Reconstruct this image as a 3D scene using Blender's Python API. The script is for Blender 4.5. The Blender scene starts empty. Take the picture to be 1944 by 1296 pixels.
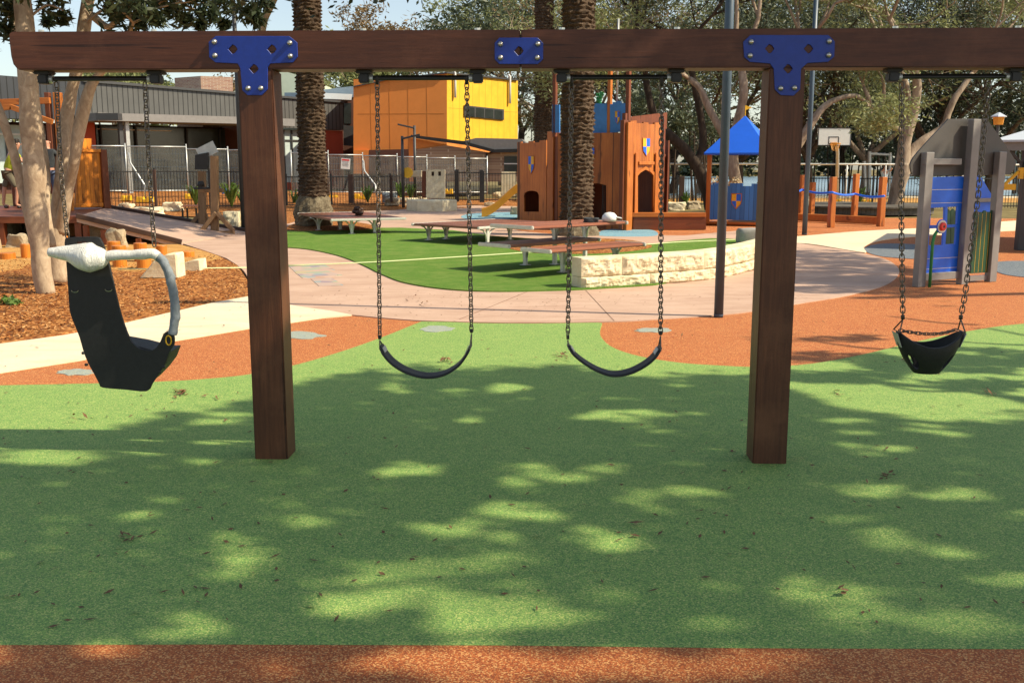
import bpy, bmesh, math, random
import numpy as np
from mathutils import Vector, Matrix, noise
from mathutils.geometry import tessellate_polygon

# ---------------------------------------------------------------- camera, world, sun
random.seed(7)
RNG = np.random.default_rng(7)
SC = bpy.context.scene
COL = SC.collection
R = math.radians
F, CX, CY = 1900.0, 972.0, 648.0          # focal length and centre of the 1944 px wide photograph
CH, TH = 1.65, R(9.85)                    # eye height and downward tilt
cam = bpy.data.cameras.new('camera'); camo = bpy.data.objects.new('camera', cam); COL.objects.link(camo)
cam.sensor_width = 36; cam.lens = 36 * F / 1944; cam.clip_end = 2000; cam.clip_start = .05
camo.location = (0, 0, CH); camo.rotation_euler = (R(90) - TH, 0, 0); SC.camera = camo
SUN_AZ, SUN_EL = R(101.5), R(43)
SV = Vector((math.sin(SUN_AZ) * math.cos(SUN_EL), math.cos(SUN_AZ) * math.cos(SUN_EL), math.sin(SUN_EL)))
w = bpy.data.worlds.new('World'); SC.world = w; w.use_nodes = True
nt = w.node_tree; bg = nt.nodes['Background']
sky = nt.nodes.new('ShaderNodeTexSky'); sky.sky_type = 'NISHITA'; sky.sun_disc = False
sky.sun_elevation = SUN_EL; sky.sun_rotation = SUN_AZ; sky.air_density = 1.0; sky.dust_density = 1.0; sky.ozone_density = 1.0
hs = nt.nodes.new('ShaderNodeHueSaturation'); hs.inputs['Saturation'].default_value = .78; hs.inputs['Value'].default_value = 1.0; nt.links.new(sky.outputs[0], hs.inputs['Color'])
wm = nt.nodes.new('ShaderNodeMix'); wm.data_type = 'RGBA'; wm.blend_type = 'MULTIPLY'; wm.inputs[0].default_value = 1; wm.inputs[7].default_value = (1.0, .985, .93, 1); nt.links.new(hs.outputs[0], wm.inputs[6]); nt.links.new(wm.outputs[2], bg.inputs[0]); bg.inputs[1].default_value = 0.122
sun = bpy.data.lights.new('sun', 'SUN'); sun.energy = 4.7; sun.angle = R(.55); sun.color = (1, .885, .655)
suno = bpy.data.objects.new('sun', sun); COL.objects.link(suno); suno.rotation_euler = SV.to_track_quat('Z', 'Y').to_euler()
SC.view_settings.view_transform = 'Standard'; SC.view_settings.look = 'None'
SC.view_settings.exposure = 0.60; SC.view_settings.gamma = 1
SC.render.engine = 'CYCLES'
SC.cycles.use_denoising = True
SC.cycles.max_bounces = 6; SC.cycles.diffuse_bounces = 3; SC.cycles.glossy_bounces = 2; SC.cycles.transparent_max_bounces = 12
SC.cycles.caustics_reflective = False; SC.cycles.caustics_refractive = False

# ---------------------------------------------------------------- pixel <-> world helpers
CT, ST = math.cos(TH), math.sin(TH)
def ray(px, py):
    u, v = (px - CX) / F, (CY - py) / F
    return Vector((u, CT + v * ST, -ST + v * CT))
def G(px, py, z=0.0):
    d = ray(px, py); t = (z - CH) / d.z
    return Vector((d.x * t, d.y * t, z))
def W(px, py, Y):
    d = ray(px, py); t = Y / d.y
    return Vector((d.x * t, Y, CH + d.z * t))
def pxm(Y): return F / (Y * 1.0)

class Plane:
    """upright plane through two ground points; n points to the camera side"""
    def __init__(s, A, B):
        s.A = Vector((A[0], A[1], 0)); b = Vector((B[0], B[1], 0)) - s.A
        s.L = b.length; s.u = b.normalized(); s.n = Vector((s.u.y, -s.u.x, 0))
        if s.n.y > 0 and s.A.dot(s.n) > 0: s.n = -s.n
    def hit(s, px, py, d=0.0):
        r = ray(px, py); o = Vector((0, 0, CH)); a = s.A + s.n * d
        t = (a - o).dot(s.n) / r.dot(s.n); return o + r * t
    def uz(s, px, py, d=0.0):
        p = s.hit(px, py, d); return ((p - s.A).dot(s.u), p.z)
    def P(s, u, z, d=0.0):
        p = s.A + s.u * u + s.n * d; return Vector((p.x, p.y, z))
    def box(s, mb, u0, u1, z0, z1, d0, d1):
        c = [s.P(u, z, d) for d in (d0, d1) for z in (z0, z1) for u in (u0, u1)]
        mb.hexa([c[i] for i in (0, 1, 3, 2, 4, 5, 7, 6)])
    def pbox(s, mb, px0, py0, px1, py1, d0, d1):
        """box from the pixel rectangle of its front face (d1); px taken at the lower edge"""
        u0, za = s.uz(px0, py1, d1); u1, zb = s.uz(px1, py1, d1); zt = s.uz((px0 + px1) / 2, py0, d1)[1]
        s.box(mb, min(u0, u1), max(u0, u1), (za + zb) / 2, zt, d0, d1)

# ---------------------------------------------------------------- mesh builder
ROOT = {}
class MB:
    def __init__(s): s.v = []; s.f = []
    def add(s, vs, fs):
        n = len(s.v); s.v += [tuple(p) for p in vs]; s.f += [tuple(i + n for i in f) for f in fs]
    def hexa(s, c):
        s.add(c, [(0, 1, 2, 3), (7, 6, 5, 4), (0, 4, 5, 1), (1, 5, 6, 2), (2, 6, 7, 3), (3, 7, 4, 0)])
    def box(s, c, size, rz=0.0, rx=0.0, ry=0.0):
        m = Matrix.Translation(c) @ Matrix.Rotation(rz, 4, 'Z') @ Matrix.Rotation(ry, 4, 'Y') @ Matrix.Rotation(rx, 4, 'X')
        x, y, z = size[0] / 2, size[1] / 2, size[2] / 2
        s.hexa([m @ Vector(p) for p in ((-x, -y, -z), (x, -y, -z), (x, y, -z), (-x, y, -z), (-x, -y, z), (x, -y, z), (x, y, z), (-x, y, z))])
    def bar(s, a, b, wd, dp, up=Vector((0, 0, 1))):
        a, b = Vector(a), Vector(b); d = (b - a).normalized(); up = Vector(up)
        x = d.cross(up)
        if x.length < 1e-4: x = d.cross(Vector((0, 1, 0)))
        x.normalize(); y = x.cross(d).normalized()
        x *= wd / 2; y *= dp / 2
        s.hexa([a - x - y, a + x - y, a + x + y, a - x + y, b - x - y, b + x - y, b + x + y, b - x + y])
    def tube(s, pts, rad, n=8, caps=True, wob=0.0, wsc=3.0):
        pts = [Vector(p) for p in pts]
        if not hasattr(rad, '__len__'): rad = [rad] * len(pts)
        base = len(s.v); prev = None; rings = []
        for i, p in enumerate(pts):
            d = (pts[min(i + 1, len(pts) - 1)] - pts[max(i - 1, 0)]).normalized()
            if prev is None:
                a = d.cross(Vector((0, 1, 0)))
                if a.length < .1: a = d.cross(Vector((1, 0, 0)))
            else: a = prev - d * prev.dot(d)
            a.normalize(); prev = a; b = d.cross(a)
            for k in range(n):
                t = 2 * math.pi * k / n; o = a * math.cos(t) + b * math.sin(t)
                r = rad[i]
                if wob: r *= 1 + wob * noise.noise((p + o * rad[i]) * wsc)
                s.v.append(tuple(p + o * r))
        for i in range(len(pts) - 1):
            for k in range(n):
                k2 = (k + 1) % n; q = base + i * n
                s.f.append((q + k, q + k2, q + n + k2, q + n + k))
        if caps:
            s.f.append(tuple(base + k for k in range(n))[::-1]); s.f.append(tuple(base + (len(pts) - 1) * n + k for k in range(n)))
    def lathe(s, c, prof, n=16, fn=None):
        c = Vector(c); base = len(s.v)
        for (r, z) in prof:
            for k in range(n):
                t = 2 * math.pi * k / n; rr = r if fn is None else fn(r, z, t)
                s.v.append((c.x + rr * math.cos(t), c.y + rr * math.sin(t), c.z + z))
        for i in range(len(prof) - 1):
            for k in range(n):
                k2 = (k + 1) % n; q = base + i * n
                s.f.append((q + k, q + k2, q + n + k2, q + n + k))
        s.f.append(tuple(base + k for k in range(n))[::-1]); s.f.append(tuple(base + (len(prof) - 1) * n + k for k in range(n)))
    def plate(s, loops, to3, t0, t1):
        """loops of 2D points (first the outline, then holes); to3(a,b,d)"""
        loops = [[Vector((p[0], p[1], 0)) for p in lp] for lp in loops]
        tris = tessellate_polygon(loops); flat = [p for lp in loops for p in lp]; n = len(flat)
        vs = [to3(p.x, p.y, t0) for p in flat] + [to3(p.x, p.y, t1) for p in flat]
        fs = [tuple(t) for t in tris] + [tuple(i + n for i in reversed(t)) for t in tris]
        k = 0
        for lp in loops:
            m = len(lp)
            for i in range(m):
                a, b = k + i, k + (i + 1) % m; fs.append((a, b, b + n, a + n))
            k += m
        s.add(vs, fs)
    def rock(s, c, size, seed=0, sub=3, rough=.25):
        bm = bmesh.new(); bmesh.ops.create_icosphere(bm, subdivisions=sub, radius=1)
        for v in bm.verts:
            p = v.co.copy(); q = Vector((max(-.72, min(.72, p.x)), max(-.72, min(.72, p.y)), max(-.6, min(.62, p.z))))
            k = 1 + rough * noise.noise(p * 1.3 + Vector((seed * 3.1, seed, 0))) + rough * .4 * noise.noise(p * 4 + Vector((seed, 0, 5)))
            v.co = Vector((q.x * size[0] * k * .7, q.y * size[1] * k * .7, q.z * size[2] * k * .8)) + Vector(c)
        n = len(s.v); s.v += [tuple(v.co) for v in bm.verts]; bm.verts.ensure_lookup_table()
        s.f += [tuple(v.index + n for v in f.verts) for f in bm.faces]; bm.free()
    def build(s, name, mat, parent=None, smooth=False, bevel=0.0, fixn=True, seg=1):
        me = bpy.data.meshes.new(name)
        vs = s.v
        if parent is not None:
            m = rootinv(parent); vs = [tuple(m @ Vector(p)) for p in vs]
        me.from_pydata(vs, [], s.f)
        if fixn or bevel:
            bm = bmesh.new(); bm.from_mesh(me)
            if fixn: bmesh.ops.recalc_face_normals(bm, faces=bm.faces)
            if bevel:
                es = [e for e in bm.edges if len(e.link_faces) == 2 and e.calc_face_angle(0) > .5]
                bmesh.ops.bevel(bm, geom=es, offset=bevel, segments=seg, affect='EDGES', clamp_overlap=True)
            bm.to_mesh(me); bm.free()
        if smooth: me.polygons.foreach_set('use_smooth', [True] * len(me.polygons))
        if mat is not None:
            for m in (mat if isinstance(mat, (list, tuple)) else [mat]): me.materials.append(m)
        o = bpy.data.objects.new(name, me); COL.objects.link(o)
        if parent is not None: o.parent = parent; ROOT[o.name] = rootof(parent)
        return o
def rootof(o): return ROOT.get(o.name, o)
def rootinv(o):
    r = rootof(o)
    return (Matrix.Translation(r.location) @ r.rotation_euler.to_matrix().to_4x4()).inverted()
def tag(o, label=None, cat=None, group=None, kind=None):
    if label: o['label'] = label
    if cat: o['category'] = cat
    if group: o['group'] = group
    if kind: o['kind'] = kind
    return o
def thing(name, loc, label, cat, group=None, rz=0.0):
    o = bpy.data.objects.new(name, None); COL.objects.link(o); o.location = loc; o.rotation_euler = (0, 0, rz)
    o.empty_display_size = .2
    return tag(o, label, cat, group)
def copy_tree(o, loc=None, rz=None, label=None, parent=None):
    c = o.copy(); COL.objects.link(c)
    if parent is not None: c.parent = parent
    if loc is not None: c.location = loc
    if rz is not None: c.rotation_euler = (0, 0, rz)
    if label: c['label'] = label
    for ch in [x for x in bpy.data.objects if x.parent == o]: copy_tree(ch, parent=c)
    return c
def smooth_curve(pts, n=6, closed=False):
    P = [Vector((p[0], p[1], p[2] if len(p) > 2 else 0)) for p in pts]; out = []; m = len(P)
    for i in range(m if closed else m - 1):
        p0 = P[(i - 1) % m] if closed or i > 0 else P[0]; p1 = P[i]; p2 = P[(i + 1) % m]
        p3 = P[(i + 2) % m] if closed or i + 2 < m else P[-1]
        for k in range(n):
            t = k / n
            out.append(.5 * ((2 * p1) + (p2 - p0) * t + (2 * p0 - 5 * p1 + 4 * p2 - p3) * t * t + (3 * p1 - p0 - 3 * p2 + p3) * t ** 3))
    if not closed: out.append(P[-1])
    return out

# ---------------------------------------------------------------- materials
MATS = {}
class NB:
    def __init__(s, name):
        s.m = bpy.data.materials.new(name); s.m.use_nodes = True; s.t = s.m.node_tree
        s.b = s.t.nodes['Principled BSDF']; s.tc = s.t.nodes.new('ShaderNodeTexCoord')
    def n(s, typ, **k):
        x = s.t.nodes.new(typ)
        for a, b in k.items():
            if isinstance(a, str) and hasattr(x, a): setattr(x, a, b)
        return x
    def l(s, a, b): s.t.links.new(a, b)
    def mapping(s, scale=(1, 1, 1), rot=(0, 0, 0), coord='Object'):
        m = s.n('ShaderNodeMapping'); m.inputs['Scale'].default_value = scale; m.inputs['Rotation'].default_value = rot
        s.l(s.tc.outputs[coord], m.inputs[0]); return m.outputs[0]
    def noise(s, vec, scale, detail=4, rough=.6, dist=0.0):
        x = s.n('ShaderNodeTexNoise'); x.inputs['Scale'].default_value = scale; x.inputs['Detail'].default_value = detail
        x.inputs['Roughness'].default_value = rough; x.inputs['Distortion'].default_value = dist; s.l(vec, x.inputs['Vector']); return x.outputs['Fac']
    def ramp(s, fac, stops, interp='LINEAR'):
        x = s.n('ShaderNodeValToRGB'); x.color_ramp.interpolation = interp; e = x.color_ramp.elements
        while len(e) < len(stops): e.new(.5)
        for i, (p, c) in enumerate(stops):
            e[i].position = p; e[i].color = (*c, 1) if len(c) == 3 else c
        s.l(fac, x.inputs[0]); return x.outputs[0]
    def mix(s, fac, a, b, mode='MIX'):
        x = s.n('ShaderNodeMix'); x.data_type = 'RGBA'; x.blend_type = mode
        if isinstance(fac, (int, float)): x.inputs[0].default_value = fac
        else: s.l(fac, x.inputs[0])
        for i, c in ((6, a), (7, b)):
            if isinstance(c, (tuple, list)): x.inputs[i].default_value = (*c, 1)[:4]
            else: s.l(c, x.inputs[i])
        return x.outputs[2]
    def math(s, op, a, b=None, c=None):
        x = s.n('ShaderNodeMath'); x.operation = op
        for i, q in enumerate((a, b, c)):
            if q is None: continue
            if isinstance(q, (int, float)): x.inputs[i].default_value = q
            else: s.l(q, x.inputs[i])
        return x.outputs[0]
    def bump(s, h, strength=.5, dist=.01):
        x = s.n('ShaderNodeBump'); x.inputs['Strength'].default_value = strength; x.inputs['Distance'].default_value = dist
        s.l(h, x.inputs['Height']); s.l(x.outputs[0], s.b.inputs['Normal'])
    def done(s, col=None, rough=.6, metal=0.0, spec=None):
        if col is not None:
            if isinstance(col, (tuple, list)): s.b.inputs['Base Color'].default_value = (*col, 1)[:4]
            else: s.l(col, s.b.inputs['Base Color'])
        if isinstance(rough, (int, float)): s.b.inputs['Roughness'].default_value = rough
        else: s.l(rough, s.b.inputs['Roughness'])
        s.b.inputs['Metallic'].default_value = metal
        if spec is not None: s.b.inputs['Specular IOR Level'].default_value = spec
        return s.m
def paint(name, col, rough=.5, var=.12, scale=4.0, metal=0.0, bump=0.0, spec=None, dirt=None):
    b = NB(name); v = b.mapping(); f = b.noise(v, scale, 6, .65)
    lo = tuple(c * (1 - var) for c in col); hi = tuple(min(1, c * (1 + var)) for c in col)
    c = b.ramp(f, [(.3, lo), (.7, hi)])
    if dirt:
        g = b.noise(v, scale * 3.3, 8, .7); c = b.mix(b.ramp(g, [(.52, (0, 0, 0)), (.72, (.6, .6, .6))]), c, dirt)
    if bump: b.bump(b.noise(v, scale * 22, 4, .6), bump, .004)
    return b.done(c, rough, metal, spec)
def wood(name, cols, axis='Z', scale=9.0, rough=.55, plank=0.0, paxis='X', bump=.35, spec=.4, knots=True):
    b = NB(name); st = {'X': (.06, 1, 1), 'Y': (1, .06, 1), 'Z': (1, 1, .06)}[axis]
    v = b.mapping(st); f = b.noise(v, scale * 3, 8, .7, .6); g = b.noise(b.mapping((.6, .6, .6)), 1.6, 4)
    c = b.ramp(f, [(.25, cols[0]), (.5, cols[1]), (.78, cols[2])])
    c = b.mix(b.ramp(g, [(.35, (0, 0, 0)), (.75, (.7, .7, .7))]), c, cols[0])
    if knots:
        k = b.noise(b.mapping(tuple(.22 if q < .5 else .8 for q in st)), 7, 2, .4)
        c = b.mix(b.ramp(k, [(.66, (0, 0, 0)), (.73, (.7, .7, .7))]), c, tuple(q * .3 for q in cols[0]))
    h = f
    if 'hardwood' in name:
        ck = b.noise(b.mapping(tuple(.022 if q < .5 else 1.0 for q in st)), 26, 2, .5); cm = b.ramp(ck, [(.675, (0, 0, 0)), (.70, (.75, .75, .75))]); c = b.mix(cm, c, tuple(q * .25 for q in cols[0]))
        wr = b.noise(b.mapping((1, 1, 1)), 2.3, 6, .7); c = b.mix(b.ramp(wr, [(.5, (0, 0, 0)), (.75, (.55, .55, .55))]), c, (cols[2][0] * 1.15, cols[2][1] * 1.35, cols[2][2] * 1.5))
    if plank:
        sep = b.n('ShaderNodeSeparateXYZ'); b.l(b.tc.outputs['Object'], sep.inputs[0])
        if paxis == 'XY':
            q = b.math('ADD', sep.outputs[0], b.math('MULTIPLY', sep.outputs[1], .83))
        else: q = sep.outputs[{'X': 0, 'Y': 1, 'Z': 2}[paxis]]
        q = b.math('DIVIDE', q, plank); fr = b.math('FRACT', q); fl = b.math('FLOOR', q)
        wn = b.n('ShaderNodeTexWhiteNoise'); wn.noise_dimensions = '1D'; b.l(fl, wn.inputs['W'])
        tone = b.math('MULTIPLY_ADD', wn.outputs['Value'], .45, .75)
        hs = b.n('ShaderNodeHueSaturation'); b.l(c, hs.inputs['Color']); b.l(tone, hs.inputs['Value']); c = hs.outputs[0]
        gr = b.math('LESS_THAN', fr, .07); c = b.mix(b.math('MULTIPLY', gr, .8), c, tuple(q * .12 for q in cols[0]))
        h = b.math('SUBTRACT', f, b.math('MULTIPLY', gr, 2.0))
    b.bump(h, bump, .006)
    return b.done(c, rough, 0, spec)
def granule(name, dark, mid, light, sc=150.0, big=.16, lightamt=.66):
    """wet-pour rubber: fine granules of three tones, slight large scale wear"""
    b = NB(name); v = b.mapping()
    vo = b.n('ShaderNodeTexVoronoi'); vo.inputs['Scale'].default_value = sc; b.l(v, vo.inputs['Vector'])
    sp = b.n('ShaderNodeSeparateColor'); b.l(vo.outputs['Color'], sp.inputs[0])
    c = b.ramp(sp.outputs[0], [(0, dark), (.34, dark), (.36, mid), (lightamt, mid), (lightamt + .04, light)])
    g = b.noise(v, 1.1, 5); g2 = b.noise(v, 9, 5, .7)
    c = b.mix(b.ramp(g, [(.3, (0, 0, 0)), (.8, (big, big, big))]), c, light)
    c = b.mix(b.ramp(g2, [(.45, (0, 0, 0)), (.8, (.35, .35, .35))]), c, dark)
    b.bump(sp.outputs[1], .8, .004)
    return b.done(c, .75, 0, .3)
M = {}
def defmats():
    M['rub_green'] = granule('green_rubber', (.105, .235, .064), (.240, .395, .092), (.50, .54, .17), 210, .12, .82)
    M['rub_orange'] = granule('orange_rubber', (.27, .062, .020), (.50, .135, .036), (.72, .36, .13), 200, .14, .76)
    M['rub_blue'] = granule('blue_rubber', (.10, .24, .36), (.16, .38, .50), (.35, .5, .5), 150)
    M['rub_slate'] = granule('slate_rubber', (.06, .09, .12), (.12, .16, .20), (.3, .3, .3), 150)
    M['rub_paleblue'] = granule('pale_blue_rubber', (.24, .27, .25), (.31, .39, .39), (.45, .44, .30), 170)
    def conc(name, a, c, stain, joint=None):
        b = NB(name); v = b.mapping(); f = b.noise(v, 1.3, 9, .65, .5); g = b.noise(b.mapping((.35, 1.4, 1)), 2.6, 6, .6, 1.0); s = b.noise(v, 60, 3)
        k = b.ramp(f, [(.3, a), (.7, c)]); k = b.mix(b.ramp(g, [(.48, (0, 0, 0)), (.74, (.75, .75, .75))]), k, stain)
        k = b.mix(b.ramp(s, [(.3, (.35, .35, .35)), (.6, (0, 0, 0))]), k, stain)
        b.bump(s, .15, .004); return b.done(k, .7, 0, .35)
    M['pink'] = conc('pink_concrete', (.48, .32, .235), (.59, .41, .31), (.36, .21, .145))
    M['cream'] = conc('cream_concrete', (.72, .60, .42), (.80, .69, .50), (.60, .47, .31))
    M['grey_conc'] = conc('grey_concrete', (.30, .28, .25), (.42, .40, .36), (.2, .19, .17))
    b = NB('mulch'); v = b.mapping(); x = b.n('ShaderNodeTexVoronoi'); x.inputs['Scale'].default_value = 30; b.l(b.mapping((1, .6, 1)), x.inputs['Vector'])
    s_ = b.n('ShaderNodeSeparateColor'); b.l(x.outputs['Color'], s_.inputs[0])
    c = b.ramp(s_.outputs[0], [(.0, (.11, .035, .012)), (.5, (.36, .13, .035)), (1, (.62, .30, .10))]); c = b.mix(b.ramp(b.noise(v, 5, 6), [(.4, (0, 0, 0)), (.7, (.6, .6, .6))]), c, (.20, .07, .02))
    b.bump(s_.outputs[1], 1, .02); M['mulch'] = b.done(c, .9, 0, .1)
    b = NB('sand'); v = b.mapping(); f = b.noise(v, 3, 8, .7); c = b.ramp(f, [(.3, (.42, .20, .055)), (.7, (.64, .37, .13))]); b.bump(b.noise(v, 14, 6, .7), .9, .04); M['sand'] = b.done(c, .9, 0, .1)
    b = NB('turf'); v = b.mapping(); f = b.noise(v, 130, 3, .75); g = b.noise(v, 2.4, 8, .75)
    c = b.ramp(f, [(.3, (.035, .10, .015)), (.5, (.12, .26, .038)), (.72, (.30, .44, .09))]); c = b.mix(b.ramp(g, [(.45, (0, 0, 0)), (.75, (.55, .55, .55))]), c, (.36, .40, .12))
    g3 = b.noise(v, 22, 5, .75); c = b.mix(b.ramp(g3, [(.60, (0, 0, 0)), (.72, (.7, .7, .7))]), c, (.42, .40, .16)); b.bump(f, 1, .03); M['turf'] = b.done(c, .85, 0, .1)
    b = NB('soil'); v = b.mapping(); f = b.noise(v, 1.2, 9, .7); c = b.ramp(f, [(.3, (.10, .075, .035)), (.55, (.20, .16, .07)), (.8, (.32, .26, .13))]); M['soil'] = b.done(c, .9, 0, .1)
    b = NB('water'); v = b.mapping((.5, 1.6, 1)); c = b.ramp(b.noise(b.mapping((.03, .25, 1)), 2, 3), [(.4, (.10, .17, .22)), (.6, (.24, .34, .40))]); b.bump(b.noise(v, 2, 4), .25, .1); M['water'] = b.done(c, .22, 0, .5)
    M['frame_wood'] = wood('dark_hardwood', ((.058, .020, .010), (.115, .039, .017), (.19, .068, .029)), 'Z', 16, .5, bump=.25, knots=False)
    M['frame_wood_x'] = wood('dark_hardwood_beam', ((.058, .018, .010), (.108, .034, .016), (.18, .058, .027)), 'X', 16, .5, bump=.25, knots=False)
    oc = ((.30, .080, .013), (.50, .158, .028), (.64, .24, .045))
    M['owood'] = wood('orange_timber', oc, 'Z', 6, .45)
    M['owood_p'] = wood('orange_timber_planks', oc, 'Z', 6, .45, .115, 'XY')
    M['owood_x'] = wood('orange_timber_rail', oc, 'X', 6, .45)
    yc = ((.42, .12, .012), (.60, .195, .020), (.72, .28, .035))
    M['ywood'] = wood('amber_timber', yc, 'Z', 6, .45); M['ywood_p'] = wood('amber_timber_planks', yc, 'Z', 6, .45, .16, 'XY')
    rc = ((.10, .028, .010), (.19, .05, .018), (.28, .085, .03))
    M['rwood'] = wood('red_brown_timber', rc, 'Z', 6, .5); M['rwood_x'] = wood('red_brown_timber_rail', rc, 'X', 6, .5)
    M['deckwood'] = wood('weathered_deck', ((.07, .06, .048), (.12, .105, .085), (.17, .15, .125)), 'Y', 6, .7, .14, 'X')
    M['oldwood'] = wood('old_timber', ((.16, .085, .04), (.28, .16, .08), (.38, .24, .13)), 'Z', 6, .7)
    M['bench_slat'] = wood('red_brown_slats', ((.24, .085, .05), (.34, .13, .078), (.42, .175, .11)), 'X', 6, .42, .14, 'Y', knots=False)
    M['bench_slat_d'] = M['bench_slat']
    M['blue'] = paint('blue_powder_coat', (.008, .036, .30), .38, .12, 30, bump=.12)
    M['bolt'] = paint('zinc_bolt', (.62, .58, .50), .3, .15, 60, metal=.9)
    M['chain'] = paint('galvanised_chain', (.15, .12, .095), .42, .3, 90, metal=.6)
    M['blackmetal'] = paint('black_metal', (.016, .015, .015), .5, .3, 9)
    M['rubberblack'] = paint('black_rubber', (.012, .012, .012), .55, .3, 40, bump=.25)
    M['alu'] = paint('cast_aluminium', (.62, .60, .54), .42, .12, 14, metal=.35, bump=.1)
    M['galv'] = paint('galvanised_steel', (.50, .51, .50), .4, .15, 9, metal=.5)
    M['polegrey'] = paint('blue_grey_pole', (.055, .085, .125), .45, .12, 6, bump=.08)
    M['darkgrey'] = paint('dark_grey_paint', (.05, .05, .052), .5, .1, 4)
    M['blade'] = paint('grass_blades', (.10, .26, .035), .6, .3, 40)
    M['white'] = paint('white_paint', (.75, .75, .73), .5, .05, 6)
    b = NB('white_plastic_wrap'); wv = b.noise(b.mapping((3, 3, .6), (0, .5, 0)), 14, 5, .7, 2.2); b.bump(wv, .7, .016); M['plasticwrap'] = b.done(b.ramp(wv, [(.3, (.66, .65, .60)), (.6, (.86, .85, .79))]), .22)
    M['foam'] = paint('grey_foam_tube', (.22, .25, .28), .7, .2, 50, bump=.6)
    M['yellow'] = paint('yellow_plastic', (.75, .42, .015), .45, .12, 5)
    M['slide'] = paint('orange_yellow_slide', (.62, .27, .02), .4, .1, 5)
    M['toy_blue'] = paint('bright_blue_board', (.008, .125, .74), .4, .07, 6)
    M['toy_blue2'] = paint('painted_blue_planks', (.045, .22, .58), .5, .16, 5)
    M['canvas_blue'] = paint('blue_canvas', (.012, .13, .76), .5, .06, 3)
    M['toy_green'] = paint('dark_green_board', (.008, .06, .022), .5, .15, 6)
    M['pipe_green'] = paint('green_pipe', (.02, .24, .07), .35, .1, 6)
    M['red'] = paint('red_plastic', (.70, .035, .03), .35, .08, 8)
    M['steel_grey'] = paint('grey_post', (.21, .20, .195), .45, .1, 7)
    M['gable'] = paint('charcoal_board', (.066, .060, .056), .5, .12, 3)
    M['orange_wall'] = paint('orange_render', (.70, .235, .042), .7, .05, 2)
    M['yellow_wall'] = paint('yellow_panel', (.84, .52, .022), .5, .04, 2)
    M['red_wall'] = paint('red_render', (.46, .075, .035), .7, .06, 2)
    M['brown_wall'] = paint('brown_render', (.10, .035, .02), .7, .1, 2)
    M['glass'] = paint('dark_glass', (.030, .036, .034), .12, .3, 1.5)
    M['paleglass'] = paint('pale_glass', (.48, .56, .55), .25, .15, 1.5)
    M['roof_blue'] = paint('blue_grey_roof', (.17, .23, .29), .5, .1, 3)
    M['pale_green'] = paint('pale_green_render', (.60, .66, .50), .7, .05, 3)
    def cloth(name, col, mesh):
        b = NB(name); c = b.ramp(b.noise(b.mapping((1, 1, 3)), 2.2, 6), [(.3, tuple(q * .6 for q in col)), (.7, col)])
        tr = b.n('ShaderNodeBsdfTransparent'); mx = b.n('ShaderNodeMixShader'); mx.inputs[0].default_value = mesh
        b.done(c, .8); b.l(tr.outputs[0], mx.inputs[1]); b.l(b.b.outputs[0], mx.inputs[2]); out = b.t.nodes['Material Output']; b.l(mx.outputs[0], out.inputs[0]); return b.m
    M['mesh_grey'] = cloth('construction_mesh', (.16, .165, .15), .45)
    def ribs(name, col, w, axis, groove=.16, dk=.15):
        b = NB(name); sep = b.n('ShaderNodeSeparateXYZ'); b.l(b.tc.outputs['Object'], sep.inputs[0])
        q = b.math('FRACT', b.math('DIVIDE', sep.outputs[axis], w)); gr = b.math('LESS_THAN', q, groove)
        base = b.ramp(b.noise(b.mapping(), 1.5, 5), [(.3, tuple(k * .88 for k in col)), (.7, tuple(k * 1.1 for k in col))])
        b.bump(b.math('SUBTRACT', 1.0, gr), 1, .04); return b.done(b.mix(gr, base, tuple(k * dk for k in col)), .5)
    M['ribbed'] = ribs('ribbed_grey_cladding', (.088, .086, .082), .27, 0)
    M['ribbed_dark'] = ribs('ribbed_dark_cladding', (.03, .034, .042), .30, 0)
    M['yellow_rib'] = ribs('yellow_cladding', (.82, .455, .028), .52, 0, .05, .72)
    def brick(name, a, c, mortar, sc=1.0, bw=.24, bh=.086, rz=0):
        b = NB(name); v = b.mapping((1, 1, 1)); sep = b.n('ShaderNodeSeparateXYZ'); b.l(v, sep.inputs[0])
        cb = b.n('ShaderNodeCombineXYZ'); b.l(b.math('ADD', sep.outputs[0], sep.outputs[1]), cb.inputs[0]); b.l(sep.outputs[2], cb.inputs[1])
        x = b.n('ShaderNodeTexBrick'); x.inputs['Scale'].default_value = 1; x.inputs['Brick Width'].default_value = bw; x.inputs['Row Height'].default_value = bh
        x.inputs['Mortar Size'].default_value = .008; x.inputs['Color1'].default_value = (*a, 1); x.inputs['Color2'].default_value = (*c, 1); x.inputs['Mortar'].default_value = (*mortar, 1)
        b.l(cb.outputs[0], x.inputs['Vector']); return b.done(x.outputs['Color'], .8)
    M['brick'] = brick('brick', (.30, .13, .085), (.42, .24, .15), (.5, .42, .33))
    M['brick_tan'] = brick('tan_brick', (.42, .30, .19), (.24, .15, .10), (.5, .42, .30), bw=.4, bh=.14)
    b = NB('sandstone'); v = b.mapping(); f = b.noise(v, 4, 9, .7); g = b.noise(b.mapping((1, 1, 3)), 2.2, 6, .7, 1.2)
    c = b.ramp(f, [(.3, (.58, .47, .30)), (.6, (.75, .66, .47)), (.8, (.82, .75, .57))]); c = b.mix(b.ramp(g, [(.56, (0, 0, 0)), (.72, (.6, .6, .6))]), c, (.52, .33, .13))
    b.bump(f, .7, .03); M['sandstone'] = b.done(c, .85, 0, .15)
    b = NB('rock_surface'); v = b.mapping(); f = b.noise(v, 4, 9, .7); c = b.ramp(f, [(.3, (.26, .20, .13)), (.6, (.46, .37, .25)), (.8, (.58, .48, .33))]); b.bump(f, .8, .04); M['rock'] = b.done(c, .9, 0, .15)
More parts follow.
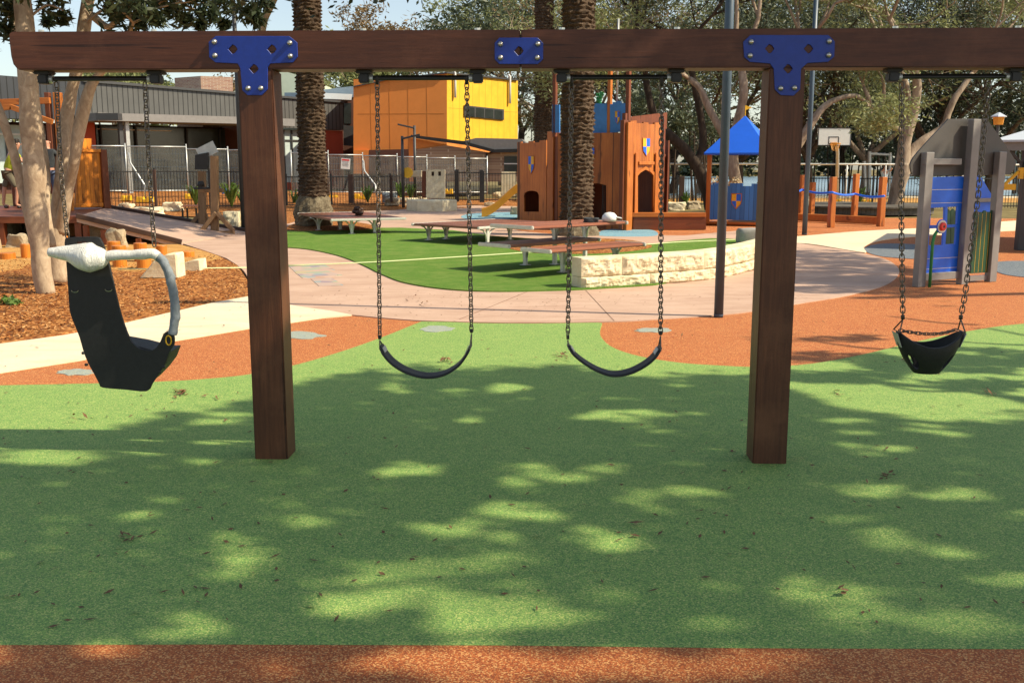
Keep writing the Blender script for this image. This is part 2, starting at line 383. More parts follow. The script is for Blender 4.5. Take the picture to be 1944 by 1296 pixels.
    def bark(name, a, c, d, sc=3.0, st=(1, 1, .25), bs=.6):
        b = NB(name); f = b.noise(b.mapping(st), sc * 3, 9, .7, .7); g = b.noise(b.mapping((1, 1, .5)), sc * .8, 4)
        k = b.ramp(f, [(.3, a), (.55, c), (.75, d)]); k = b.mix(b.ramp(g, [(.45, (0, 0, 0)), (.68, (.55, .55, .55))]), k, a)
        b.bump(f, bs, .02); return b.done(k, .85, 0, .12)
    M['bark_pale'] = bark('pale_smooth_bark', (.27, .19, .125), (.47, .36, .25), (.58, .47, .34), 4, (1, 1, .6), .5)
    M['bark_grey'] = bark('grey_bark', (.17, .12, .085), (.36, .28, .21), (.56, .46, .36), 2)
    M['bark_dark'] = bark('dark_bark', (.030, .022, .016), (.075, .054, .040), (.15, .11, .08), 2)
    M['bark_palm'] = bark('palm_bark', (.030, .019, .012), (.105, .070, .046), (.30, .22, .15), 7, (1, 1, 1.4), 1)
    M['palm_foot'] = bark('palm_root_mass', (.09, .07, .045), (.20, .165, .11), (.34, .29, .20), 5, (1, 1, 1), 1)
    def leaf(name, a, c, d, tl=.3, sc=1.3):
        b = NB(name); f = b.noise(b.mapping(), sc, 5, .7); g = b.noise(b.mapping(), 28, 2, .6)
        k = b.ramp(f, [(.35, a), (.5, c), (.68, d)]); k = b.mix(b.ramp(g, [(.4, (0, 0, 0)), (.65, (.8, .8, .8))]), k, tuple(q * 1.5 for q in c))
        b.done(k, .5, 0, .35); tn = b.n('ShaderNodeBsdfTranslucent'); b.l(k, tn.inputs[0]); mx = b.n('ShaderNodeMixShader'); mx.inputs[0].default_value = tl
        b.l(b.b.outputs[0], mx.inputs[1]); b.l(tn.outputs[0], mx.inputs[2]); b.l(mx.outputs[0], b.t.nodes['Material Output'].inputs[0]); return b.m
    M['leaf_olive'] = leaf('olive_leaves', (.095, .110, .042), (.20, .22, .088), (.34, .35, .15))
    M['leaf_dark'] = leaf('dark_needles', (.026, .038, .020), (.058, .074, .040), (.12, .135, .075), .2)
    M['leaf_rust'] = leaf('rusty_leaves', (.085, .065, .030), (.17, .115, .05), (.25, .13, .045))
    M['leaf_near'] = leaf('glossy_dark_leaves', (.018, .028, .012), (.035, .050, .022), (.075, .085, .035), .3)
    M['leaf_green'] = leaf('fresh_green_leaves', (.05, .09, .02), (.10, .17, .035), (.20, .28, .07))
    M['frond'] = leaf('palm_fronds', (.03, .05, .012), (.06, .09, .02), (.12, .15, .04))
    M['deadleaf'] = paint('dry_leaves', (.13, .065, .028), .8, .4, 40)
    M['skin'] = paint('skin', (.50, .24, .15), .5, .06, 9); M['cloth_grey'] = paint('dark_grey_cloth', (.035, .04, .045), .85, .2, 20)
    M['cloth_yellow'] = paint('hi_vis_cloth', (.38, .42, .02), .8, .1, 10); M['cloth_blue'] = paint('blue_grey_cloth', (.10, .13, .22), .85, .2, 20)
    M['cloth_khaki'] = paint('khaki_cloth', (.13, .11, .07), .85, .2, 20); M['cloth_white'] = paint('pale_cloth', (.45, .55, .62), .85, .1, 20); M['hair'] = paint('dark_hair', (.02, .014, .01), .7, .2, 50)
    M['hiviz_lime'] = paint('lime_cloth', (.25, .62, .02), .8, .1, 10)
    M['fence_white'] = paint('white_rail', (.7, .7, .66), .5, .1, 5); M['water_blue'] = paint('blue_barrier', (.02, .16, .55), .5, .1, 5)
    M['shade_cloth'] = paint('pale_shade_sail', (.48, .52, .58), .6, .06, 2); M['lantern'] = paint('orange_lantern', (.65, .27, .02), .5, .1, 9)
    M['brownpost'] = paint('brown_post', (.055, .026, .016), .6, .2, 6)
    M['ramp_pink'] = M['pink']; M['sawcut'] = paint('saw_cut', (.20, .11, .075), .8, .2, 9)  # the ramp shares the path's plain pink concrete
defmats()
# ================================================================ GROUND
def hgt(x, y):
    """gentle rise of the planted bank at the far left"""
    def ss(a, b, t): t = max(0, min(1, (t - a) / (b - a))); return t * t * (3 - 2 * t)
    return .40 * ss(38, 46, y) * ss(3, 9, -x)
def ground():
    xs = sorted(set([-400, -200, -120, -80, -60] + [i * 1.5 for i in range(-30, 31)] + [60, 80, 120, 200, 400]))
    ys = sorted(set([-60, -20, 0, 10, 20] + [24 + i * 1.0 for i in range(0, 36)] + [70, 90, 120, 180, 260, 400, 700]))
    mb = MB(); vs = [(x, y, hgt(x, y) - .03) for y in ys for x in xs]; n = len(xs)
    mb.add(vs, [(j * n + i, j * n + i + 1, (j + 1) * n + i + 1, (j + 1) * n + i) for j in range(len(ys) - 1) for i in range(n - 1)])
    tag(mb.build('ground', M['soil'], smooth=True), 'bare earth and dry grass ground reaching to the far trees', kind='structure')
ground()
def sheet(name, pts, z, mat, label, world=False, sm=0, th=.0):
    P = [(p[0], p[1]) for p in pts] if world else [tuple(G(px, py, z)[:2]) for px, py in pts]
    if sm: P = [(p.x, p.y) for p in smooth_curve(P, sm, True)]
    mb = MB(); mb.plate([P], lambda a, b, d: Vector((a, b, z + d)), -.02, 0)
    return tag(mb.build(name, M[mat]), label, kind='structure')
def crv(pts, n=5): return [(p.x, p.y) for p in smooth_curve(pts, n)]
# orange rubber, everywhere under the other sheets
sheet('orange_rubber_surface', [(-9, 1.2), (12, 1.2), (14, 8), (17, 15), (18, 24), (17, 33), (8, 34), (2, 33.5), (-1.5, 31), (-1.5, 22), (-3, 13), (-9, 8)], 0.0, 'rub_orange', 'orange speckled rubber play surface', True)
# mulch beds
sheet('mulch_bed', [(-500, 760), (-500, 470), (-60, 470), (145, 436), (240, 450), (330, 462), (400, 478), (450, 503), (472, 535), (472, 572), (300, 600), (0, 655)], .006, 'mulch', 'wood chip bed beside the cream path')
sheet('sand_bed', [(-400, 520), (-60, 470), (100, 455), (240, 452), (330, 462), (390, 478), (420, 492), (330, 500), (260, 515), (180, 508), (60, 500), (0, 515)], .010, 'sand', 'sandy bed around the stepping logs', sm=3)
def bed():
    fr = [G(x, y) for x, y in ((120, 418), (200, 412), (300, 410), (400, 412), (480, 432), (545, 428), (600, 410), (640, 402), (760, 400), (840, 396), (905, 396), (985, 392))]; mb = MB(); V = []; n = 64; m = 22
    for j in range(n + 1):
        t = j / n * (len(fr) - 1); i = min(int(t), len(fr) - 2); p = fr[i].lerp(fr[i + 1], t - i)
        for k in range(m + 1): q = p * (1 + (54 / p.y - 1) * k / m); V.append((q.x, q.y, hgt(q.x, q.y) + .006 + .03 * noise.noise(q * 1.2) * (k > 0)))
    mb.add(V, [(j * (m + 1) + k, (j + 1) * (m + 1) + k, (j + 1) * (m + 1) + k + 1, j * (m + 1) + k + 1) for j in range(n) for k in range(m)])
    tag(mb.build('planting_bed', M['mulch'], smooth=True), 'wood chip planting bed around the black fence', kind='structure')
bed()
# pink concrete path
low = crv([(665, 597), (730, 603), (800, 608), (900, 611), (1000, 612), (1160, 610), (1250, 605), (1400, 594), (1520, 575), (1610, 560), (1680, 541), (1706, 520), (1700, 503), (1670, 488), (1600, 474), (1520, 462)])
pink = low + [(1500, 446), (1420, 436), (1300, 447), (1200, 446), (1090, 447), (1000, 440), (930, 428), (905, 412), (940, 404), (990, 402), (1000, 392), (900, 390), (840, 392), (760, 398), (660, 402), (600, 410), (520, 432), (465, 440), (340, 460), (390, 476)] + crv([(430, 490), (462, 513), (474, 540), (476, 575), (480, 590)])
sheet('pink_path', pink, .012, 'pink', 'pale pink concrete path curving through the playground')
# cream path, left and right
sheet('cream_path_left', [(-600, 640 + 150)] + [(-300, 716), (0, 652), (120, 636), (210, 619), (300, 598), (400, 575), (472, 562), (560, 580), (630, 590), (668, 597), (610, 602), (555, 610), (470, 622), (380, 637), (300, 650), (150, 682), (0, 705), (-300, 770), (-600, 850)], .016, 'cream', 'cream concrete path running left beside the mulch')
sheet('cream_path_right', crv([(1455, 452), (1520, 448), (1600, 441), (1680, 436), (1760, 432), (1850, 424), (2100, 408)], 3) + crv([(2200, 425), (1950, 436), (1800, 444), (1700, 452), (1655, 460), (1640, 470), (1642, 479), (1590, 471), (1530, 462), (1455, 460)], 3), .016, 'cream', 'cream concrete path running right behind the playhouse')
sheet('slate_patch', [(1640, 474), (1655, 465), (1690, 462), (1760, 465), (1800, 474), (1760, 490), (1700, 489), (1662, 484)], .008, 'rub_slate', 'slate blue rubber patch beside the pink path', sm=4)
sheet('slate_patch_right', [(1880, 500), (1930, 495), (2050, 500), (2050, 530), (1930, 524), (1890, 514)], .008, 'rub_slate', 'slate blue rubber patch under the shelter', sm=4)
# green rubber
gtop = crv([(-500, 720), (-200, 735), (0, 731), (150, 728), (300, 724), (400, 718), (480, 709), (570, 690), (660, 663), (730, 638), (775, 620), (800, 610)], 4) + \
    [(860, 611), (900, 613), (1000, 614), (1080, 613), (1135, 612)] + crv([(1143, 613), (1139, 628), (1143, 642), (1165, 660), (1215, 676), (1290, 688), (1360, 693), (1440, 696), (1540, 690), (1640, 672), (1740, 648), (1840, 628), (1944, 614), (2150, 600), (2500, 600)], 4)
sheet('green_rubber_surface', [(-900, 900)] + gtop + [(3300, 760), (3600, 1226), (1944, 1231), (1400, 1229), (972, 1224), (400, 1222), (0, 1223), (-1400, 1221)], .018, 'rub_green', 'green speckled rubber play surface under the swings')
sheet('orange_border', [(-1400, 1221.6), (0, 1223.6), (400, 1222.6), (972, 1224.6), (1400, 1229.6), (1944, 1231.6), (3600, 1226.6), (3700, 1700), (-1500, 1700)], .0175, 'rub_orange', 'orange speckled rubber border in the foreground')
# pale blue motifs on the rubber
def splash(name, cx, cy, wpx, hpx, seed, z, label):
    rr = random.Random(seed); P = []
    for k in range(22):
        t = 2 * math.pi * k / 22; r = .70 + .30 * rr.random()
        P.append((cx + wpx / 2 * r * math.cos(t), cy + hpx / 2 * r * math.sin(t)))
    sheet(name, P, z, 'rub_paleblue', label, sm=2)
splash('blue_motif', 575, 636, 90, 16, 2, .004, 'pale blue splash inlaid in orange rubber, nearest the left post')
splash('blue_motif', 145, 706, 80, 14, 3, .004, 'pale blue splash inlaid in orange rubber under the harness seat')
splash('blue_motif', 830, 624, 80, 13, 4, .021, 'pale blue splash inlaid in green rubber behind the left belt seat')
splash('blue_motif', 1240, 626, 78, 10, 5, .004, 'pale blue splash inlaid in orange rubber behind the right belt seat')
sheet('blue_rubber_patch', [(1135, 447), (1150, 436), (1200, 434), (1240, 437), (1248, 446), (1215, 449)], .015, 'rub_blue', 'sky blue rubber patch in front of the castle', sm=4)
sheet('blue_rubber_patch', [(875, 411), (900, 405), (985, 403), (985, 413), (930, 417), (890, 416)], .016, 'rub_blue', 'sky blue rubber patch at the slide foot', sm=3)
# turf island
turf_out = [(545, 436), (640, 433), (760, 432), (860, 437), (930, 447), (1000, 452), (1120, 458), (1230, 465), (1275, 458), (1350, 452), (1440, 455)] + [(1430, 470), (1360, 520), (1240, 540), (1110, 548)] + \
    crv([(1090, 549), (950, 552), (850, 548), (770, 536), (725, 520), (690, 503), (650, 487), (605, 476), (560, 470), (480, 466)], 5)
sheet('turf', turf_out, .030, 'turf', 'bright green artificial turf island between the paths')
sheet('palm_mulch', [(965, 470), (1000, 460), (1060, 452), (1180, 454), (1236, 465), (1215, 474), (1130, 481), (1020, 480)], .036, 'mulch', 'wood chip ring around the nearer palm', sm=4)
sheet('palm_mulch', [(545, 437), (560, 424), (600, 418), (680, 422), (715, 432), (650, 437)], .036, 'mulch', 'wood chip ring around the left palm', sm=3)
# lake side beyond the fence
sheet('sand_strip', [(5, 49), (130, 49), (150, 56), (5, 56)], -.012, 'sand', 'sandy strip beside the lake', True)
sheet('lake_path', [(5, 56.4), (150, 56.4), (150, 60), (5, 60)], -.010, 'cream', 'pale path beside the lake', True)
sheet('lake', [(4, 61), (200, 61), (330, 190), (15, 190)], -.008, 'water', 'blue grey lake beyond the right hand fence', True)
sheet('far_shore', [(-300, 192), (400, 192), (500, 400), (-400, 400)], -.01, 'soil', 'far shore of the lake', True)
# expansion joints in the pink path (narrow saw cuts filled dark)
def cut(a, b, name='path_joint', z=.0135, wd=.009):
    p, q = G(*a, z), G(*b, z); mb = MB(); mb.bar(p, q, wd, .002); tag(mb.build(name, M['sawcut']), 'dark saw cut joint across the pink path', kind='structure')
cut((1112, 551), (1166, 609)); cut((1000, 554), (872, 606))
# mosaic on the path
b_ = NB('mosaic_tiles'); vo = b_.n('ShaderNodeTexVoronoi'); vo.inputs['Scale'].default_value = 5.5; b_.l(b_.mapping(), vo.inputs['Vector'])
s_ = b_.n('ShaderNodeSeparateColor'); b_.l(vo.outputs['Color'], s_.inputs[0])
cc = b_.ramp(s_.outputs[0], [(0, (.46, .33, .27)), (.3, (.29, .33, .33)), (.45, (.42, .36, .22)), (.55, (.47, .34, .28)), (.75, (.30, .23, .26)), (.84, (.34, .36, .26)), (.93, (.42, .26, .19))], 'CONSTANT')
M['mosaic'] = b_.done(cc, .6)
for q in ([(548, 505), (618, 503), (636, 512), (560, 516)], [(560, 517), (622, 514), (650, 522), (575, 528)], [(590, 529), (628, 526), (652, 541), (606, 543)]):
    sheet('path_mosaic', q, .017, 'mosaic', 'faded mosaic of coloured tiles set in the pink path')
def scatter_quads(name, pts, L, Wd, mat, label, lift=.01, tilt=.5, kind='stuff'):
    n = len(pts); a = RNG.uniform(0, 2 * math.pi, n); t = RNG.uniform(-tilt, tilt, n); l = L * RNG.uniform(.5, 1.3, n); w_ = Wd * RNG.uniform(.5, 1.3, n)
    p = np.array(pts); d = np.stack([np.cos(a) * np.cos(t), np.sin(a) * np.cos(t), np.sin(t)], 1) * l[:, None] / 2
    e = np.stack([-np.sin(a), np.cos(a), RNG.uniform(-.4, .4, n)], 1) * w_[:, None] / 2
    p[:, 2] += lift + np.abs(d[:, 2])
    c = p + np.array([0, 0, 1]) * (w_[:, None] * .4)
    V = np.stack([p - d, p + e + (c - p) * 0, p + d, p - e], 1).reshape(-1, 3)
    F_ = np.arange(4 * n).reshape(-1, 4)
    me = bpy.data.meshes.new(name); me.from_pydata(V.tolist(), [], F_.tolist()); me.materials.append(M[mat])
    o = bpy.data.objects.new(name, me); COL.objects.link(o); return tag(o, label, kind=kind)
def inpoly(x, y, P):
    c = False; j = len(P) - 1
    for i in range(len(P)):
        if (P[i][1] > y) != (P[j][1] > y) and x < (P[j][0] - P[i][0]) * (y - P[i][1]) / (P[j][1] - P[i][1]) + P[i][0]: c = not c
        j = i
    return c
MULCH_PX = [(-200, 700), (-200, 470), (145, 500), (260, 500), (330, 492), (400, 482), (450, 503), (470, 535), (470, 562), (300, 594), (0, 648)]
pts = []
while len(pts) < 9000:
    px, py = random.uniform(-100, 470), random.uniform(480, 650)
    if inpoly(px, py, MULCH_PX): pts.append(tuple(G(px, py, .01)))
scatter_quads('bark_chips', pts[:5200], .055, .022, 'mulch', 'loose orange brown bark chips', .004, .5)
M['chip_l'] = paint('pale_chips', (.52, .27, .10), .9, .3, 60); M['chip_d'] = paint('dark_chips', (.10, .035, .013), .9, .3, 60)
scatter_quads('pale_bark_chips', pts[5200:7300], .05, .02, 'chip_l', 'pale loose bark chips', .006, .5)
scatter_quads('dark_bark_chips', pts[7300:], .05, .022, 'chip_d', 'dark loose bark chips', .005, .5)
# dry leaves and twigs on the rubber and paths
pts = []
for _ in range(800):
    px = random.uniform(-50, 2000); py = 560 + 640 * random.random() ** 2.4; pts.append(tuple(G(px, py, .02)))
for _ in range(150): pts.append(tuple(G(random.uniform(640, 1150), random.uniform(480, 600), .032)))
for cx, cy, n in ((345, 747, 14), (405, 697, 6), (850, 687, 9), (1070, 678, 14), (775, 568, 9), (808, 575, 6), (1290, 640, 4), (1730, 682, 5), (1585, 745, 4), (1870, 745, 6), (240, 1020, 9), (1680, 905, 10)):
    for _ in range(n): pts.append(tuple(G(random.gauss(cx, 9), random.gauss(cy, 4), .02)))
scatter_quads('dry_leaf_litter', pts, .042, .013, 'deadleaf', 'dry brown leaves scattered over the ground', .004, .25)
pts = [tuple(G(random.uniform(0, 1944), random.uniform(640, 1225), .02)) for _ in range(260)]
pts = []
for cx, cy, n in ((345, 747, 13), (405, 755, 4), (1070, 677, 13), (850, 687, 8), (775, 568, 5), (808, 577, 4), (1290, 640, 3), (1730, 682, 4), (1590, 745, 3), (1880, 745, 4), (150, 800, 3), (240, 1020, 3), (1680, 905, 2), (1540, 885, 1), (1220, 1000, 1), (1600, 1130, 2)):
    for _ in range(n): pts.append(tuple(G(random.gauss(cx, 8), random.gauss(cy, 3.5), .022)))
M['curledleaf'] = paint('curled_dead_leaves', (.17, .085, .035), .8, .4, 40)
scatter_quads('curled_leaf_litter', pts, .065, .022, 'curledleaf', 'larger curled dead leaves lying in small heaps', .008, .7)
M['strawleaf'] = paint('straw_leaves', (.42, .32, .17), .8, .3, 40)
scatter_quads('straw_leaf_litter', pts, .03, .008, 'strawleaf', 'tiny straw coloured leaf bits on the rubber', .004, .2)

# ================================================================ SWING SET
pL, pR = G(484, 871, .018), G(1493, 880, .018)
SP = Plane(pL, pR)
T = thing('swing_frame', (0, SP.P(SP.L / 2, 0).y, 0), 'dark hardwood swing frame with blue bracket plates standing on green rubber', 'swing frame')
PW = .188
u0a, u1a = 0.0, PW
u1b = SP.L; u0b = SP.L - PW
for (a, b) in ((u0a, u1a), (u0b, u1b)):
    mb = MB(); SP.box(mb, a, b, 0, 2.163, -PW, 0); mb.build('post', M['frame_wood'], T, bevel=.007, seg=2)
ul = SP.uz(18, 95)[0]; uj = SP.uz(988, 95)[0]; ur = SP.uz(1985, 95)[0]
ZB0, ZB1 = 2.165, 2.362
def beam(u0, u1, lend):
    c = .035; prof = [(u0 + (c if lend else 0), ZB0), (u1, ZB0), (u1, ZB1), (u0 + (.012 if lend else 0), ZB1)]
    if lend: prof += [(u0, ZB1 - .02), (u0 + .004, ZB0 + .07), (u0 + .012, ZB0 + .03)]
    mb = MB(); mb.plate([prof], lambda a, b, d: SP.P(a, b, d), -PW, 0); mb.build('crossbeam', M['frame_wood_x'], T, bevel=.006, seg=2)
beam(ul, uj - .002, True); beam(uj + .002, ur, False)
def diamond(cx, cz, r):
    return [(cx + r, cz), (cx + r * .35, cz + r * .8), (cx - r * .25, cz + r), (cx - r, cz), (cx - r * .3, cz - r * .85), (cx + r * .3, cz - r)]
def bolt(parent, px, py, pl=SP, r=.012):
    u, z = pl.uz(px, py, .01); mb = MB(); c = pl.P(u, z, .008); n = pl.n
    pts = [c, c + n * .004, c + n * .010, c + n * .015, c + n * .017]; mb.tube(pts, [r * 1.25, r * 1.25, r, r * .75, r * .3], 12)
    mb.build('bolt', M['bolt'], parent, smooth=True)
def plate_px(parent, name, outl, holes, mat, pl=SP, d0=.0005, d1=.008, bevel=.0015):
    P = [pl.uz(x, y, d1) for x, y in outl]; H = [[pl.uz(x, y, d1) for x, y in h] for h in holes]
    mb = MB(); mb.plate([P] + H, lambda a, b, d: pl.P(a, b, d), d0, d1); return mb.build(name, M[mat], parent, bevel=bevel)
def dia_px(cx, cy, r): return [(cx - r, cy), (cx - r * .1, cy - r), (cx + r * .5, cy - r * .75), (cx + r, cy), (cx + r * .4, cy + r * .8), (cx - r * .1, cy + r)]
def tee(dx):
    o = [(409, 69), (549, 69), (564, 81), (565, 108), (556, 119), (513, 121), (508, 128), (508, 170), (497, 181), (470, 181), (460, 172), (456, 130), (451, 121), (409, 119), (397, 109), (396, 80)]
    o = [(x + dx[0], y + dx[1]) for x, y in o]
    H = [dia_px(442 + dx[0], 94 + dx[1], 9), dia_px(516 + dx[0], 94 + dx[1], 9), dia_px(482 + dx[0], 131 + dx[1], 9)]
    p = plate_px(T, 'bracket_plate', o, H, 'blue')
    for x, y in ((407, 80), (408, 106), (550, 82), (551, 107), (471, 168), (495, 168)): bolt(p, x + dx[0], y + dx[1])
tee((0, 0))
def tee_r():
    o = [(1425, 67), (1573, 67), (1585, 79), (1584, 108), (1572, 118), (1533, 120), (1521, 131), (1519, 170), (1507, 182), (1482, 181), (1471, 170), (1469, 131), (1462, 121), (1424, 118), (1413, 109), (1411, 80)]
    p = plate_px(T, 'bracket_plate', o, [dia_px(1461, 93, 9), dia_px(1535, 93, 9), dia_px(1496, 131, 9)], 'blue')
    for x, y in ((1426, 80), (1424, 106), (1574, 79), (1573, 105), (1482, 168), (1508, 167)): bolt(p, x, y)
tee_r()
p = plate_px(T, 'joining_plate', [(948, 72), (1021, 72), (1031, 82), (1031, 113), (1021, 122), (948, 122), (939, 113), (939, 82)], [dia_px(985, 97, 9)], 'blue')
for x, y in ((950, 84), (950, 110), (1021, 84), (1020, 110)): bolt(p, x, y)
# hanger bars under the beam
HC = -PW / 2
def hanger(x0, x1, dark=True):
    ua, ub = SP.uz(x0, 146, HC)[0], SP.uz(x1, 146, HC)[0]; z = ZB0 - .042
    mb = MB()
    mb.tube([SP.P(ua, z, HC), SP.P(ub, z, HC)], .0105, 10); mb.tube([SP.P(ua + .04, z + .013, HC - .03), SP.P(ub - .04, z + .013, HC - .03)], .006, 8)
    h = mb.build('hanger_bar', M['blackmetal'] if dark else M['galv'], T, smooth=False)
    for u, s in ((ua, 1), (ub, -1)):
        mb = MB(); SP.box(mb, u - .028, u + .028, z - .026, z + .022, HC - .035, HC + .035); SP.box(mb, u - .045, u + .045, ZB0 - .018, ZB0 - .0005, HC - .045, HC + .045)
        mb.build('hanger_clamp', M['blackmetal'], h, bevel=.006, seg=2)
        mb = MB(); c = SP.P(u + s * .035, z, HC); mb.tube([c - SP.u * .012, c + SP.u * .012], .022, 14); mb.build('bush', M['galv'], h)
        mb = MB(); c = SP.P(u, ZB1, HC); mb.tube([c + Vector((0, 0, .0005)), c + Vector((0, 0, .02))], .016, 8); mb.build('bolt', M['bolt'], h)
for a in ((85, 297), (692, 907), (1066, 1283), (1694, 1925)): hanger(*a)

# ---- chains
def chain_mb(mb, pts, pitch=.0285, wire=.0036, wd=.0125, seed=0):
    """a run of oval links along a polyline, each turned a quarter against the last"""
    pts = [Vector(p) for p in pts]; L = sum((pts[i + 1] - pts[i]).length for i in range(len(pts) - 1)); n = max(2, round(L / pitch)); st = L / n
    rr = random.Random(seed); pos = []; seg = 0; acc = 0; t = st / 2
    for k in range(n):
        while seg < len(pts) - 2 and t > acc + (pts[seg + 1] - pts[seg]).length: acc += (pts[seg + 1] - pts[seg]).length; seg += 1
        d = (pts[seg + 1] - pts[seg]); pos.append((pts[seg] + d.normalized() * (t - acc), d.normalized())); t += st
    for k, (c, d) in enumerate(pos):
        a = d.cross(Vector((0, 1, 0)));
        if a.length < .05: a = d.cross(Vector((1, 0, 0)))
        a.normalize(); ang = (math.pi / 2 if k % 2 else 0) + .35 + rr.uniform(-.12, .12) + k * .004
        a = Matrix.Rotation(ang, 3, d) @ a; b = d.cross(a)
        hl = st / 2 + wire * 1.15 - wd + wd * .25; N, m = 10, 5; base = len(mb.v)
        for i in range(N):
            th = 2 * math.pi * i / N; cx = math.cos(th) * wd; cy = math.sin(th) * wd + (hl if math.sin(th) > 0.01 else -hl if math.sin(th) < -.01 else 0)
            o = a * cx + d * cy; rad = (a * math.cos(th) + d * math.sin(th))
            for j in range(m):
                ph = 2 * math.pi * j / m; mb.v.append(tuple(c + o + rad * wire * math.cos(ph) + b * wire * math.sin(ph)))
        for i in range(N):
            for j in range(m):
                q = base + i * m; q2 = base + ((i + 1) % N) * m; j2 = (j + 1) % m; mb.f.append((q + j, q + j2, q2 + j2, q2 + j))
def SPh(px, py, d=HC): return SP.hit(px, py, d)
def clevis(T_, px, py0, py1):
    a, b = SPh(px, py0), SPh(px, py1); mb = MB(); mb.tube([a + Vector((0, 0, .012)), a, (a + b) / 2, b], [.013, .014, .010, .006], 10)
    mb.build('swivel', M['blackmetal'], T_, smooth=True)
def belt_swing(L0, L1, R0, R1, curve, label):
    """chain tops/bottoms and the belt curve as seen in the photograph, all in the hanging plane"""
    base = SPh((L1[0] + R1[0]) / 2, 740); base.z = 0
    S = thing('belt_swing', base, label, 'swing', 'belt swings hanging from the dark timber frame')
    for (a, b, sd) in ((L0, L1, 1), (R0, R1, 2)):
        clevis(S, a[0], 148, a[1] + 3)
        mb = MB(); p = SPh(*b) ; chain_mb(mb, [SPh(*a), p], seed=sd); mb.build('chain', M['chain'], S, fixn=False, smooth=True)
        mb = MB(); mb.rock(p + Vector((0, 0, .0)), (.017, .017, .024), sd, 2, .1); mb.build('shackle_bolt', M['blackmetal'], S, smooth=True)
    C = smooth_curve([(SP.uz(x, y, HC)[0], SP.uz(x, y, HC)[1], 0) for x, y in curve], 6)
    hw = .068; th = .011; N = len(C); mb = MB(); base_i = 0; rows = []
    for i, c in enumerate(C):
        a = C[max(i - 1, 0)]; b = C[min(i + 1, N - 1)]; t = Vector((b.x - a.x, b.y - a.y)).normalized(); nn = Vector((-t.y, t.x))
        e = min(i, N - 1 - i) / 4; k = hw * min(1, .62 + .38 * e); ring = []
        for (s, h) in ((-1, 0), (-.9, 1), (-.5, .85), (0, .8), (.5, .85), (.9, 1), (1, 0), (.9, -.2), (0, -.4), (-.9, -.2)):
            ring.append(SP.P(c.x + nn.x * th * h, c.y + nn.y * th * h, HC + s * k))
        rows.append(ring)
    m = 10; mb.add([p for r in rows for p in r], [(i * m + j, i * m + (j + 1) % m, (i + 1) * m + (j + 1) % m, (i + 1) * m + j) for i in range(N - 1) for j in range(m)] + [tuple(range(m)), tuple((N - 1) * m + j for j in range(m))])
    belt = mb.build('belt_seat', M['rubberblack'], S, smooth=True)
    for (b, idx, dr) in ((L1, 0, 1), (R1, N - 1, -1)):
        top = SPh(b[0], b[1] + 6); e = C[idx + 2 * dr]; e2 = C[idx + 5 * dr]
        mb = MB()
        f, g = SP.P(e.x, e.y, HC + .055), SP.P(e.x, e.y, HC - .055)
        mb.tube([f, top + Vector((0, 0, -.004)), top, g, f], .0042, 6); mb.build('triangle_shackle', M['chain'], S)
        mb = MB(); q = []
        for k_ in (e, e2):
            for s in (-.045, .045): q.append((k_, s))
        t = (Vector((e2.x - e.x, e2.y - e.y))).normalized() * 1; nn = Vector((-t.y, t.x)) * (1 if dr > 0 else -1)
        c8 = []
        for h in (.0125, .0165):
            for (k_, s) in ((e, -.045), (e2, -.045), (e2, .045), (e, .045)): c8.append(SP.P(k_.x + nn.x * h, k_.y + nn.y * h, HC + s))
        mb.hexa(c8); mb.build('clamp_plate', M['galv'], belt, bevel=.001)
belt_swing((716, 158), (721, 640), (886, 158), (895, 628), [(722, 655), (731, 672), (748, 690), (774, 705), (808, 714), (842, 710), (870, 694), (887, 673), (895, 655)], 'black belt swing hanging at left centre against the orange and yellow building')
belt_swing((1085, 162), (1078, 640), (1256, 162), (1254, 632), [(1077, 655), (1089, 672), (1112, 690), (1138, 704), (1165, 711), (1196, 706), (1224, 692), (1243, 676), (1255, 658)], 'black belt swing hanging at right centre in front of the low sandstone wall')

# ---- harness seat swing (left)
base = SPh(230, 760); base.z = 0
HS = thing('harness_swing', base, 'high backed black swing seat with a white plastic wrapped bar at the left end', 'swing')
for (pp, sd) in (([(107, 158), (112, 260), (118, 350), (128, 450)], 5), ([(275, 158), (281, 280), (288, 400), (293, 466)], 6)):
    mb = MB(); chain_mb(mb, [SPh(*q) for q in pp], pitch=.031, wire=.0038, wd=.0135, seed=sd); mb.build('chain', M['chain'], HS, fixn=False, smooth=True)
out = [(124, 468), (124, 458), (131, 451), (183, 450), (193, 458), (199, 472), (206, 496), (214, 530), (228, 590), (242, 632), (252, 650), (264, 660), (280, 665), (294, 662), (304, 650), (311, 634), (318, 629), (328, 632), (331, 642), (330, 655), (322, 668), (313, 692), (300, 712), (289, 728), (279, 742), (240, 739), (196, 735), (189, 727), (179, 708), (168, 688), (160, 668), (152, 640), (141, 612), (134, 592), (131, 560), (127, 500)]
slot = [(146, 459), (165, 459), (165, 464), (146, 464)]
mb = MB()
out = [(p.x, p.y) for p in smooth_curve([(x, y, 0) for x, y in out], 3, True)]; P = [SP.uz(x, y, HC) for x, y in out]; H = [[SP.uz(x, y, HC) for x, y in slot]]
mb.plate([P] + H, lambda a, b, d: SP.P(a, b, HC + d), -.012, .008); shell = mb.build('seat_back', M['rubberblack'], HS, bevel=.007, seg=3)
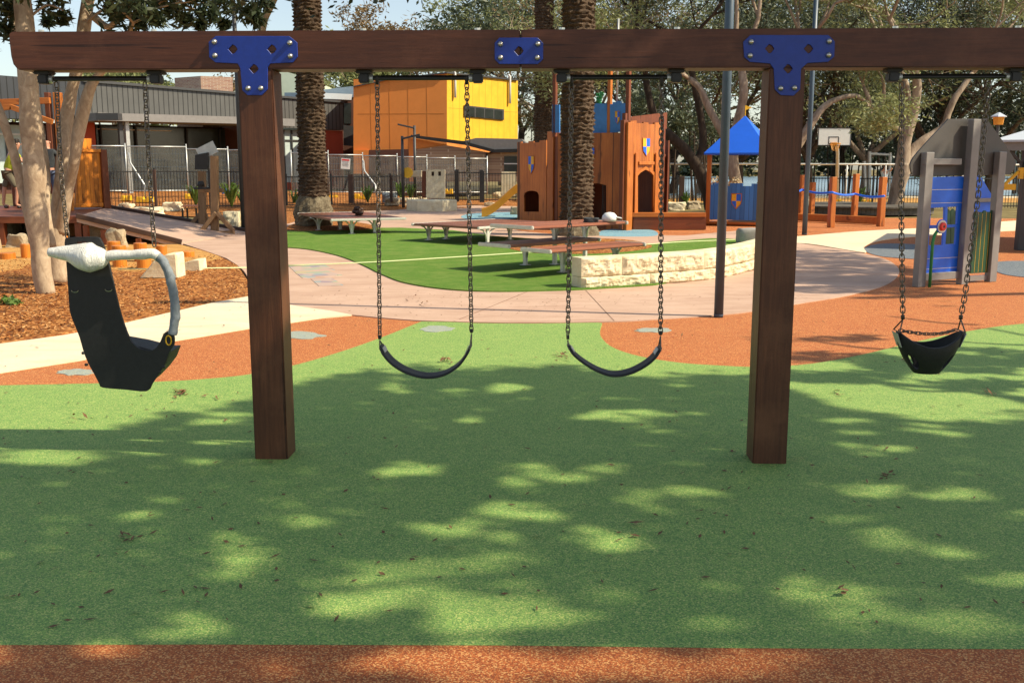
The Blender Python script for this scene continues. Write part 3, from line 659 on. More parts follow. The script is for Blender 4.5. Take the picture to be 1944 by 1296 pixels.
# bucket of the seat behind the back, reaching away from the camera
mb = MB(); Q = [(165, 640), (250, 655), (300, 668), (322, 668), (313, 692), (298, 712), (277, 734), (196, 728), (176, 695), (165, 665)]
P = [SP.uz(x, y, HC) for x, y in Q]; cx_ = sum(p[0] for p in P) / len(P); cz_ = sum(p[1] for p in P) / len(P)
mb.plate([P, [(cx_ + (p[0] - cx_) * .84, cz_ + (p[1] - cz_) * .78) for p in P]], lambda a, b, d: SP.P(a + (0 if d > -.1 else (cx_ - a) * .12), b + (0 if d > -.1 else (cz_ - b) * .12), HC + d), -.26, -.013)
mb.build('seat_bucket', M['rubberblack'], HS, bevel=.003)
for (x, y) in ((158, 670), (164, 692), (311, 696), (303, 706)):
    mb = MB(); mb.rock(SPh(x, y, HC + .004), (.016, .016, .016), x, 2, .1); mb.build('bolt', M['blackmetal'], HS, smooth=True)
for (x, y) in ((142, 551), (206, 549)):
    mb = MB(); c = SPh(x, y, HC + .009)
    mb.tube([c + SP.u * (.02 * math.cos(t)) + Vector((0, 0, .012 * math.sin(t))) for t in [math.pi + i * math.pi / 6 for i in range(7)]], .0022, 5); mb.build('staple', M['bolt'], HS)
mb = MB(); c = SPh(320, 646, HC + .009); mb.tube([c + SP.u * (.016 * math.cos(t)) + Vector((0, 0, .027 * math.sin(t))) for t in [i * math.pi / 6 for i in range(13)]], .004, 6); mb.build('eyelet', M['yellow'], HS, smooth=True)
mb = MB(); bag = smooth_curve([SPh(x, y, HC + .06) for x, y in ((93, 479), (110, 480), (135, 482), (160, 487), (182, 489), (203, 487))], 5); rr = [.024, .032, .036, .044, .052, .062, .076, .088, .094, .090, .078, .060, .040, .030]
rad = [float(np.interp(i / (len(bag) - 1), [0, .15, .35, .55, .72, .9, 1], [.026, .034, .048, .078, .090, .062, .030])) * .93 for i in range(len(bag))]
mb.tube(bag, rad, 40, wob=.13, wsc=9); mb.build('wrapped_buckle', M['plasticwrap'], HS, smooth=True)
mb = MB(); tb = smooth_curve([SPh(x, y, HC + .06) for x, y in ((200, 487), (222, 484), (250, 483), (275, 482), (290, 482), (300, 487))], 6)
mb.tube(tb, [.028 for i in range(len(tb))], 20, wob=.22, wsc=13); mb.build('wrapped_arm', M['plasticwrap'], HS, smooth=True)
mb = MB(); tb = smooth_curve([SPh(x, y, HC + .05) for x, y in ((292, 481), (308, 494), (320, 518), (328, 550), (333, 588), (331, 612), (327, 634))], 7)
mb.tube(tb, [.0255] * len(tb), 20, wob=.22, wsc=30); mb.build('foam_arm', M['foam'], HS, smooth=True)

# ---- toddler bucket swing (right)
base = SPh(1765, 740); base.z = 0
TS = thing('toddler_swing', base, 'black half bucket toddler swing hanging at the right end of the frame', 'swing')
for (pp, sd) in (([(1712, 158), (1711, 400), (1714, 602)], 8), ([(1877, 158), (1856, 380), (1832, 560), (1824, 602)], 9)):
    mb = MB(); chain_mb(mb, [SPh(*q) for q in pp], pitch=.0285, seed=sd); mb.build('chain', M['chain'], TS, fixn=False, smooth=True)
    mb = MB(); mb.rock(SPh(*pp[-1]), (.018, .018, .026), sd, 2, .1); mb.build('shackle_bolt', M['blackmetal'], TS, smooth=True)
# strap front and back, legs openings: a bucket band swept round an oval
cuv = SP.uz(1763, 640, HC)
def tb_pt(t, s):
    """t angle (0 = right, pi/2 = back, 3pi/2 = front); s 0 rim .. 1 bottom"""
    k = 1 - s ** 1.9; rx = .070 + (.178 - .070) * k; ry = .050 + (.105 - .050) * k
    z = cuv[1] + .035 - .235 * s
    side = abs(math.cos(t)); z -= (1 - side * side) * .078 * (1 - s)
    return SP.P(cuv[0] + rx * math.cos(t), z, HC + ry * -math.sin(t))
mb = MB(); NT, NS = 132, 44; vid = {}
for i in range(NT):
    for j in range(NS + 1): vid[(i, j)] = len(mb.v); mb.v.append(tuple(tb_pt(2 * math.pi * i / NT, j / NS)))
def hole(i, j):
    t = 2 * math.pi * (i + .5) / NT; s = (j + .5) / NS
    for tc in (math.radians(222), math.radians(318), math.radians(48), math.radians(132)):
        if ((t - tc) / .27) ** 2 + ((s - .66) / .21) ** 2 < 1: return True
    return False
for i in range(NT):
    for j in range(NS):
        if not hole(i, j): mb.f.append((vid[(i, j)], vid[((i + 1) % NT, j)], vid[((i + 1) % NT, j + 1)], vid[(i, j + 1)]))
mb.f.append(tuple(vid[(i, NS)] for i in range(NT)))
o = mb.build('bucket_seat', M['rubberblack'], TS, smooth=True); so = o.modifiers.new('thickness', 'SOLIDIFY'); so.thickness = .011
mb = MB(); a = SPh(1708, 627, HC + .02); b = SPh(1816, 625, HC + .02); mid = [a + (b - a) * t + Vector((0, 0, -.012 * math.sin(math.pi * t))) + SP.n * .07 * math.sin(math.pi * t) for t in np.linspace(0, 1, 9)]
chain_mb(mb, mid, pitch=.022, wire=.0032, wd=.009, seed=4); mb.build('safety_chain', M['chain'], TS, fixn=False, smooth=True)
for (x, s) in ((1714, -1), (1824, 1)):
    top = SPh(x, 606); cu = cuv[0] + s * .178
    mb = MB(); f, g = SP.P(cu, cuv[1] + .035, HC + .05), SP.P(cu, cuv[1] + .035, HC - .05)
    mb.tube([f, top, g, f], .0042, 6); mb.build('triangle_shackle', M['chain'], TS)
    mb = MB(); c = SP.P(cu - s * .006, cuv[1] - .012, HC); t = SP.u * (.004)
    lean = -s * .03
    c8 = [SP.P(cu + s * a_ + lean * (0 if z_ > 0 else 1), cuv[1] - .012 + z_, HC + d_) for a_ in (.008, .012) for (z_, d_) in ((-.04, -.04), (.04, -.045), (.04, .045), (-.04, .04))]
    mb.hexa(c8); mb.build('side_plate', M['galv'], TS, bevel=.001)
# ================================================================ SEATS AND TABLES ON THE TURF
def slab_thing(name, label, cat, A, B, C, z, legs, group=None, zt=.0):
    """A,B,C: three corners of the top in the photograph; slats run along A->B; castings on both ends"""
    a, b, c = G(*A, z), G(*B, z), G(*C, z)
    e = b - a; L = e.length; rz = math.atan2(e.y, e.x); ex = e.normalized(); ey = Vector((-ex.y, ex.x, 0)); Wd = (c - a).dot(ey); sg = 1 if Wd > 0 else -1; Wd = abs(Wd)
    T_ = thing(name, (a.x, a.y, 0.03), label, cat, group, rz)
    P = lambda u, v, zz: a + ex * u + ey * (sg * v) + Vector((0, 0, zz - z))
    def bx(mb, u0, u1, v0, v1, z0, z1): mb.hexa([P(u0, v0, z0), P(u1, v0, z0), P(u1, v1, z0), P(u0, v1, z0), P(u0, v0, z1), P(u1, v0, z1), P(u1, v1, z1), P(u0, v1, z1)])
    n = max(2, round(Wd / .145)); g = .008; sw = (Wd - .04) / n
    mb = MB()
    for i in range(n): bx(mb, .05, L - .05, .02 + i * sw + g / 2, .02 + (i + 1) * sw - g / 2, z - .052, z - .002)
    mb.build('slats', M['bench_slat'], T_, bevel=.016, seg=2)
    for u in (0, L - .055):
        mb = MB(); bx(mb, u, u + .055, 0, Wd, z - .055, z + .004); mb.build('end_casting', M['alu'], T_, bevel=.012, seg=2)
    for (px, py) in legs:
        q = G(px, py, .03); mb = MB(); u = (q - a).dot(ex); v = (q - a).dot(ey) * sg; u = min(max(u, .08), L - .08); v = min(max(v, .06), Wd - .06)
        bx(mb, u - .027, u + .027, v - .036, v + .036, .03, z - .06); bx(mb, u - .07, u + .07, v - .075, v + .075, .03, .042)
        o = mb.build('leg', M['alu'], T_, bevel=.008)
        mb = MB(); span = min(.22, Wd * .42)
        for s in (-1, 1):
            pts = [P(u, v + s * .03, z - .30 * min(1, span / .2)), P(u, v + s * .06, z - .16 * min(1, span / .2)), P(u, v + s * span * .6, z - .085), P(u, v + s * span, z - .06)]
            mb.tube(pts, [.018, .019, .018, .015], 8)
        mb.build('bracket_arm', M['alu'], o, smooth=True)
    return T_
slab_thing('slatted_platform', 'low square slatted platform seat beside the left palm foot', 'bench', (628, 416), (564, 404), (751, 410), .42, [(668, 444), (711, 442), (605, 437), (646, 436)])
slab_thing('slatted_platform', 'low square slatted platform seat at the middle of the turf', 'bench', (909, 431), (780, 424), (997, 418), .42, [(937, 465), (968, 455), (814, 456), (847, 454)])
slab_thing('picnic_table', 'tall slatted picnic table beside the nearer palm', 'table', (1010, 430), (1194, 420), (969, 423), .76, [(1053, 502), (1113, 486)])
slab_thing('bench', 'slatted bench on the near side of the picnic table', 'bench', (1044, 475), (1228, 461), (1015, 468), .46, [(1031, 513), (1210, 481)])
slab_thing('bench', 'slatted bench on the far side of the picnic table', 'bench', (966, 465), (1142, 452), (940, 458), .46, [(954, 499), (1126, 485)])
# things left on the tables
t_ = G(1157, 420, .77); B_ = thing('helmet', t_ - Vector((0, 0, .0)), 'white cycling helmet lying on the picnic table', 'helmet')
mb = MB(); mb.lathe(t_, [(.115, .0), (.13, .04), (.12, .09), (.08, .135), (.02, .15)], 16); mb.build('shell', M['white'], B_, smooth=True)
mb = MB(); mb.bar(t_ + Vector((.10, -.03, .07)), t_ + Vector((.2, -.03, .05)), .09, .02); mb.build('peak', M['white'], B_, bevel=.006)
mb = MB(); q = G(1122, 421, .77); mb.rock(q + Vector((0, 0, .03)), (.22, .1, .07), 3, 3, .4); tag(mb.build('bag', M['cloth_grey'], smooth=True), 'dark crumpled bag lying on the picnic table', 'bag')
q = G(680, 408, .43); mb = MB()
for k in range(7): mb.rock(q + Vector((.07 * math.sin(k * 2.1), .06 * math.cos(k * 1.7), .03 + .026 * k)), (.17 - .012 * k, .14, .09), k, 2, .7)
tag(mb.build('jacket', M['brownpost'], smooth=True), 'dark brown crumpled jacket on the platform seat by the left palm', 'jacket')
# ================================================================ LOW SANDSTONE WALL
def rough_block(mb, f, u0, u1, z0, z1, d0, d1, seed, amp=.018, nu=14, nz=6):
    """block whose camera side (d1) is rock faced; f(u, z, d)"""
    g = []
    for j in range(nz + 1):
        for i in range(nu + 1):
            u = u0 + (u1 - u0) * i / nu; z = z0 + (z1 - z0) * j / nz
            e = min(i, nu - i, j * 1.5, (nz - j) * 1.5); k = min(1, e / 2.0)
            d = d1 - .03 * (1 - k) + k * amp * (noise.noise(Vector((u * 5 + seed, z * 8, seed))) + .6 * noise.noise(Vector((u * 13, z * 17 + seed, 1))) + .45 * noise.noise(Vector((u * 30, z * 34 + seed, 1))))
            g.append(f(u, z, d))
    n = nu + 1; b0 = len(mb.v); mb.v += [tuple(p) for p in g]
    mb.f += [(b0 + j * n + i, b0 + j * n + i + 1, b0 + (j + 1) * n + i + 1, b0 + (j + 1) * n + i) for j in range(nz) for i in range(nu)]
    bk = len(mb.v); mb.v += [tuple(f(u, z, d0)) for (u, z) in ((u0, z0), (u1, z0), (u1, z1), (u0, z1))]
    top = [b0 + nz * n + i for i in range(n)]; bot = [b0 + i for i in range(n)]; lf = [b0 + j * n for j in range(nz + 1)]; rt = [b0 + j * n + nu for j in range(nz + 1)]
    mb.f.append(tuple(top + [bk + 2, bk + 3])); mb.f.append(tuple(reversed(bot)) + (bk, bk + 1)); mb.f.append(tuple(lf) + (bk + 3, bk)); mb.f.append(tuple(reversed(rt)) + (bk + 1, bk + 2)); mb.f.append((bk, bk + 3, bk + 2, bk + 1))
wallpts = smooth_curve([tuple(G(x, y, .02)) for x, y in ((1105, 548), (1230, 540), (1355, 529), (1427, 513), (1482, 494))], 24)
cum = [0]
for i in range(len(wallpts) - 1): cum.append(cum[-1] + (wallpts[i + 1] - wallpts[i]).length)
def wallf(u, z, d):
    i = 0
    while i < len(cum) - 2 and cum[i + 1] < u: i += 1
    t = (u - cum[i]) / max(1e-6, cum[i + 1] - cum[i]); p = wallpts[i].lerp(wallpts[i + 1], t)
    a = wallpts[max(0, i - 4)]; b = wallpts[min(len(wallpts) - 1, i + 5)]; e = (b - a).normalized(); n = Vector((e.y, -e.x, 0))
    if n.y > 0: n = -n
    return Vector((p.x + n.x * d, p.y + n.y * d, z))
Wt = thing('sandstone_wall', G(1260, 540), 'low curved wall of rock faced cream sandstone blocks by the picnic table', 'wall')
for (za, zb, cuts) in ((.012, .17, [0, 1.15, 2.35, 3.3, 4.4, 5.6, 6.9, 8.2]), (.176, .435, [0, .66, 2.2, 3.0, 4.3, 5.4, 6.4, 7.7, 9])):
    mb = MB(); cuts = [c for c in cuts if c < cum[-1] - .3] + [cum[-1]]
    for i in range(len(cuts) - 1): rough_block(mb, wallf, cuts[i] + .003, cuts[i + 1] - .003, za, zb, -.30, .0, i * 3.7 + za * 9, nu=max(8, int((cuts[i + 1] - cuts[i]) * 36)), nz=12, amp=.030)
    mb.build('stone_course', M['sandstone'], Wt)
mb = MB(); q = G(1402, 462, .02); mb.rock(q + Vector((.25, 0, .16)), (.55, .45, .34), 5, 3, .12); tag(mb.build('boulder', M['grey_conc'], smooth=True), 'smooth grey boulder behind the far end of the low wall', 'rock')
# ================================================================ POLES
def pole(px, py, r, h, label, mat='polegrey', head=None, z=0.0, group=None, name='lamp_pole'):
    b = G(px, py, z); T_ = thing(name, b, label, 'pole', group); mb = MB(); mb.tube([b, b + Vector((0, 0, h))], [r, r * .86], 20); mb.build('shaft', M[mat], T_, smooth=True)
    mb = MB(); mb.tube([b + Vector((0, 0, .02)), b + Vector((0, 0, .035))], [r * 1.04, r * 1.04], 20); mb.build('base_collar', M[mat], T_)
    t = b + Vector((0, 0, h)); mb = MB()
    if head: mb.box(t + Vector((head * .35, 0, -.03)), (.75, .22, .07), 0, 0, -.22 * head)
    else: mb.box(t + Vector((-.35, 0, .05)), (.9, .25, .08))
    mb.build('lamp_head', M['darkgrey'], T_, bevel=.01)
    return T_
pole(1364, 602, .052, 5.6, 'blue grey lamp pole standing at the edge of the pink path, nearest the right post')
pole(1527, 446, .062, 6.5, 'blue grey lamp pole standing on orange rubber behind the right post')
pole(463, 440, .06, 6.5, 'dark thin lamp pole rising behind the left post', 'darkgrey')
pole(766, 396, .065, 2.9, 'dark lamp post with its flat head turned right, by the black fence', 'darkgrey', head=1)
pole(789, 390, .065, 3.45, 'dark lamp post with its flat head turned left, by the black fence', 'darkgrey', head=-1)
pole(1926, 366, .16, 14.0, 'pale tall light pole far behind the shelter', 'galv')
# ================================================================ PALMS
def palm(px, py, r, h, label, foot=0.0, seed=0, row=.10, frs=34):
    b = G(px, py, 0); T_ = thing('palm_tree', b, label, 'palm', 'date palms with scaly trunks'); mb = MB(); n = 44; rows = int(h / row); z = .0; prof = []
    sub = 4
    for i in range(rows * sub): prof.append(i / sub)
    base = 0; vs = []
    for q in prof:
        for k in range(n):
            t = 2 * math.pi * k / n; rowi = math.floor(q); fr = q - rowi
            zz = q * row; kk = 11; ph = (rowi % 2) * math.pi / kk + .13 * rowi
            scal = .5 + .5 * math.cos(kk * (t + ph)); saw = fr
            d = .085 * saw * (.25 + .75 * scal) + .05 * (noise.noise(Vector((t * 2.2, zz * 3.5, seed))))
            d += .035 * noise.noise(Vector((math.cos(t) * 6, math.sin(t) * 6, zz * 9 + seed)))
            rr = r * (.93 + .12 * math.exp(-zz / .5)) + d; sag = -.045 * scal * saw + .05 * noise.noise(Vector((math.cos(t) * 2.5, math.sin(t) * 2.5, rowi * .7 + seed)))
            vs.append((b.x + rr * math.cos(t), b.y + rr * math.sin(t), zz + sag + foot))
    m = len(prof)
    mb.add(vs, [(i * n + k, i * n + (k + 1) % n, (i + 1) * n + (k + 1) % n, (i + 1) * n + k) for i in range(m - 1) for k in range(n)] + [tuple((m - 1) * n + k for k in range(n))])
    mb.build('trunk', M['bark_palm'], T_, fixn=True)
    if foot or True:
        ft = MB(); pf = [(r * 1.28, -.1), (r * 1.40, .1), (r * 1.42, .35), (r * 1.30, .62), (r * 1.02, .9), (r * .8, 1.0)] if foot else [(r * 1.5, -.1), (r * 1.42, .08), (r * 1.3, .2), (r * 1.05, .36), (r * .8, .4)]
        P2 = smooth_curve([(a, c, 0) for a, c in pf], 5); nn = 40; V = []
        for p in P2:
            for k in range(nn):
                t = 2 * math.pi * k / nn; rr = p.x * (1 + .12 * noise.noise(Vector((math.cos(t) * 2.6, math.sin(t) * 2.6, p.y * 3 + seed))) + .07 * noise.noise(Vector((math.cos(t) * 9, math.sin(t) * 9, p.y * 11))))
                V.append((b.x + rr * math.cos(t), b.y + rr * math.sin(t), p.y))
        ft.add(V, [(i * nn + k, i * nn + (k + 1) % nn, (i + 1) * nn + (k + 1) % nn, (i + 1) * nn + k) for i in range(len(P2) - 1) for k in range(nn)] + [tuple((len(P2) - 1) * nn + k for k in range(nn))])
        ft.build('root_mass', M['palm_foot'], T_, smooth=False)
    # crown of arching fronds
    top = b + Vector((0, 0, h + foot)); rr = random.Random(seed); mb = MB()
    for k in range(frs):
        az = k * 2.39996; el = R(75 - 95 * (k / frs)); L = rr.uniform(3.0, 4.0); pts = []; p = top.copy(); d = Vector((math.cos(az) * math.cos(el), math.sin(az) * math.cos(el), math.sin(el)))
        for i in range(13): pts.append(p.copy()); p = p + d * (L / 12); d = (d + Vector((0, 0, -.12))).normalized()
        mb.tube(pts, [.035 * (1 - i / 14) for i in range(13)], 4)
        side = Vector((-math.sin(az), math.cos(az), 0))
        for i in range(2, 13):
            for hh in range(3):
                q = pts[i - 1].lerp(pts[i], hh / 3); dd = (pts[i] - pts[i - 1]).normalized(); ll = .55 * math.sin(math.pi * min(1, (i + 1) / 14)) + .1
                for s in (-1, 1):
                    e = q + (side * s * .8 + dd * .6 + Vector((0, 0, .15))).normalized() * ll; w_ = dd * .022
                    mb.add([q - w_, q + w_, e], [(0, 1, 2)])
    mb.build('crown', M['frond'], T_, fixn=False)
    return T_
palm(597, 430, .375, 9.5, 'thick date palm trunk with a bulging root foot beside the low platform seat', foot=.85, seed=3)
palm(1094, 447, .385, 9.8, 'thick date palm trunk behind the picnic table', seed=8)
palm(1031, 402, .34, 11.5, 'dark palm trunk standing behind the timber castle', seed=14)
b0 = Vector((13.5, 18.35, 0))
# ================================================================ CASTLE
def arch(x0, x1, y0, y1, n=6, point=0.0):
    """pixel outline of an arched opening, springing at 30 % of its height"""
    cx, ys = (x0 + x1) / 2, y0 + (y1 - y0) * .22; o = [(x0, y1), (x0, ys)]
    for i in range(1, n):
        t = math.pi - math.pi * i / n; o.append((cx + (x1 - x0) / 2 * math.cos(t), ys - (ys - y0) * math.sin(t) ** (.8)))
    return o + [(x1, ys), (x1, y1)]
def panel_px(T_, name, pl, outl, holes, mat, d0, d1, bevel=0.0):
    P = [pl.uz(x, y, d1) for x, y in outl]; H = [[pl.uz(x, y, d1) for x, y in h] for h in holes]
    mb = MB(); mb.plate([P] + H, lambda a, b, d: pl.P(a, b, d), d0, d1); return mb.build(name, M[mat], T_, bevel=bevel)
def shield(T_, pl, x0, y0, x1, y1, d, swap=False):
    cx, cy = (x0 + x1) / 2, y0 + (y1 - y0) * .47; bl, ye = ('toy_blue', 'yellow')
    ol = [(x0, y0), (x1, y0), (x1, cy), (x1 - (x1 - x0) * .08, y0 + (y1 - y0) * .72), (cx, y1), (x0 + (x1 - x0) * .08, y0 + (y1 - y0) * .72), (x0, cy)]
    big = [(cx + (x - cx) * 1.14, (y0 + y1) / 2 + (y - (y0 + y1) / 2) * 1.09) for x, y in ol]
    S_ = panel_px(T_, 'shield', pl, big, [], 'owood', d, d + .012)
    q = [[(x0, y0), (cx, y0), (cx, cy), (x0, cy)], [(cx, y0), (x1, y0), (x1, cy), (cx, cy)], [(x0, cy), (cx, cy), (cx, y1), (ol[5][0], ol[5][1])], [(cx, cy), (x1, cy), (ol[3][0], ol[3][1]), (cx, y1)]]
    for i, r_ in enumerate(q):
        c_ = (bl if i in (1, 2) else ye) if not swap else (ye if i in (1, 2) else bl)
        panel_px(S_, 'quarter', pl, r_, [], c_, d + .012, d + .020)
CA = thing('timber_castle', G(1120, 428), 'orange timber castle play structure with crenellated panels, behind the nearer palm', 'play structure')
pA = Plane(G(982, 418), G(1040, 422)); pB = Plane(G(1055, 431), G(1192, 437)); pC = Plane(G(1186, 438), G(1262, 431))
cren = [(982, 420), (982, 270), (990, 269), (990, 272), (1003, 271), (1003, 268), (1013, 268), (1013, 271), (1024, 270), (1024, 267), (1037, 266), (1037, 420)]
w1 = panel_px(CA, 'front_panel', pA, cren, [arch(995, 1023, 362, 402)], 'owood_p', -.05, 0)
shield(w1, pA, 1003, 297, 1013, 329, .002, True)
def postpx(T_, pl, x0, x1, y0, y1, mat='owood', th=.12, d=0.0, name='post', bv=.008):
    mb = MB(); pl.pbox(mb, x0, y0, x1, y1, d - th, d); return mb.build(name, M[mat], T_, bevel=bv)
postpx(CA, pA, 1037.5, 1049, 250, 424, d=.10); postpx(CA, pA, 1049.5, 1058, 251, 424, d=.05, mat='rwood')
w2 = panel_px(CA, 'front_panel', pB, [(1059, 433), (1059, 253), (1186, 252), (1186, 440)], [[(1118, 436), (1118, 349), (1135, 348), (1151, 352), (1151, 436)]], 'owood_p', -.05, 0)
shield(w2, pB, 1117, 281, 1128, 307, .002)
# side and back walls, so that the openings look into a closed dark room
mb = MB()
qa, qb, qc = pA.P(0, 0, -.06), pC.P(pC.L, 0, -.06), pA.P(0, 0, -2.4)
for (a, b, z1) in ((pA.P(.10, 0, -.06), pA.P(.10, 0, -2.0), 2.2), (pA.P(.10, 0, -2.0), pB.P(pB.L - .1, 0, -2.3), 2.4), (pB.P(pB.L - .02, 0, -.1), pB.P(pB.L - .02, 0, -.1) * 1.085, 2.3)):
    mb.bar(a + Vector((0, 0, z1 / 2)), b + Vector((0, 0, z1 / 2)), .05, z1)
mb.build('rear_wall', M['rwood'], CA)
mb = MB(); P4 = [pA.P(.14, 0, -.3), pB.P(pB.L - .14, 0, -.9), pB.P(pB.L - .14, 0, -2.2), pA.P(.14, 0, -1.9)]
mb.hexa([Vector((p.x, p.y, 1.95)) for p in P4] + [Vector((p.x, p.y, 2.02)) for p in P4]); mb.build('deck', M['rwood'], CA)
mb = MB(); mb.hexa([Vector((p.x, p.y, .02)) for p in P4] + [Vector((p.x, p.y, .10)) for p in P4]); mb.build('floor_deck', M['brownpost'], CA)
# upper blue parapet and tall posts
pU = Plane(pB.P(0, 0, -.9), pB.P(pB.L, 0, -.9)); pU2 = Plane(pB.P(0, 0, -.15), pB.P(pB.L, 0, -.15))
panel_px(CA, 'parapet', pU2, [(1122, 254), (1122, 196), (1152, 197), (1152, 254)], [], 'toy_blue2', -.04, 0)
w3 = panel_px(CA, 'parapet', pU2, [(1158, 252), (1158, 198), (1163, 198), (1163, 194), (1170, 194), (1170, 192), (1178, 192), (1178, 196), (1187, 196), (1187, 250)], [], 'toy_blue2', -.04, 0)
shield(w3, pU2, 1168, 212, 1176, 235, .002)
panel_px(CA, 'parapet', pU, [(1048, 252), (1048, 199), (1062, 199), (1062, 252)], [], 'toy_blue2', -.04, 0)
def tallpost(pl, x0, x1, ytop, ybot, mat, d=0.0):
    u0, zb = pl.uz(x0, ybot, d); u1 = pl.uz(x1, ybot, d)[0]; zt = pl.uz((x0 + x1) / 2, ytop, d)[1]; mb = MB(); pl.box(mb, u0, u1, max(0, zb), zt, d - .11, d); mb.build('post', M[mat], CA, bevel=.008)
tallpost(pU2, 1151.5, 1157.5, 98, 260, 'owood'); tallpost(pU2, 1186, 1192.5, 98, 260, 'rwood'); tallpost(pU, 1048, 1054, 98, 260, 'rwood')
a = pU2.hit(1171, 205, -.2); mb = MB(); mb.tube([a, a + Vector((0, 0, 2.3))], .028, 10); mb.build('flag_pole', M['galv'], CA, smooth=True)
a = pU2.hit(1139, 192, -.1); mb = MB()
for k in range(9): mb.rock(a + Vector((.13 * math.cos(k * 2.2) * (k % 3) / 2, .08 * math.sin(k * 2.2), -.05 + .03 * k)), (.10, .08, .08), k, 2, .5)
mb.build('green_ornament', M['pipe_green'], CA)
# right tower with arched door
tw = [(1197, 436), (1197, 230), (1209, 229), (1209, 234), (1222, 234), (1222, 232), (1231, 233), (1231, 236), (1243, 236), (1243, 233), (1256, 233), (1256, 431)]
door = [(1211, 408), (1211, 334), (1216, 328), (1226, 322), (1236, 327), (1241, 333), (1241, 407)]
w4 = panel_px(CA, 'tower_front', pC, tw, [door], 'owood_p', -.06, 0)
shield(w4, pC, 1221, 263, 1234, 296, .004)
panel_px(CA, 'door_frame', pC, [(1206, 409), (1206, 331), (1226, 316), (1246, 329), (1246, 408)], [[(x, y) for x, y in door]], 'owood', .001, .03)
postpx(CA, pC, 1214, 1243, 307, 313, th=.06, d=.08, name='lintel'); postpx(CA, pC, 1205, 1209, 290, 408, th=.03, d=.06); postpx(CA, pC, 1243, 1247, 290, 406, th=.03, d=.06)
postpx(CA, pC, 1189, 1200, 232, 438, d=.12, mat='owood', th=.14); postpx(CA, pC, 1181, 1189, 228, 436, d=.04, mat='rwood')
# open tower sides and back roof line
mb = MB(); e0, e1 = pC.P(pC.L * .93, 0, -.06), pC.P(pC.L * .93, 0, -1.2)

mb = MB()
for d_ in (-.1, -1.2):
    for u in (.06, pC.L - .06): c = pC.P(u, 1.5, -.1); c = Vector((c.x * (1 - d_ / 28), c.y * (1 - d_ / 28), 1.5)); mb.box(c, (.1, .1, 3.1), math.atan2(pC.u.y, pC.u.x))
mb.build('tower_frame', M['rwood'], CA)
mb = MB(); c0, c1, c2, c3 = [pC.P(u, 0, 0) * k for u, k in ((.02, 1.046), (pC.L - .03, 1.046), (pC.L - .03, 1.049), (.02, 1.049))]
mb.hexa([Vector((p.x, p.y, 2.75)) for p in (c0, c1, c2, c3)] + [Vector((p.x, p.y, z)) for p, z in ((c0, 3.0), (c1, 3.22), (c2, 3.22), (c3, 3.0))]); mb.build('rear_parapet', M['rwood'], CA)
mb = MB()
for k in range(7):
    c = pC.P(.28 + k * .075, .95, -.9); mb.box(c, (.018, .018, 1.1), 0)
mb.build('door_bars', M['blackmetal'], CA)
# slide
mb = MB(); sl = [(978, 352, 1.05), (962, 366, .8), (948, 382, .52), (934, 396, .28), (922, 408, .14), (914, 410, .10)]
S0 = G(984, 412); dirx = (G(920, 412) - G(984, 412)); prof = [(-.1, 1.0), (.1, .90), (.35, .66), (.6, .40), (.8, .24), (.95, .17), (1.08, .14)]
pp = smooth_curve([(S0.x + dirx.x * t, S0.y + dirx.y * t - .15, z) for t, z in prof], 4); V = []; sec = [(-.33, .15), (-.29, .16), (-.26, 0), (.26, 0), (.29, .16), (.33, .15), (.33, -.13), (-.33, -.13)]
pr = Vector((0, 1, 0)); m = len(sec)
for p in pp:
    for (a_, h_) in sec: V.append(tuple(p + Vector((0, 1, 0)) * (a_ + .2) + Vector((0, 0, h_))))
mb.add(V, [(i * m + j, i * m + (j + 1) % m, (i + 1) * m + (j + 1) % m, (i + 1) * m + j) for i in range(len(pp) - 1) for j in range(m)] + [tuple(range(m)), tuple((len(pp) - 1) * m + j for j in range(m))])
mb.build('slide', M['slide'], CA, smooth=False)
# deck sill joining the tower and the turret
pD = Plane(G(1200, 437), G(1345, 437))
mb = MB(); pD.pbox(mb, 1200, 404, 1340, 412, -.3, 0); mb.build('deck_rail', M['owood_x'], CA, bevel=.006)
mb = MB(); pD.pbox(mb, 1202, 412.5, 1340, 436, -.25, -.02); mb.build('deck_sill', M['rwood_x'], CA)
# ================================================================ TURRET
cT = G(1414, 428); cT.y += .5; TU = thing('turret_cubby', cT, 'blue roofed play turret with shield panels behind the lamp pole', 'play structure', rz=-R(24.6))
ct = Vector((cT.x, cT.y, 0)); rt = Matrix.Rotation(-R(24.6), 3, 'Z')
def TP(x, y, z): return ct + rt @ Vector((x, y, z))
hr = .94; mb = MB(); ap = TP(0, 0, 3.13); cs = [TP(-hr, -hr, 2.06), TP(hr, -hr, 2.06), TP(hr, hr, 2.06), TP(-hr, hr, 2.06)]; lo = [p - Vector((0, 0, .05)) for p in cs]
mb.add([ap] + cs + lo + [ap - Vector((0, 0, .06))], [(0, 1, 2), (0, 2, 3), (0, 3, 4), (0, 4, 1), (1, 5, 6, 2), (2, 6, 7, 3), (3, 7, 8, 4), (4, 8, 5, 1), (9, 6, 5), (9, 7, 6), (9, 8, 7), (9, 5, 8)])
rf = mb.build('roof', M['canvas_blue'], TU)
mb = MB(); mb.tube([ap - Vector((0, 0, .02)), ap + Vector((0, 0, .28))], .014, 8); mb.add([ap + Vector((.01, 0, .28)), ap + Vector((.2, 0, .22)), ap + Vector((.01, 0, .15)), ap + Vector((.01, .012, .28)), ap + Vector((.2, .012, .22)), ap + Vector((.01, .012, .15))], [(0, 1, 2), (5, 4, 3), (0, 3, 4, 1), (1, 4, 5, 2), (2, 5, 3, 0)])
mb.build('flag', M['yellow'], rf)
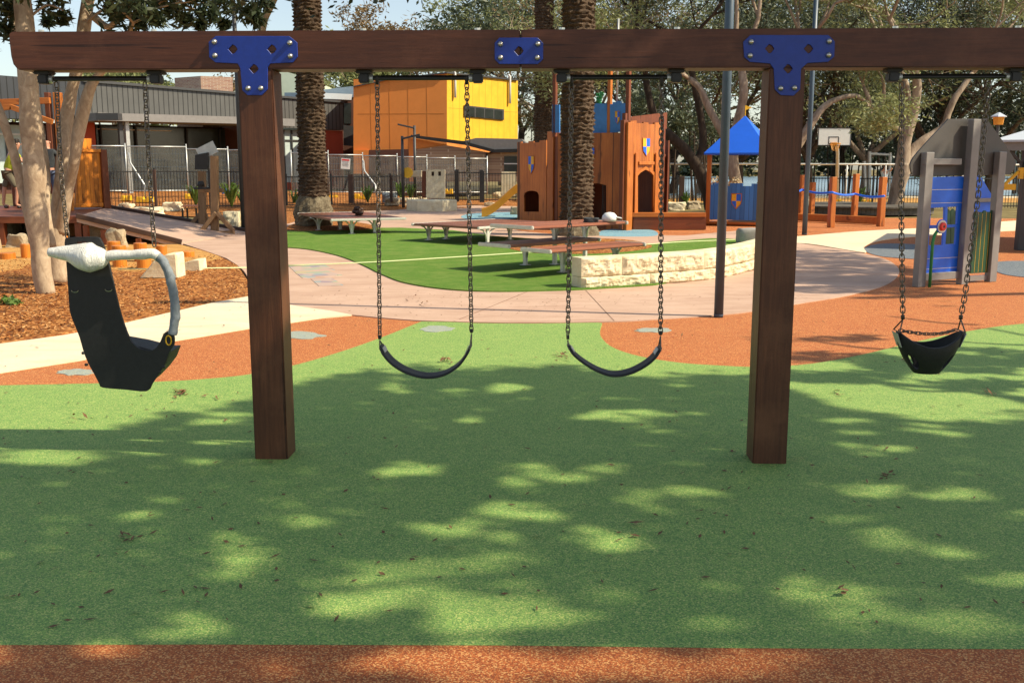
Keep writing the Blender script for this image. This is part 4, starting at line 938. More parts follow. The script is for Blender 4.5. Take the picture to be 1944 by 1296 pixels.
for (x, y) in ((-.8, -.8), (.8, -.8), (.8, .8), (-.8, .8)):
    mb = MB(); mb.box(TP(x, y, 1.02), (.12, .12, 2.04), -R(24.6)); mb.build('post', M['owood'], TU, bevel=.01)
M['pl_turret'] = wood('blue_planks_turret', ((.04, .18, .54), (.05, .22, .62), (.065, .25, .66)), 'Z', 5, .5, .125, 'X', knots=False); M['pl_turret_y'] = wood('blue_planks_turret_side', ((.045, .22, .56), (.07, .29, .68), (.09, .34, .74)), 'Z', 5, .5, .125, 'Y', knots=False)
def merl(L):
    o = [(-L, .17)]; o += [(-L, 1.16), (-L + .12, 1.16), (-L + .12, 1.2), (-L + .3, 1.2), (-L + .3, 1.13), (-.18, 1.13), (-.18, 1.21), (.18, 1.21), (.18, 1.13), (L - .3, 1.13), (L - .3, 1.2), (L - .12, 1.2), (L - .12, 1.16), (L, 1.16), (L, .17)]; return o
mb = MB(); mb.plate([merl(.73)], lambda a, b, d: TP(a, -.82 - d, b), -.02, .02); fw = mb.build('front_panel', M['pl_turret'], TU)
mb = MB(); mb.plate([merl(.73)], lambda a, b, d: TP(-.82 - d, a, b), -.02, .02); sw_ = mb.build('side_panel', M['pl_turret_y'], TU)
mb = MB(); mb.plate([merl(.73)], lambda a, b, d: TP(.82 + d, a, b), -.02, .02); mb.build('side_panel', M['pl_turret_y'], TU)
def shield3(T_, f, cx, cz, w_, h_):
    o = [(-1, 1), (1, 1), (1, .1), (.85, -.35), (0, -1), (-.85, -.35), (-1, .1)]
    mb = MB(); mb.plate([[(cx + x * w_ * .58, cz + z * h_ * .56) for x, z in o]], f, .022, .03); S_ = mb.build('shield', M['owood'], T_)
    for i, q in enumerate(([(-1, 1), (0, 1), (0, .05), (-1, .05)], [(0, 1), (1, 1), (1, .05), (0, .05)], [(-1, .05), (0, .05), (0, -1), (-.85, -.35)], [(0, .05), (1, .05), (.85, -.35), (0, -1)])):
        mb = MB(); mb.plate([[(cx + x * w_ * .5, cz + z * h_ * .5) for x, z in q]], f, .03, .037); mb.build('quarter', M['yellow' if i in (0, 3) else 'toy_blue'], S_)
shield3(fw, lambda a, b, d: TP(a, -.82 - d, b), .02, .70, .26, .40); shield3(sw_, lambda a, b, d: TP(-.82 - d, a, b), .22, .70, .26, .40)
mb = MB(); mb.box(TP(0, 0, .085), (1.85, 1.85, .07), -R(24.6)); mb.box(TP(0, 0, .03), (1.6, 1.6, .05), -R(24.6)); mb.build('deck', M['owood_x'], TU, bevel=.006)
# ================================================================ BALANCE POSTS WITH BLUE ROPE
def squarepost(px, py, h, w_, label, mat='owood', group='orange timber posts joined by a blue rope', name='timber_post', rz=.3, z=0.0):
    b = G(px, py, z); mb = MB(); mb.box(b + Vector((0, 0, h / 2)), (w_, w_, h), rz); o = mb.build(name, M[mat], None, bevel=.012); return tag(o, label, 'post', group)
for (x, y, top, wd, lb) in ((1520, 414, 332, .15, 'leftmost timber post of the blue rope line, beside the lamp pole'), (1540, 412, 346, .15, 'short timber post behind the lamp pole in the rope line'), (1577, 432, 336, .16, 'timber post at the middle of the blue rope line, its foot nearest'), (1621, 418, 330, .16, 'tall timber post right of the middle of the blue rope line'), (1671, 430, 336, .17, 'timber post at the right end of the blue rope line')):
    b = G(x, y); zt = W(x, top, b.y).z; squarepost(x, y, zt, wd, lb)
mb = MB(); rp = []
for (x, y, yy) in ((1505, 358, 24.9), (1520, 360, 26.5), (1577, 365, 25.6), (1621, 368, 26.2), (1676, 372, 25.4)): rp.append(W(x, y, yy))
rp2 = []
for i in range(len(rp) - 1):
    for k in range(8): t = k / 8; rp2.append(rp[i].lerp(rp[i + 1], t) - Vector((0, 0, .05 * math.sin(math.pi * t))) - Vector((0, .11, 0)))
rp2.append(rp[-1] - Vector((0, .11, 0))); mb.tube(rp2, .028, 8); tag(mb.build('rope', M['toy_blue'], smooth=True), 'thick blue rope strung along the orange timber posts', 'rope')
mb = MB(); mb.bar(G(1500, 420) + Vector((0, 0, .14)), G(1672, 428) + Vector((0, .2, .13)), .2, .22); tag(mb.build('sleeper_beam', M['owood_x'], None, bevel=.012), 'long orange timber sleeper lying between the rope posts', 'beam')
# round grey deck around the pale tree
c = G(1660, 409); DK = MB(); DK.lathe((c.x, c.y + 1.0, 0), [(2.55, .0), (2.55, .04)], 8)
DK = MB(); ce = Vector((c.x + .1, c.y + 2.0, 0)); DK.lathe(ce, [(2.6, .03), (2.6, .26), (2.75, .262), (2.75, .32)], 40); tag(DK.build('tree_deck', M['deckwood']), 'low round grey timber deck around the pale trunk', 'deck')
TREE_DECK = ce
# ================================================================ PLAYHOUSE PANEL
PH = thing('playhouse', G(1815, 540), 'grey and blue playhouse front with a dark gable and green picket', 'playhouse')
pH = Plane(G(1750, 544), G(1888, 534))
def ph_post(x0, x1, ytop, ybot, w_=.10, th=.10, d=.05):
    u0 = pH.uz(x0, ybot, d)[0]; u1 = pH.uz(x1, ybot, d)[0]; zt = pH.uz(x1, ytop, d)[1]; mb = MB(); pH.box(mb, u0, u1, 0, zt, d - th, d); mb.build('post', M['steel_grey'], PH, bevel=.006)
ph_post(1742, 1757, 289, 543); ph_post(1825, 1839, 226, 540, d=.10); ph_post(1879, 1892, 288, 533)
gb = smooth_curve([(1729, 318, 0), (1730, 308, 0), (1742, 290, 0), (1796, 232, 0), (1806, 226, 0), (1868, 226, 0), (1877, 231, 0), (1925, 300, 0), (1926, 318, 0), (1918, 330, 0), (1900, 332, 0), (1740, 334, 0), (1732, 330, 0)], 3, True)
panel_px(PH, 'gable_board', pH, [(p.x, p.y) for p in gb], [], 'gable', -.08, -.055)
winh = [[(1767, 395), (1794, 393), (1793, 427), (1766, 428)], [(1799, 393), (1818, 392), (1817, 426), (1798, 427)], [(1765, 434), (1792, 433), (1790, 465), (1763, 466)], [(1797, 432), (1816, 431), (1814, 463), (1795, 464)]]
panel_px(PH, 'blue_panel', pH, [(1757, 337), (1830, 335), (1829, 520), (1751, 523)], winh, 'toy_blue', -.03, 0)
mb = MB()
for y in (361, 386, 489, 508): 
    u0 = pH.uz(1758, y)[0]; u1, z = pH.uz(1829, y - 1.5); pH.box(mb, u0, u1, z - .003, z + .003, .0005, .003)
mb.build('groove_line', M['alu'], PH)
for (y0, y1) in ((301, 313), (517, 531)):
    mb = MB(); pH.pbox(mb, 1757, y0, 1826, y1, -.02, .045); mb.build('rail', M['steel_grey'], PH, bevel=.005)
pk = MB(); mbg = MB()
for k in range(6):
    u0 = pH.uz(1842, 525)[0] + k * .0815; a_ = u0; b_ = u0 + .072; zt = 1.02 + (.0 if k % 2 else .02)
    pk.plate([[(a_, .14), (b_, .14), (b_, zt - .02), (b_ - .02, zt), (a_ + .02, zt), (a_, zt - .02)]], lambda a, b, d: pH.P(a, b, d), -.02, 0)
    mbg.plate([[(b_ + .0005, .15), (b_ + .0085, .15), (b_ + .0085, zt - .02), (b_ + .0005, zt - .02)]], lambda a, b, d: pH.P(a, b, d), -.018, -.002)
pkt = pk.build('picket_panel', M['toy_green'], PH); mbg.build('yellow_edge', M['yellow'], pkt)
mb = MB(); pH.box(mb, pH.uz(1842, 525)[0], pH.uz(1880, 525)[0], .03, .10, -.05, 0); mb.build('rail', M['steel_grey'], PH)
pHb = Plane(pH.P(0, 0, -1.1), pH.P(pH.L, 0, -1.1))
panel_px(PH, 'rear_panel', pHb, [(1838, 520), (1840, 318), (1852, 318), (1884, 372), (1888, 520)], [], 'toy_blue', -.03, 0)
mb = MB()
for k in range(5): mb.plate([[pHb.uz(1796 + k * 9.4, 505), pHb.uz(1804.5 + k * 9.4, 505), pHb.uz(1804.5 + k * 9.4, 401), pHb.uz(1800 + k * 9.4, 396), pHb.uz(1796 + k * 9.4, 401)]], lambda a, b, d: pHb.P(a, b, d), -.02, 0)
mb.build('rear_picket', M['toy_green'], PH)
mb = MB(); u0, z0 = pHb.uz(1800, 381); u1 = pHb.uz(1888, 381)[0]; pHb.box(mb, u0, u1, z0 - .03, z0 + .03, .002, .04); mb.build('rail', M['steel_grey'], PH)
for x in (1884,):
    mb = MB(); u0 = pHb.uz(x, 500)[0]; pHb.box(mb, u0 - .04, u0 + .04, 0, 1.75, -.04, .06); mb.build('post', M['steel_grey'], PH)
mb = MB(); a = pH.P(pH.uz(1752, 540)[0], 0, .12); kp = pH.hit(1788, 430, .14)
ku, kz = pH.uz(1788, 430, .14); au = pH.uz(1752, 540)[0] + .02
mb.tube([pH.P(au, 0, .10), pH.P(au, kz - .22, .10), pH.P(au + .02, kz - .11, .11), pH.P(au + .08, kz - .03, .12), pH.P(ku - .06, kz, .13)], .022, 10); mb.build('speaking_tube', M['pipe_green'], PH, smooth=True)
n_ = pH.n
mb = MB(); mb.tube([kp - n_ * .015, kp + n_ * .005], .098, 28); k1 = mb.build('disc', M['toy_blue'], PH, bevel=.004)
mb = MB(); mb.tube([kp + n_ * .005, kp + n_ * .008], .088, 28); mb.build('disc_ring', M['alu'], k1)
mb = MB(); mb.tube([kp + n_ * .008, kp + n_ * .04], [.062, .055], 24); mb.build('knob', M['red'], k1, bevel=.006)
mb = MB(); mb.tube([kp + n_ * .0405, kp + n_ * .043], [.018, .018], 16); mb.build('knob_hole', M['blackmetal'], k1)
mb = MB(); mb.bar(pH.hit(1872, 298, -.3), pH.hit(1896, 338, -.3), .03, .03); mb.build('red_bar', M['red'], PH)
# ================================================================ SHELTER AT THE RIGHT EDGE
sb = G(1935, 475); SH = thing('shelter', sb, 'shelter with a pale roof and dark posts at the right edge', 'shelter')
ySh = sb.y
e = [W(1884, 266, ySh) + v_ for v_ in (Vector((0, 0, 0)), Vector((4.5, -2.1, 0)), Vector((6.6, 2.4, 0)), Vector((2.2, 4.6, 0)))]
apx = e[0] + Vector((3.3, 1.25, .85)); mb = MB(); mb.add([apx] + e + [p - Vector((0, 0, .04)) for p in e], [(0, 1, 2), (0, 2, 3), (0, 3, 4), (0, 4, 1), (1, 5, 6, 2), (2, 6, 7, 3), (3, 7, 8, 4), (4, 8, 5, 1), (5, 8, 7, 6)]); mb.build('roof', M['shade_cloth'], SH)
mb = MB(); dn = Vector((0, 0, -.125)); mb.bar(e[0] + dn + Vector((.1, .1, 0)), e[1] + dn, .1, .16); mb.bar(e[0] + dn + Vector((.15, .2, 0)), e[3] + dn, .1, .16); mb.build('roof_beam', M['steel_grey'], SH)
for (dx, dy) in ((0, 0), (3.4, -1.4), (2.0, 3.6), (5.2, 2.0)):
    mb = MB(); c = Vector((sb.x + dx, sb.y + dy, 0)); zz = e[0].z - .2; mb.box(c + Vector((0, 0, zz / 2)), (.16, .16, zz)); pt = mb.build('post', M['darkgrey'], SH, bevel=.01)
mb = MB(); c = Vector((sb.x, sb.y, 0)); mb.tube([c + Vector((-.05, 0, e[0].z - .75)), c + Vector((-.12, 0, e[0].z - .45)), c + Vector((-.35, 0, e[0].z - .22))], .035, 6); mb.build('brace', M['darkgrey'], SH)
b_ = W(1912, 355, ySh - .1); mb = MB(); mb.box(b_, (.32, .06, .12)); mb.bar(b_ + Vector((-.05, 0, .05)), b_ + Vector((.2, 0, .3)), .05, .05); mb.box(b_ + Vector((.25, 0, .27)), (.08, .08, .22)); mb.build('crank_toy', M['yellow'], SH)
b_ = W(1903, 440, ySh); mb = MB(); mb.box(Vector((b_.x - .35, b_.y, .55)), (.1, .1, .75)); mb.build('red_post', M['red'], SH)
lt = W(1895, 237, 30); LN = thing('roof_lantern', lt, 'orange lantern cap above the pale shelter roof', 'lantern')
mb = MB(); mb.lathe(lt, [(.14, 0), (.17, .22)], 6); mb.build('lantern_body', M['lantern'], LN); mb = MB(); mb.lathe(lt + Vector((0, 0, .221)), [(.24, 0), (.22, .03), (.03, .13)], 6); mb.build('cap', M['shade_cloth'], LN)
mb = MB(); mb.tube([Vector((lt.x, lt.y, 0)), lt + Vector((0, 0, -.005))], .05, 8); mb.build('stem', M['darkgrey'], LN)
# ================================================================ LEFT SIDE: RAMP, PANELS, LOGS, ROCKS
RAMP = [(145, 411, .62), (203, 394, .62), (470, 440, .035), (345, 461, .035)]
rp = [G(*q) for q in RAMP]; RA = thing('ramp', G(400, 450), 'pink concrete ramp with dark timber edging rising left to the platform', 'ramp')
mb = MB(); mb.hexa([p - Vector((0, 0, .12)) for p in rp] + rp); mb.build('ramp_slab', M['ramp_pink'], RA)
for (a, b, zz) in ((rp[0], rp[3], .02), (rp[1], rp[2], .03)):
    mb = MB(); mb.bar(a + Vector((0, 0, zz)), b + Vector((0, 0, zz)), .09, .10); mb.build('edge_beam', M['brownpost'], RA, bevel=.006)
    for k in range(6): mb = MB(); t = (k + .5) / 6; c = a.lerp(b, t); mb.box(Vector((c.x, c.y, (c.z - .14) / 2)), (.1, .1, max(.05, c.z - .14))); mb.build('stump', M['rwood'], RA)
PF = thing('platform', G(60, 440), 'dark timber platform behind the pale multi stemmed tree', 'deck')
a0 = G(-260, 395, .62); mb = MB(); pf = [G(-300, 412, .62), rp[0], rp[1], G(-300, 385, .62)]
mb.hexa([p - Vector((0, 0, .14)) for p in pf] + pf); mb.build('deck_boards', M['rwood_x'], PF)
q0, q1 = G(-300, 412, .62), rp[0]
for k in range(7): mb = MB(); c = q0.lerp(q1, k / 6); mb.box(Vector((c.x, c.y + .1, .24)), (.14, .14, .48)); mb.build('stump', M['rwood'], PF)
# amber panel at the head of the ramp
YP = 25.2
pY = Plane(W(150, 400, YP), W(205, 400, YP + .9))
AP = thing('timber_screen', pY.P(0, .62), 'amber timber screen with a stepped top at the head of the ramp', 'screen')
panel_px(AP, 'board_panel', pY, [(143, 394), (150, 285), (155, 284), (156, 263), (174, 263), (174, 284), (190, 284), (197, 394)], [], 'ywood_p', -.05, 0)
mb = MB(); pY.pbox(mb, 144, 386, 197, 393, .002, .06); mb.build('rail', M['ywood'], AP, bevel=.006); mb = MB(); pY.pbox(mb, 151, 283, 193, 289, .002, .05); mb.build('rail', M['ywood'], AP, bevel=.006)
mb = MB(); mb.plate([[pY.uz(x, y, .06) for x, y in ((199, 395), (192, 284), (203, 284), (212, 396))]], lambda a, b, d: pY.P(a, b, d), -.04, .06); mb.build('post', M['rwood'], AP, bevel=.006)
yp = G(137, 448); mb = MB(); mb.box(yp + Vector((0, 0, .85)), (.17, .17, 1.7), .3); tag(mb.build('timber_post', M['ywood'], bevel=.012), 'bright amber timber post at the near corner of the ramp', 'post')
# pergola at far left
YG = 27.0; PG = thing('pergola', W(100, 395, YG), 'orange timber pergola post with gable beams at the far left', 'pergola')
for (x, m_, w_) in ((90, 'rwood', .13), (109, 'owood', .20), (-120, 'owood', .2)):
    a = W(x, 390, YG); t = W(x, 176 if x > 0 else 190, YG); mb = MB(); mb.box(Vector((t.x, YG, (t.z + .62) / 2)), (w_, .16, t.z - .62)); mb.build('post', M[m_], PG, bevel=.01)
for (p, q, w_) in ((W(-60, 197, YG - .3), W(95, 191, YG - .3), .16), (W(-40, 212, YG - .5), W(22, 203, YG - .5), .13), (W(20, 203, YG - .5), W(100, 232, YG - .5), .13)):
    mb = MB(); mb.bar(p, q, .1, w_); mb.build('beam', M['owood_x'], PG, bevel=.006)
# dark timber box and rail behind the people
mb = MB(); c = W(52, 360, 27.6); mb.box(Vector((c.x, c.y, 1.1)), (.62, .5, .95)); tag(mb.build('timber_box', M['rwood'], bevel=.01), 'red brown timber box on the platform behind the pale stems', 'box')
# stepping logs
for i, (x, y, top, r, lb) in enumerate(((218, 497, 458, 12, 'stepping log nearest the harness seat, paired with a lower log'), (228, 507, 466, 13, 'lower stepping log in front of the paired log'), (268, 497, 461, 12, 'tall stepping log behind the wrapped bar'), (274, 510, 487, 13, 'low stepping log under the wrapped bar'), (308, 497, 466, 10, 'slim stepping log right of the hanging chain'), (356, 488, 477, 13, 'rightmost low stepping log by the ramp edge'), (14, 492, 480, 15, 'low stepping log at the left edge of the photo'), (50, 490, 463, 9, 'stepping log just left of the pale tree foot'), (122, 488, 448, 9, 'stepping log between the stems and the seat'))):
    b = G(x, y); zt = max(.1, W(x, top, b.y).z); rr = r * b.y / F; mb = MB(); mb.tube([b - Vector((0, 0, .03)), b + Vector((0, 0, zt - .01)), b + Vector((0, 0, zt))], [rr, rr, rr * .94], 18)
    tag(mb.build('stepping_log', M['ywood'], None), lb, 'log', 'orange timber stepping logs in the sand bed')
# rocks
RK = [(313, 527, .52, .36, .62, 'sandstone', 'square pale sandstone block beside the stepping logs'), (362, 513, .42, .3, .3, 'sandstone', 'low pale sandstone rock right of the square block'), (222, 470, .36, .3, .46, 'rock', 'rounded grey rock behind the paired logs'), (182, 462, .5, .35, .62, 'rock', 'grey pointed rock under the ramp edge'),
      (10, 445, .62, .45, .62, 'rock', 'large grey boulder below the platform at the left edge'), (50, 442, .5, .4, .52, 'rock', 'grey boulder below the platform left of the tree'), (35, 470, .36, .3, .34, 'rock', 'small pale boulder left of the pale tree foot'), (-30, 476, .5, .4, .4, 'rock', 'boulder half out of view at the left edge'), (285, 408, .85, .5, .34, 'sandstone', 'flat pale boulder in the planting bed beside the ramp'), (330, 398, .6, .4, .36, 'sandstone', 'pale boulder behind the wooden catapult frame'),
      (240, 398, .55, .4, .3, 'sandstone', 'pale boulder at the foot of the black fence near the amber screen'), (775, 388, .9, .5, .34, 'sandstone', 'pale flat boulder under the dark lamp post'), (745, 387, .55, .4, .3, 'rock', 'small brown boulder left of the lamp post'), (800, 388, .5, .4, .36, 'sandstone', 'pale upright rock right of the lamp post'), (948, 377, .7, .5, .4, 'sandstone', 'pale layered boulder left of the castle'), (930, 392, .45, .4, .22, 'rock', 'small grey rock above the slide foot'),
      (1285, 398, .6, .4, .35, 'sandstone', 'pale boulder behind the deck sill'), (1316, 396, .5, .4, .35, 'rock', 'grey boulder left of the turret post'), (1262, 396, .4, .3, .3, 'rock', 'small rock right of the castle tower'), (1530, 404, .4, .35, .6, 'sandstone', 'pale rock behind the lamp pole near the rope posts'), (1600, 394, .45, .3, .3, 'sandstone', 'small pale rock between the rope posts by the fence'), (980, 408, .35, .3, .35, 'rock', 'grey stone tucked beside the slide')]
for i, (x, y, a, b_, h, m_, lb) in enumerate(RK):
    c = G(x, y, hgt(*G(x, y)[:2])); mb = MB()
    if 'square' in lb:
        o_ = [(-a * .62, 0), (a * .5, 0), (a * .48, h * .62), (a * .2, h * .6), (-a * .2, h * .42), (-a * .6, .02)]; mb.plate([o_], lambda u, v, d: Vector((c.x + u, c.y + d, v)), -.18, .2)
        tag(mb.build('rock', M[m_], bevel=.02), lb, 'rock', 'garden rocks'); continue
    mb.rock(c + Vector((0, 0, h * .28)), (a, b_, h), i + 1, 3, .38); tag(mb.build('rock', M[m_], smooth=False), lb, 'rock', 'garden rocks')
# wooden catapult frame
CF = thing('catapult_frame', G(400, 446), 'old timber catapult frame with braced legs standing on the pink path', 'play structure')
yc = G(400, 446).y
def cpx(x0, y0, x1, y1, w_, dy=0.0, nm='brace', m_='oldwood', dp=.12):
    mb = MB(); mb.bar(W(x0, y0, yc + dy), W(x1, y1, yc + dy), w_, dp, Vector((0, 1, 0))); return mb.build(nm, M[m_], CF, bevel=.008)
cpx(408, 440, 407, 296, .17, 0, 'upright', dp=.16); cpx(385, 436, 383, 325, .17, .9, 'upright', dp=.16)
cpx(381, 446, 445, 441, .11, -.15, 'foot_beam'); cpx(353, 439, 420, 436, .11, .95, 'foot_beam')
for q in ((381, 441, 410, 404, -.15), (443, 438, 412, 404, -.15), (354, 436, 384, 402, .95), (402, 434, 386, 402, .95)): cpx(q[0], q[1], q[2], q[3], .10, q[4])
cpx(380, 362, 424, 362, .10, .4, 'cross_arm'); cpx(368, 358, 400, 357, .05, .2, 'arm_bar', 'blackmetal', .05)
mb = MB(); mb.rock(W(381, 350, yc + .6), (.16, .12, .16), 4, 2, .5); mb.build('knot', M['blackmetal'], CF)
mb = MB(); mb.plate([[(-.16, 0), (.16, 0), (.19, .42), (-.13, .36)]], lambda a, b, d: W(384, 322, yc + .5) + Vector((a, d, b)), -.1, .1); mb.build('hopper', M['blackmetal'], CF)
mb = MB(); mb.bar(W(377, 294, yc + .5), W(409, 278, yc + .5), .3, .03, Vector((0, 1, 0))); mb.build('hopper_lid', M['galv'], CF)
mb = MB(); mb.box(W(397, 306, yc + .55), (.16, .04, .38)); mb.build('side_sheet', M['galv'], CF)
SM = thing('small_table', G(367, 416), 'small low table behind the catapult frame', 'table'); ys = G(367, 416).y; mb = MB(); mb.box(W(367, 391, ys), (.62, .4, .04)); mb.build('tabletop', M['bench_slat'], SM)
for x in (346, 355, 372, 385): mb = MB(); t = W(x, 392, ys); mb.box(Vector((t.x, ys, t.z / 2 - .03)), (.05, .05, t.z - .06)); mb.build('leg', M['blackmetal'], SM)
# cream sandstone cubes behind the catapult
for (x0, x1, y0, y1, lb) in ((424, 452, 402, 431, 'rock faced sandstone cube right of the catapult frame'), (453, 480, 400, 430, 'sandstone cube half hidden by the left swing post')):
    yy = G(x0, y1).y; a, b = W(x0, y1, yy), W(x1, y1, yy); mb = MB(); rough_block(mb, lambda u, z, d: Vector((u, yy - d, z)), a.x, b.x, .0, W(x0, y0, yy).z, -.4, 0, x0, nu=8, nz=6, amp=.04); tag(mb.build('stone_block', M['sandstone']), lb, 'stone block')
# sandstone castle wall with brown post, and hexagonal seat
yy = 41.0; SW = thing('stone_castle_wall', W(815, 384, yy), 'pale sandstone play wall with a notched top behind the stone seat', 'wall')
def blockpx(T_, x0, x1, y0, y1, yy, m_, nm, dp=.4, holes=()):
    pl = Plane(W(x0, y1, yy), W(x1, y1, yy)); mb = MB(); mb.plate([[pl.uz(x0, y1), pl.uz(x0, y0), pl.uz(x1, y0), pl.uz(x1, y1)]] + [[pl.uz(*q) for q in h] for h in holes], lambda a, b, d: pl.P(a, b, d), -dp, 0); return mb.build(nm, M[m_], T_)
w_ = blockpx(SW, 809, 844, 322, 376, yy, 'sandstone', 'wall_block', .5, ([(819, 326), (824, 326), (824, 334), (819, 334)], [(832, 326), (837, 326), (837, 334), (832, 334)]))
mb = MB(); pl = Plane(W(809, 376, yy), W(844, 376, yy)); pl.pbox(mb, 816, 324, 840, 336, -.12, -.1); mb.build('recess', M['brownpost'], w_)
blockpx(SW, 780, 799, 324, 336, yy + .5, 'sandstone', 'wall_block', .5); blockpx(SW, 801, 808.5, 325, 376, yy + .1, 'rwood', 'post', .2)
mb = MB(); c = W(774, 328, yy + .2); mb.tube([c, c + Vector((0, .05, 0))], .0 + .22, 10); mb.build('yellow_disc', M['yellow'], SW)
c = G(817, 402); HX = MB(); HX.lathe((c.x, c.y + .75, 0), [(.98, .0), (.98, .40), (.95, .43)], 6, lambda r, z, t: r * (1 + .02 * noise.noise(Vector((t, z * 5, 1))))); tag(HX.build('stone_bench', M['sandstone'], bevel=.02), 'hexagonal sandstone seat on the pink path in front of the pale wall', 'seat')
blockpx(None, 952, 979, 326, 372, 45, 'sandstone', 'x', .5); o = bpy.data.objects['x']; o.name = 'stone_block'; tag(o, 'pale sandstone block left of the castle by the gate', 'stone block')
# ================================================================ BLACK POOL FENCE
def fence(name, label, pts, h, step, postpx_=(), pw=.07, cat='fence', rails=(.06, -.04), mat='blackmetal', br=.009, endposts=True):
    """pts: ground points; vertical bars between two rails, one mesh per panel"""
    T_ = thing(name, pts[0], label, cat)
    for i in range(len(pts) - 1):
        a, b = pts[i], pts[i + 1]; L = (b - a).length; e = (b - a) / L; mb = MB()
        for zz in (.10, h - .03): mb.bar(a + Vector((0, 0, zz)), b + Vector((0, 0, zz)), .035, .04)
        n = int(L / step)
        for k in range(1, n): p = a + e * (k * L / n); mb.box(p + Vector((0, 0, h / 2 + .02)), (br * 2, br * 2, h - .02))
        mb.build('bar_panel', M[mat], T_, fixn=False)
        mb = MB(); mb.box(a + Vector((0, 0, (h + .1) / 2)), (pw, pw, h + .1)); mb.build('post', M[mat], T_, bevel=.004)
    mb = MB(); mb.box(pts[-1] + Vector((0, 0, (h + .1) / 2)), (pw, pw, h + .1)); mb.build('post', M[mat], T_, bevel=.004)
    return T_
def GH(px, py, Y):
    p = W(px, py, Y); return Vector((p.x, Y, p.z))
fence('pool_fence', 'black tubular fence in front of the grey building, left of the swing post', [GH(207, 399, 38), GH(297, 397, 38.8), GH(400, 396, 39.6), GH(520, 395, 40.4)], 1.45, .115)
fence('pool_fence', 'black tubular fence behind the left palm and dark lamp posts', [GH(545, 394, 41), GH(630, 393, 41.6), GH(742, 391, 42.4), GH(865, 384, 44.5)], 1.25, .115)
fence('pool_gate', 'black gate between square black posts left of the castle', [GH(868, 383, 44.6), GH(914, 384, 44.4)], 1.3, .12, pw=.16, cat='gate')
fence('pool_fence', 'black tubular fence just left of the castle beyond the gate', [GH(918, 384, 44.4), GH(990, 383, 44.5)], 1.25, .12)
fence('pool_fence', 'black tubular fence between the castle tower and the turret, lake behind', [G(1200, 391) , G(1285, 392), G(1400, 392)], 1.22, .115)
fence('pool_fence', 'black tubular fence behind the rope posts and round deck', [G(1440, 393), G(1530, 395), G(1655, 397), G(1760, 397), G(1880, 396), G(2060, 396)], 1.24, .115)
for (x, y, top, Y, h, lb) in ((667, 386, 331, 41.2, 0, 'brown square post in the black fence beside the left palm'), (297, 398, 322, 37.7, 0, 'dark square post in the black fence left of the swing post'), (743, 384, 333, 42.0, 0, 'thin dark post in the black fence by the lamp posts'), (1293, 392, 335, 41, 0, 'brown square post in the lakeside fence left of the turret'), (1705, 396, 338, 39.4, 0, 'brown square post in the lakeside fence behind the pale tree')):
    a = W(x, y, Y); t = W(x, top, Y); w_ = .2 if 'brown' in lb else .1; mb = MB(); mb.box(Vector((a.x, Y, (a.z + t.z) / 2)), (w_, w_, t.z - a.z)); tag(mb.build('fence_post', M['brownpost'], bevel=.01), lb, 'post')
# ================================================================ TEMPORARY SITE FENCE
def site_fence(name, label, A, B, ztop, zbot, cloth=True, braces=()):
    T_ = thing(name, A, label, 'fence', 'temporary site fence panels')
    e = (B - A).normalized(); up = Vector((0, 0, 1)); a0, b0_ = Vector((A.x, A.y, zbot)), Vector((B.x, B.y, zbot)); a1, b1 = Vector((A.x, A.y, ztop)), Vector((B.x, B.y, ztop))
    mb = MB(); mb.tube([a0, a1 + up * .12], .03, 8); mb.tube([b0_, b1 + up * .12], .03, 8); mb.tube([a1, b1], .026, 8); mb.tube([a0 + up * .12, b0_ + up * .12], .024, 8); mb.build('pipe_frame', M['galv'], T_, smooth=True)
    if cloth:
        mb = MB(); n = 24; nn = Vector((e.y, -e.x, 0)); V = []
        for j in range(7):
            for i in range(n + 1):
                t = i / n; z = zbot + .15 + (ztop - zbot - .2) * j / 6; p = a0.lerp(b0_, t); d = .05 * noise.noise(Vector((t * 7, j * .5, A.x))) * (1 - abs(j - 3) / 4)
                V.append((p.x + nn.x * d, p.y + nn.y * d, z))
        mb.add(V, [(j * (n + 1) + i, j * (n + 1) + i + 1, (j + 1) * (n + 1) + i + 1, (j + 1) * (n + 1) + i) for j in range(6) for i in range(n)]); mb.build('mesh_cloth', M['mesh_grey'], T_, smooth=True, fixn=False)
    mb = MB(); L = (b0_ - a0).length; k = .12
    while k < L: p = a0 + e * k; mb.tube([p + up * .12, p + up * (ztop - zbot)], .005, 3, False); k += .12
    z = .3
    while z < ztop - zbot: mb.tube([a0 + up * z, b0_ + up * z], .004, 3, False); z += .28
    mb.build('wire_mesh', M['polegrey'], T_, fixn=False)
def sfeet(px, py, Y, w_, mat, label, h=.22):
    c = W(px, py, Y); T_ = MB(); o_ = [(-w_ / 2, 0), (w_ / 2, 0), (w_ / 2 * .9, h), (w_ * .12, h), (w_ * .1, h * .6), (-w_ * .1, h * .6), (-w_ * .12, h), (-w_ / 2 * .9, h)]
    T_.plate([o_], lambda a, b, d: Vector((c.x + a, c.y + d, c.z + b)), -.15, .15); tag(T_.build('fence_block', M[mat], bevel=.015), label, 'fence foot', 'site fence feet')
ff = [(150, 277, 43), (243, 278, 43.4), (358, 283, 44.4), (436, 285, 45), (520, 288, 45.4)]
for i in range(len(ff) - 1):
    a, b = ff[i], ff[i + 1]; A, B = W(a[0], 368, a[2]), W(b[0], 369, b[2]); site_fence('site_fence', ('temporary mesh fence panel just right of the amber screen', 'temporary mesh fence panel behind the hanging chain of the harness seat', 'temporary mesh fence panel behind the catapult frame', 'temporary mesh fence panel partly hidden by the left swing post')[i], A, B, W(a[0], a[1], a[2]).z, A.z)
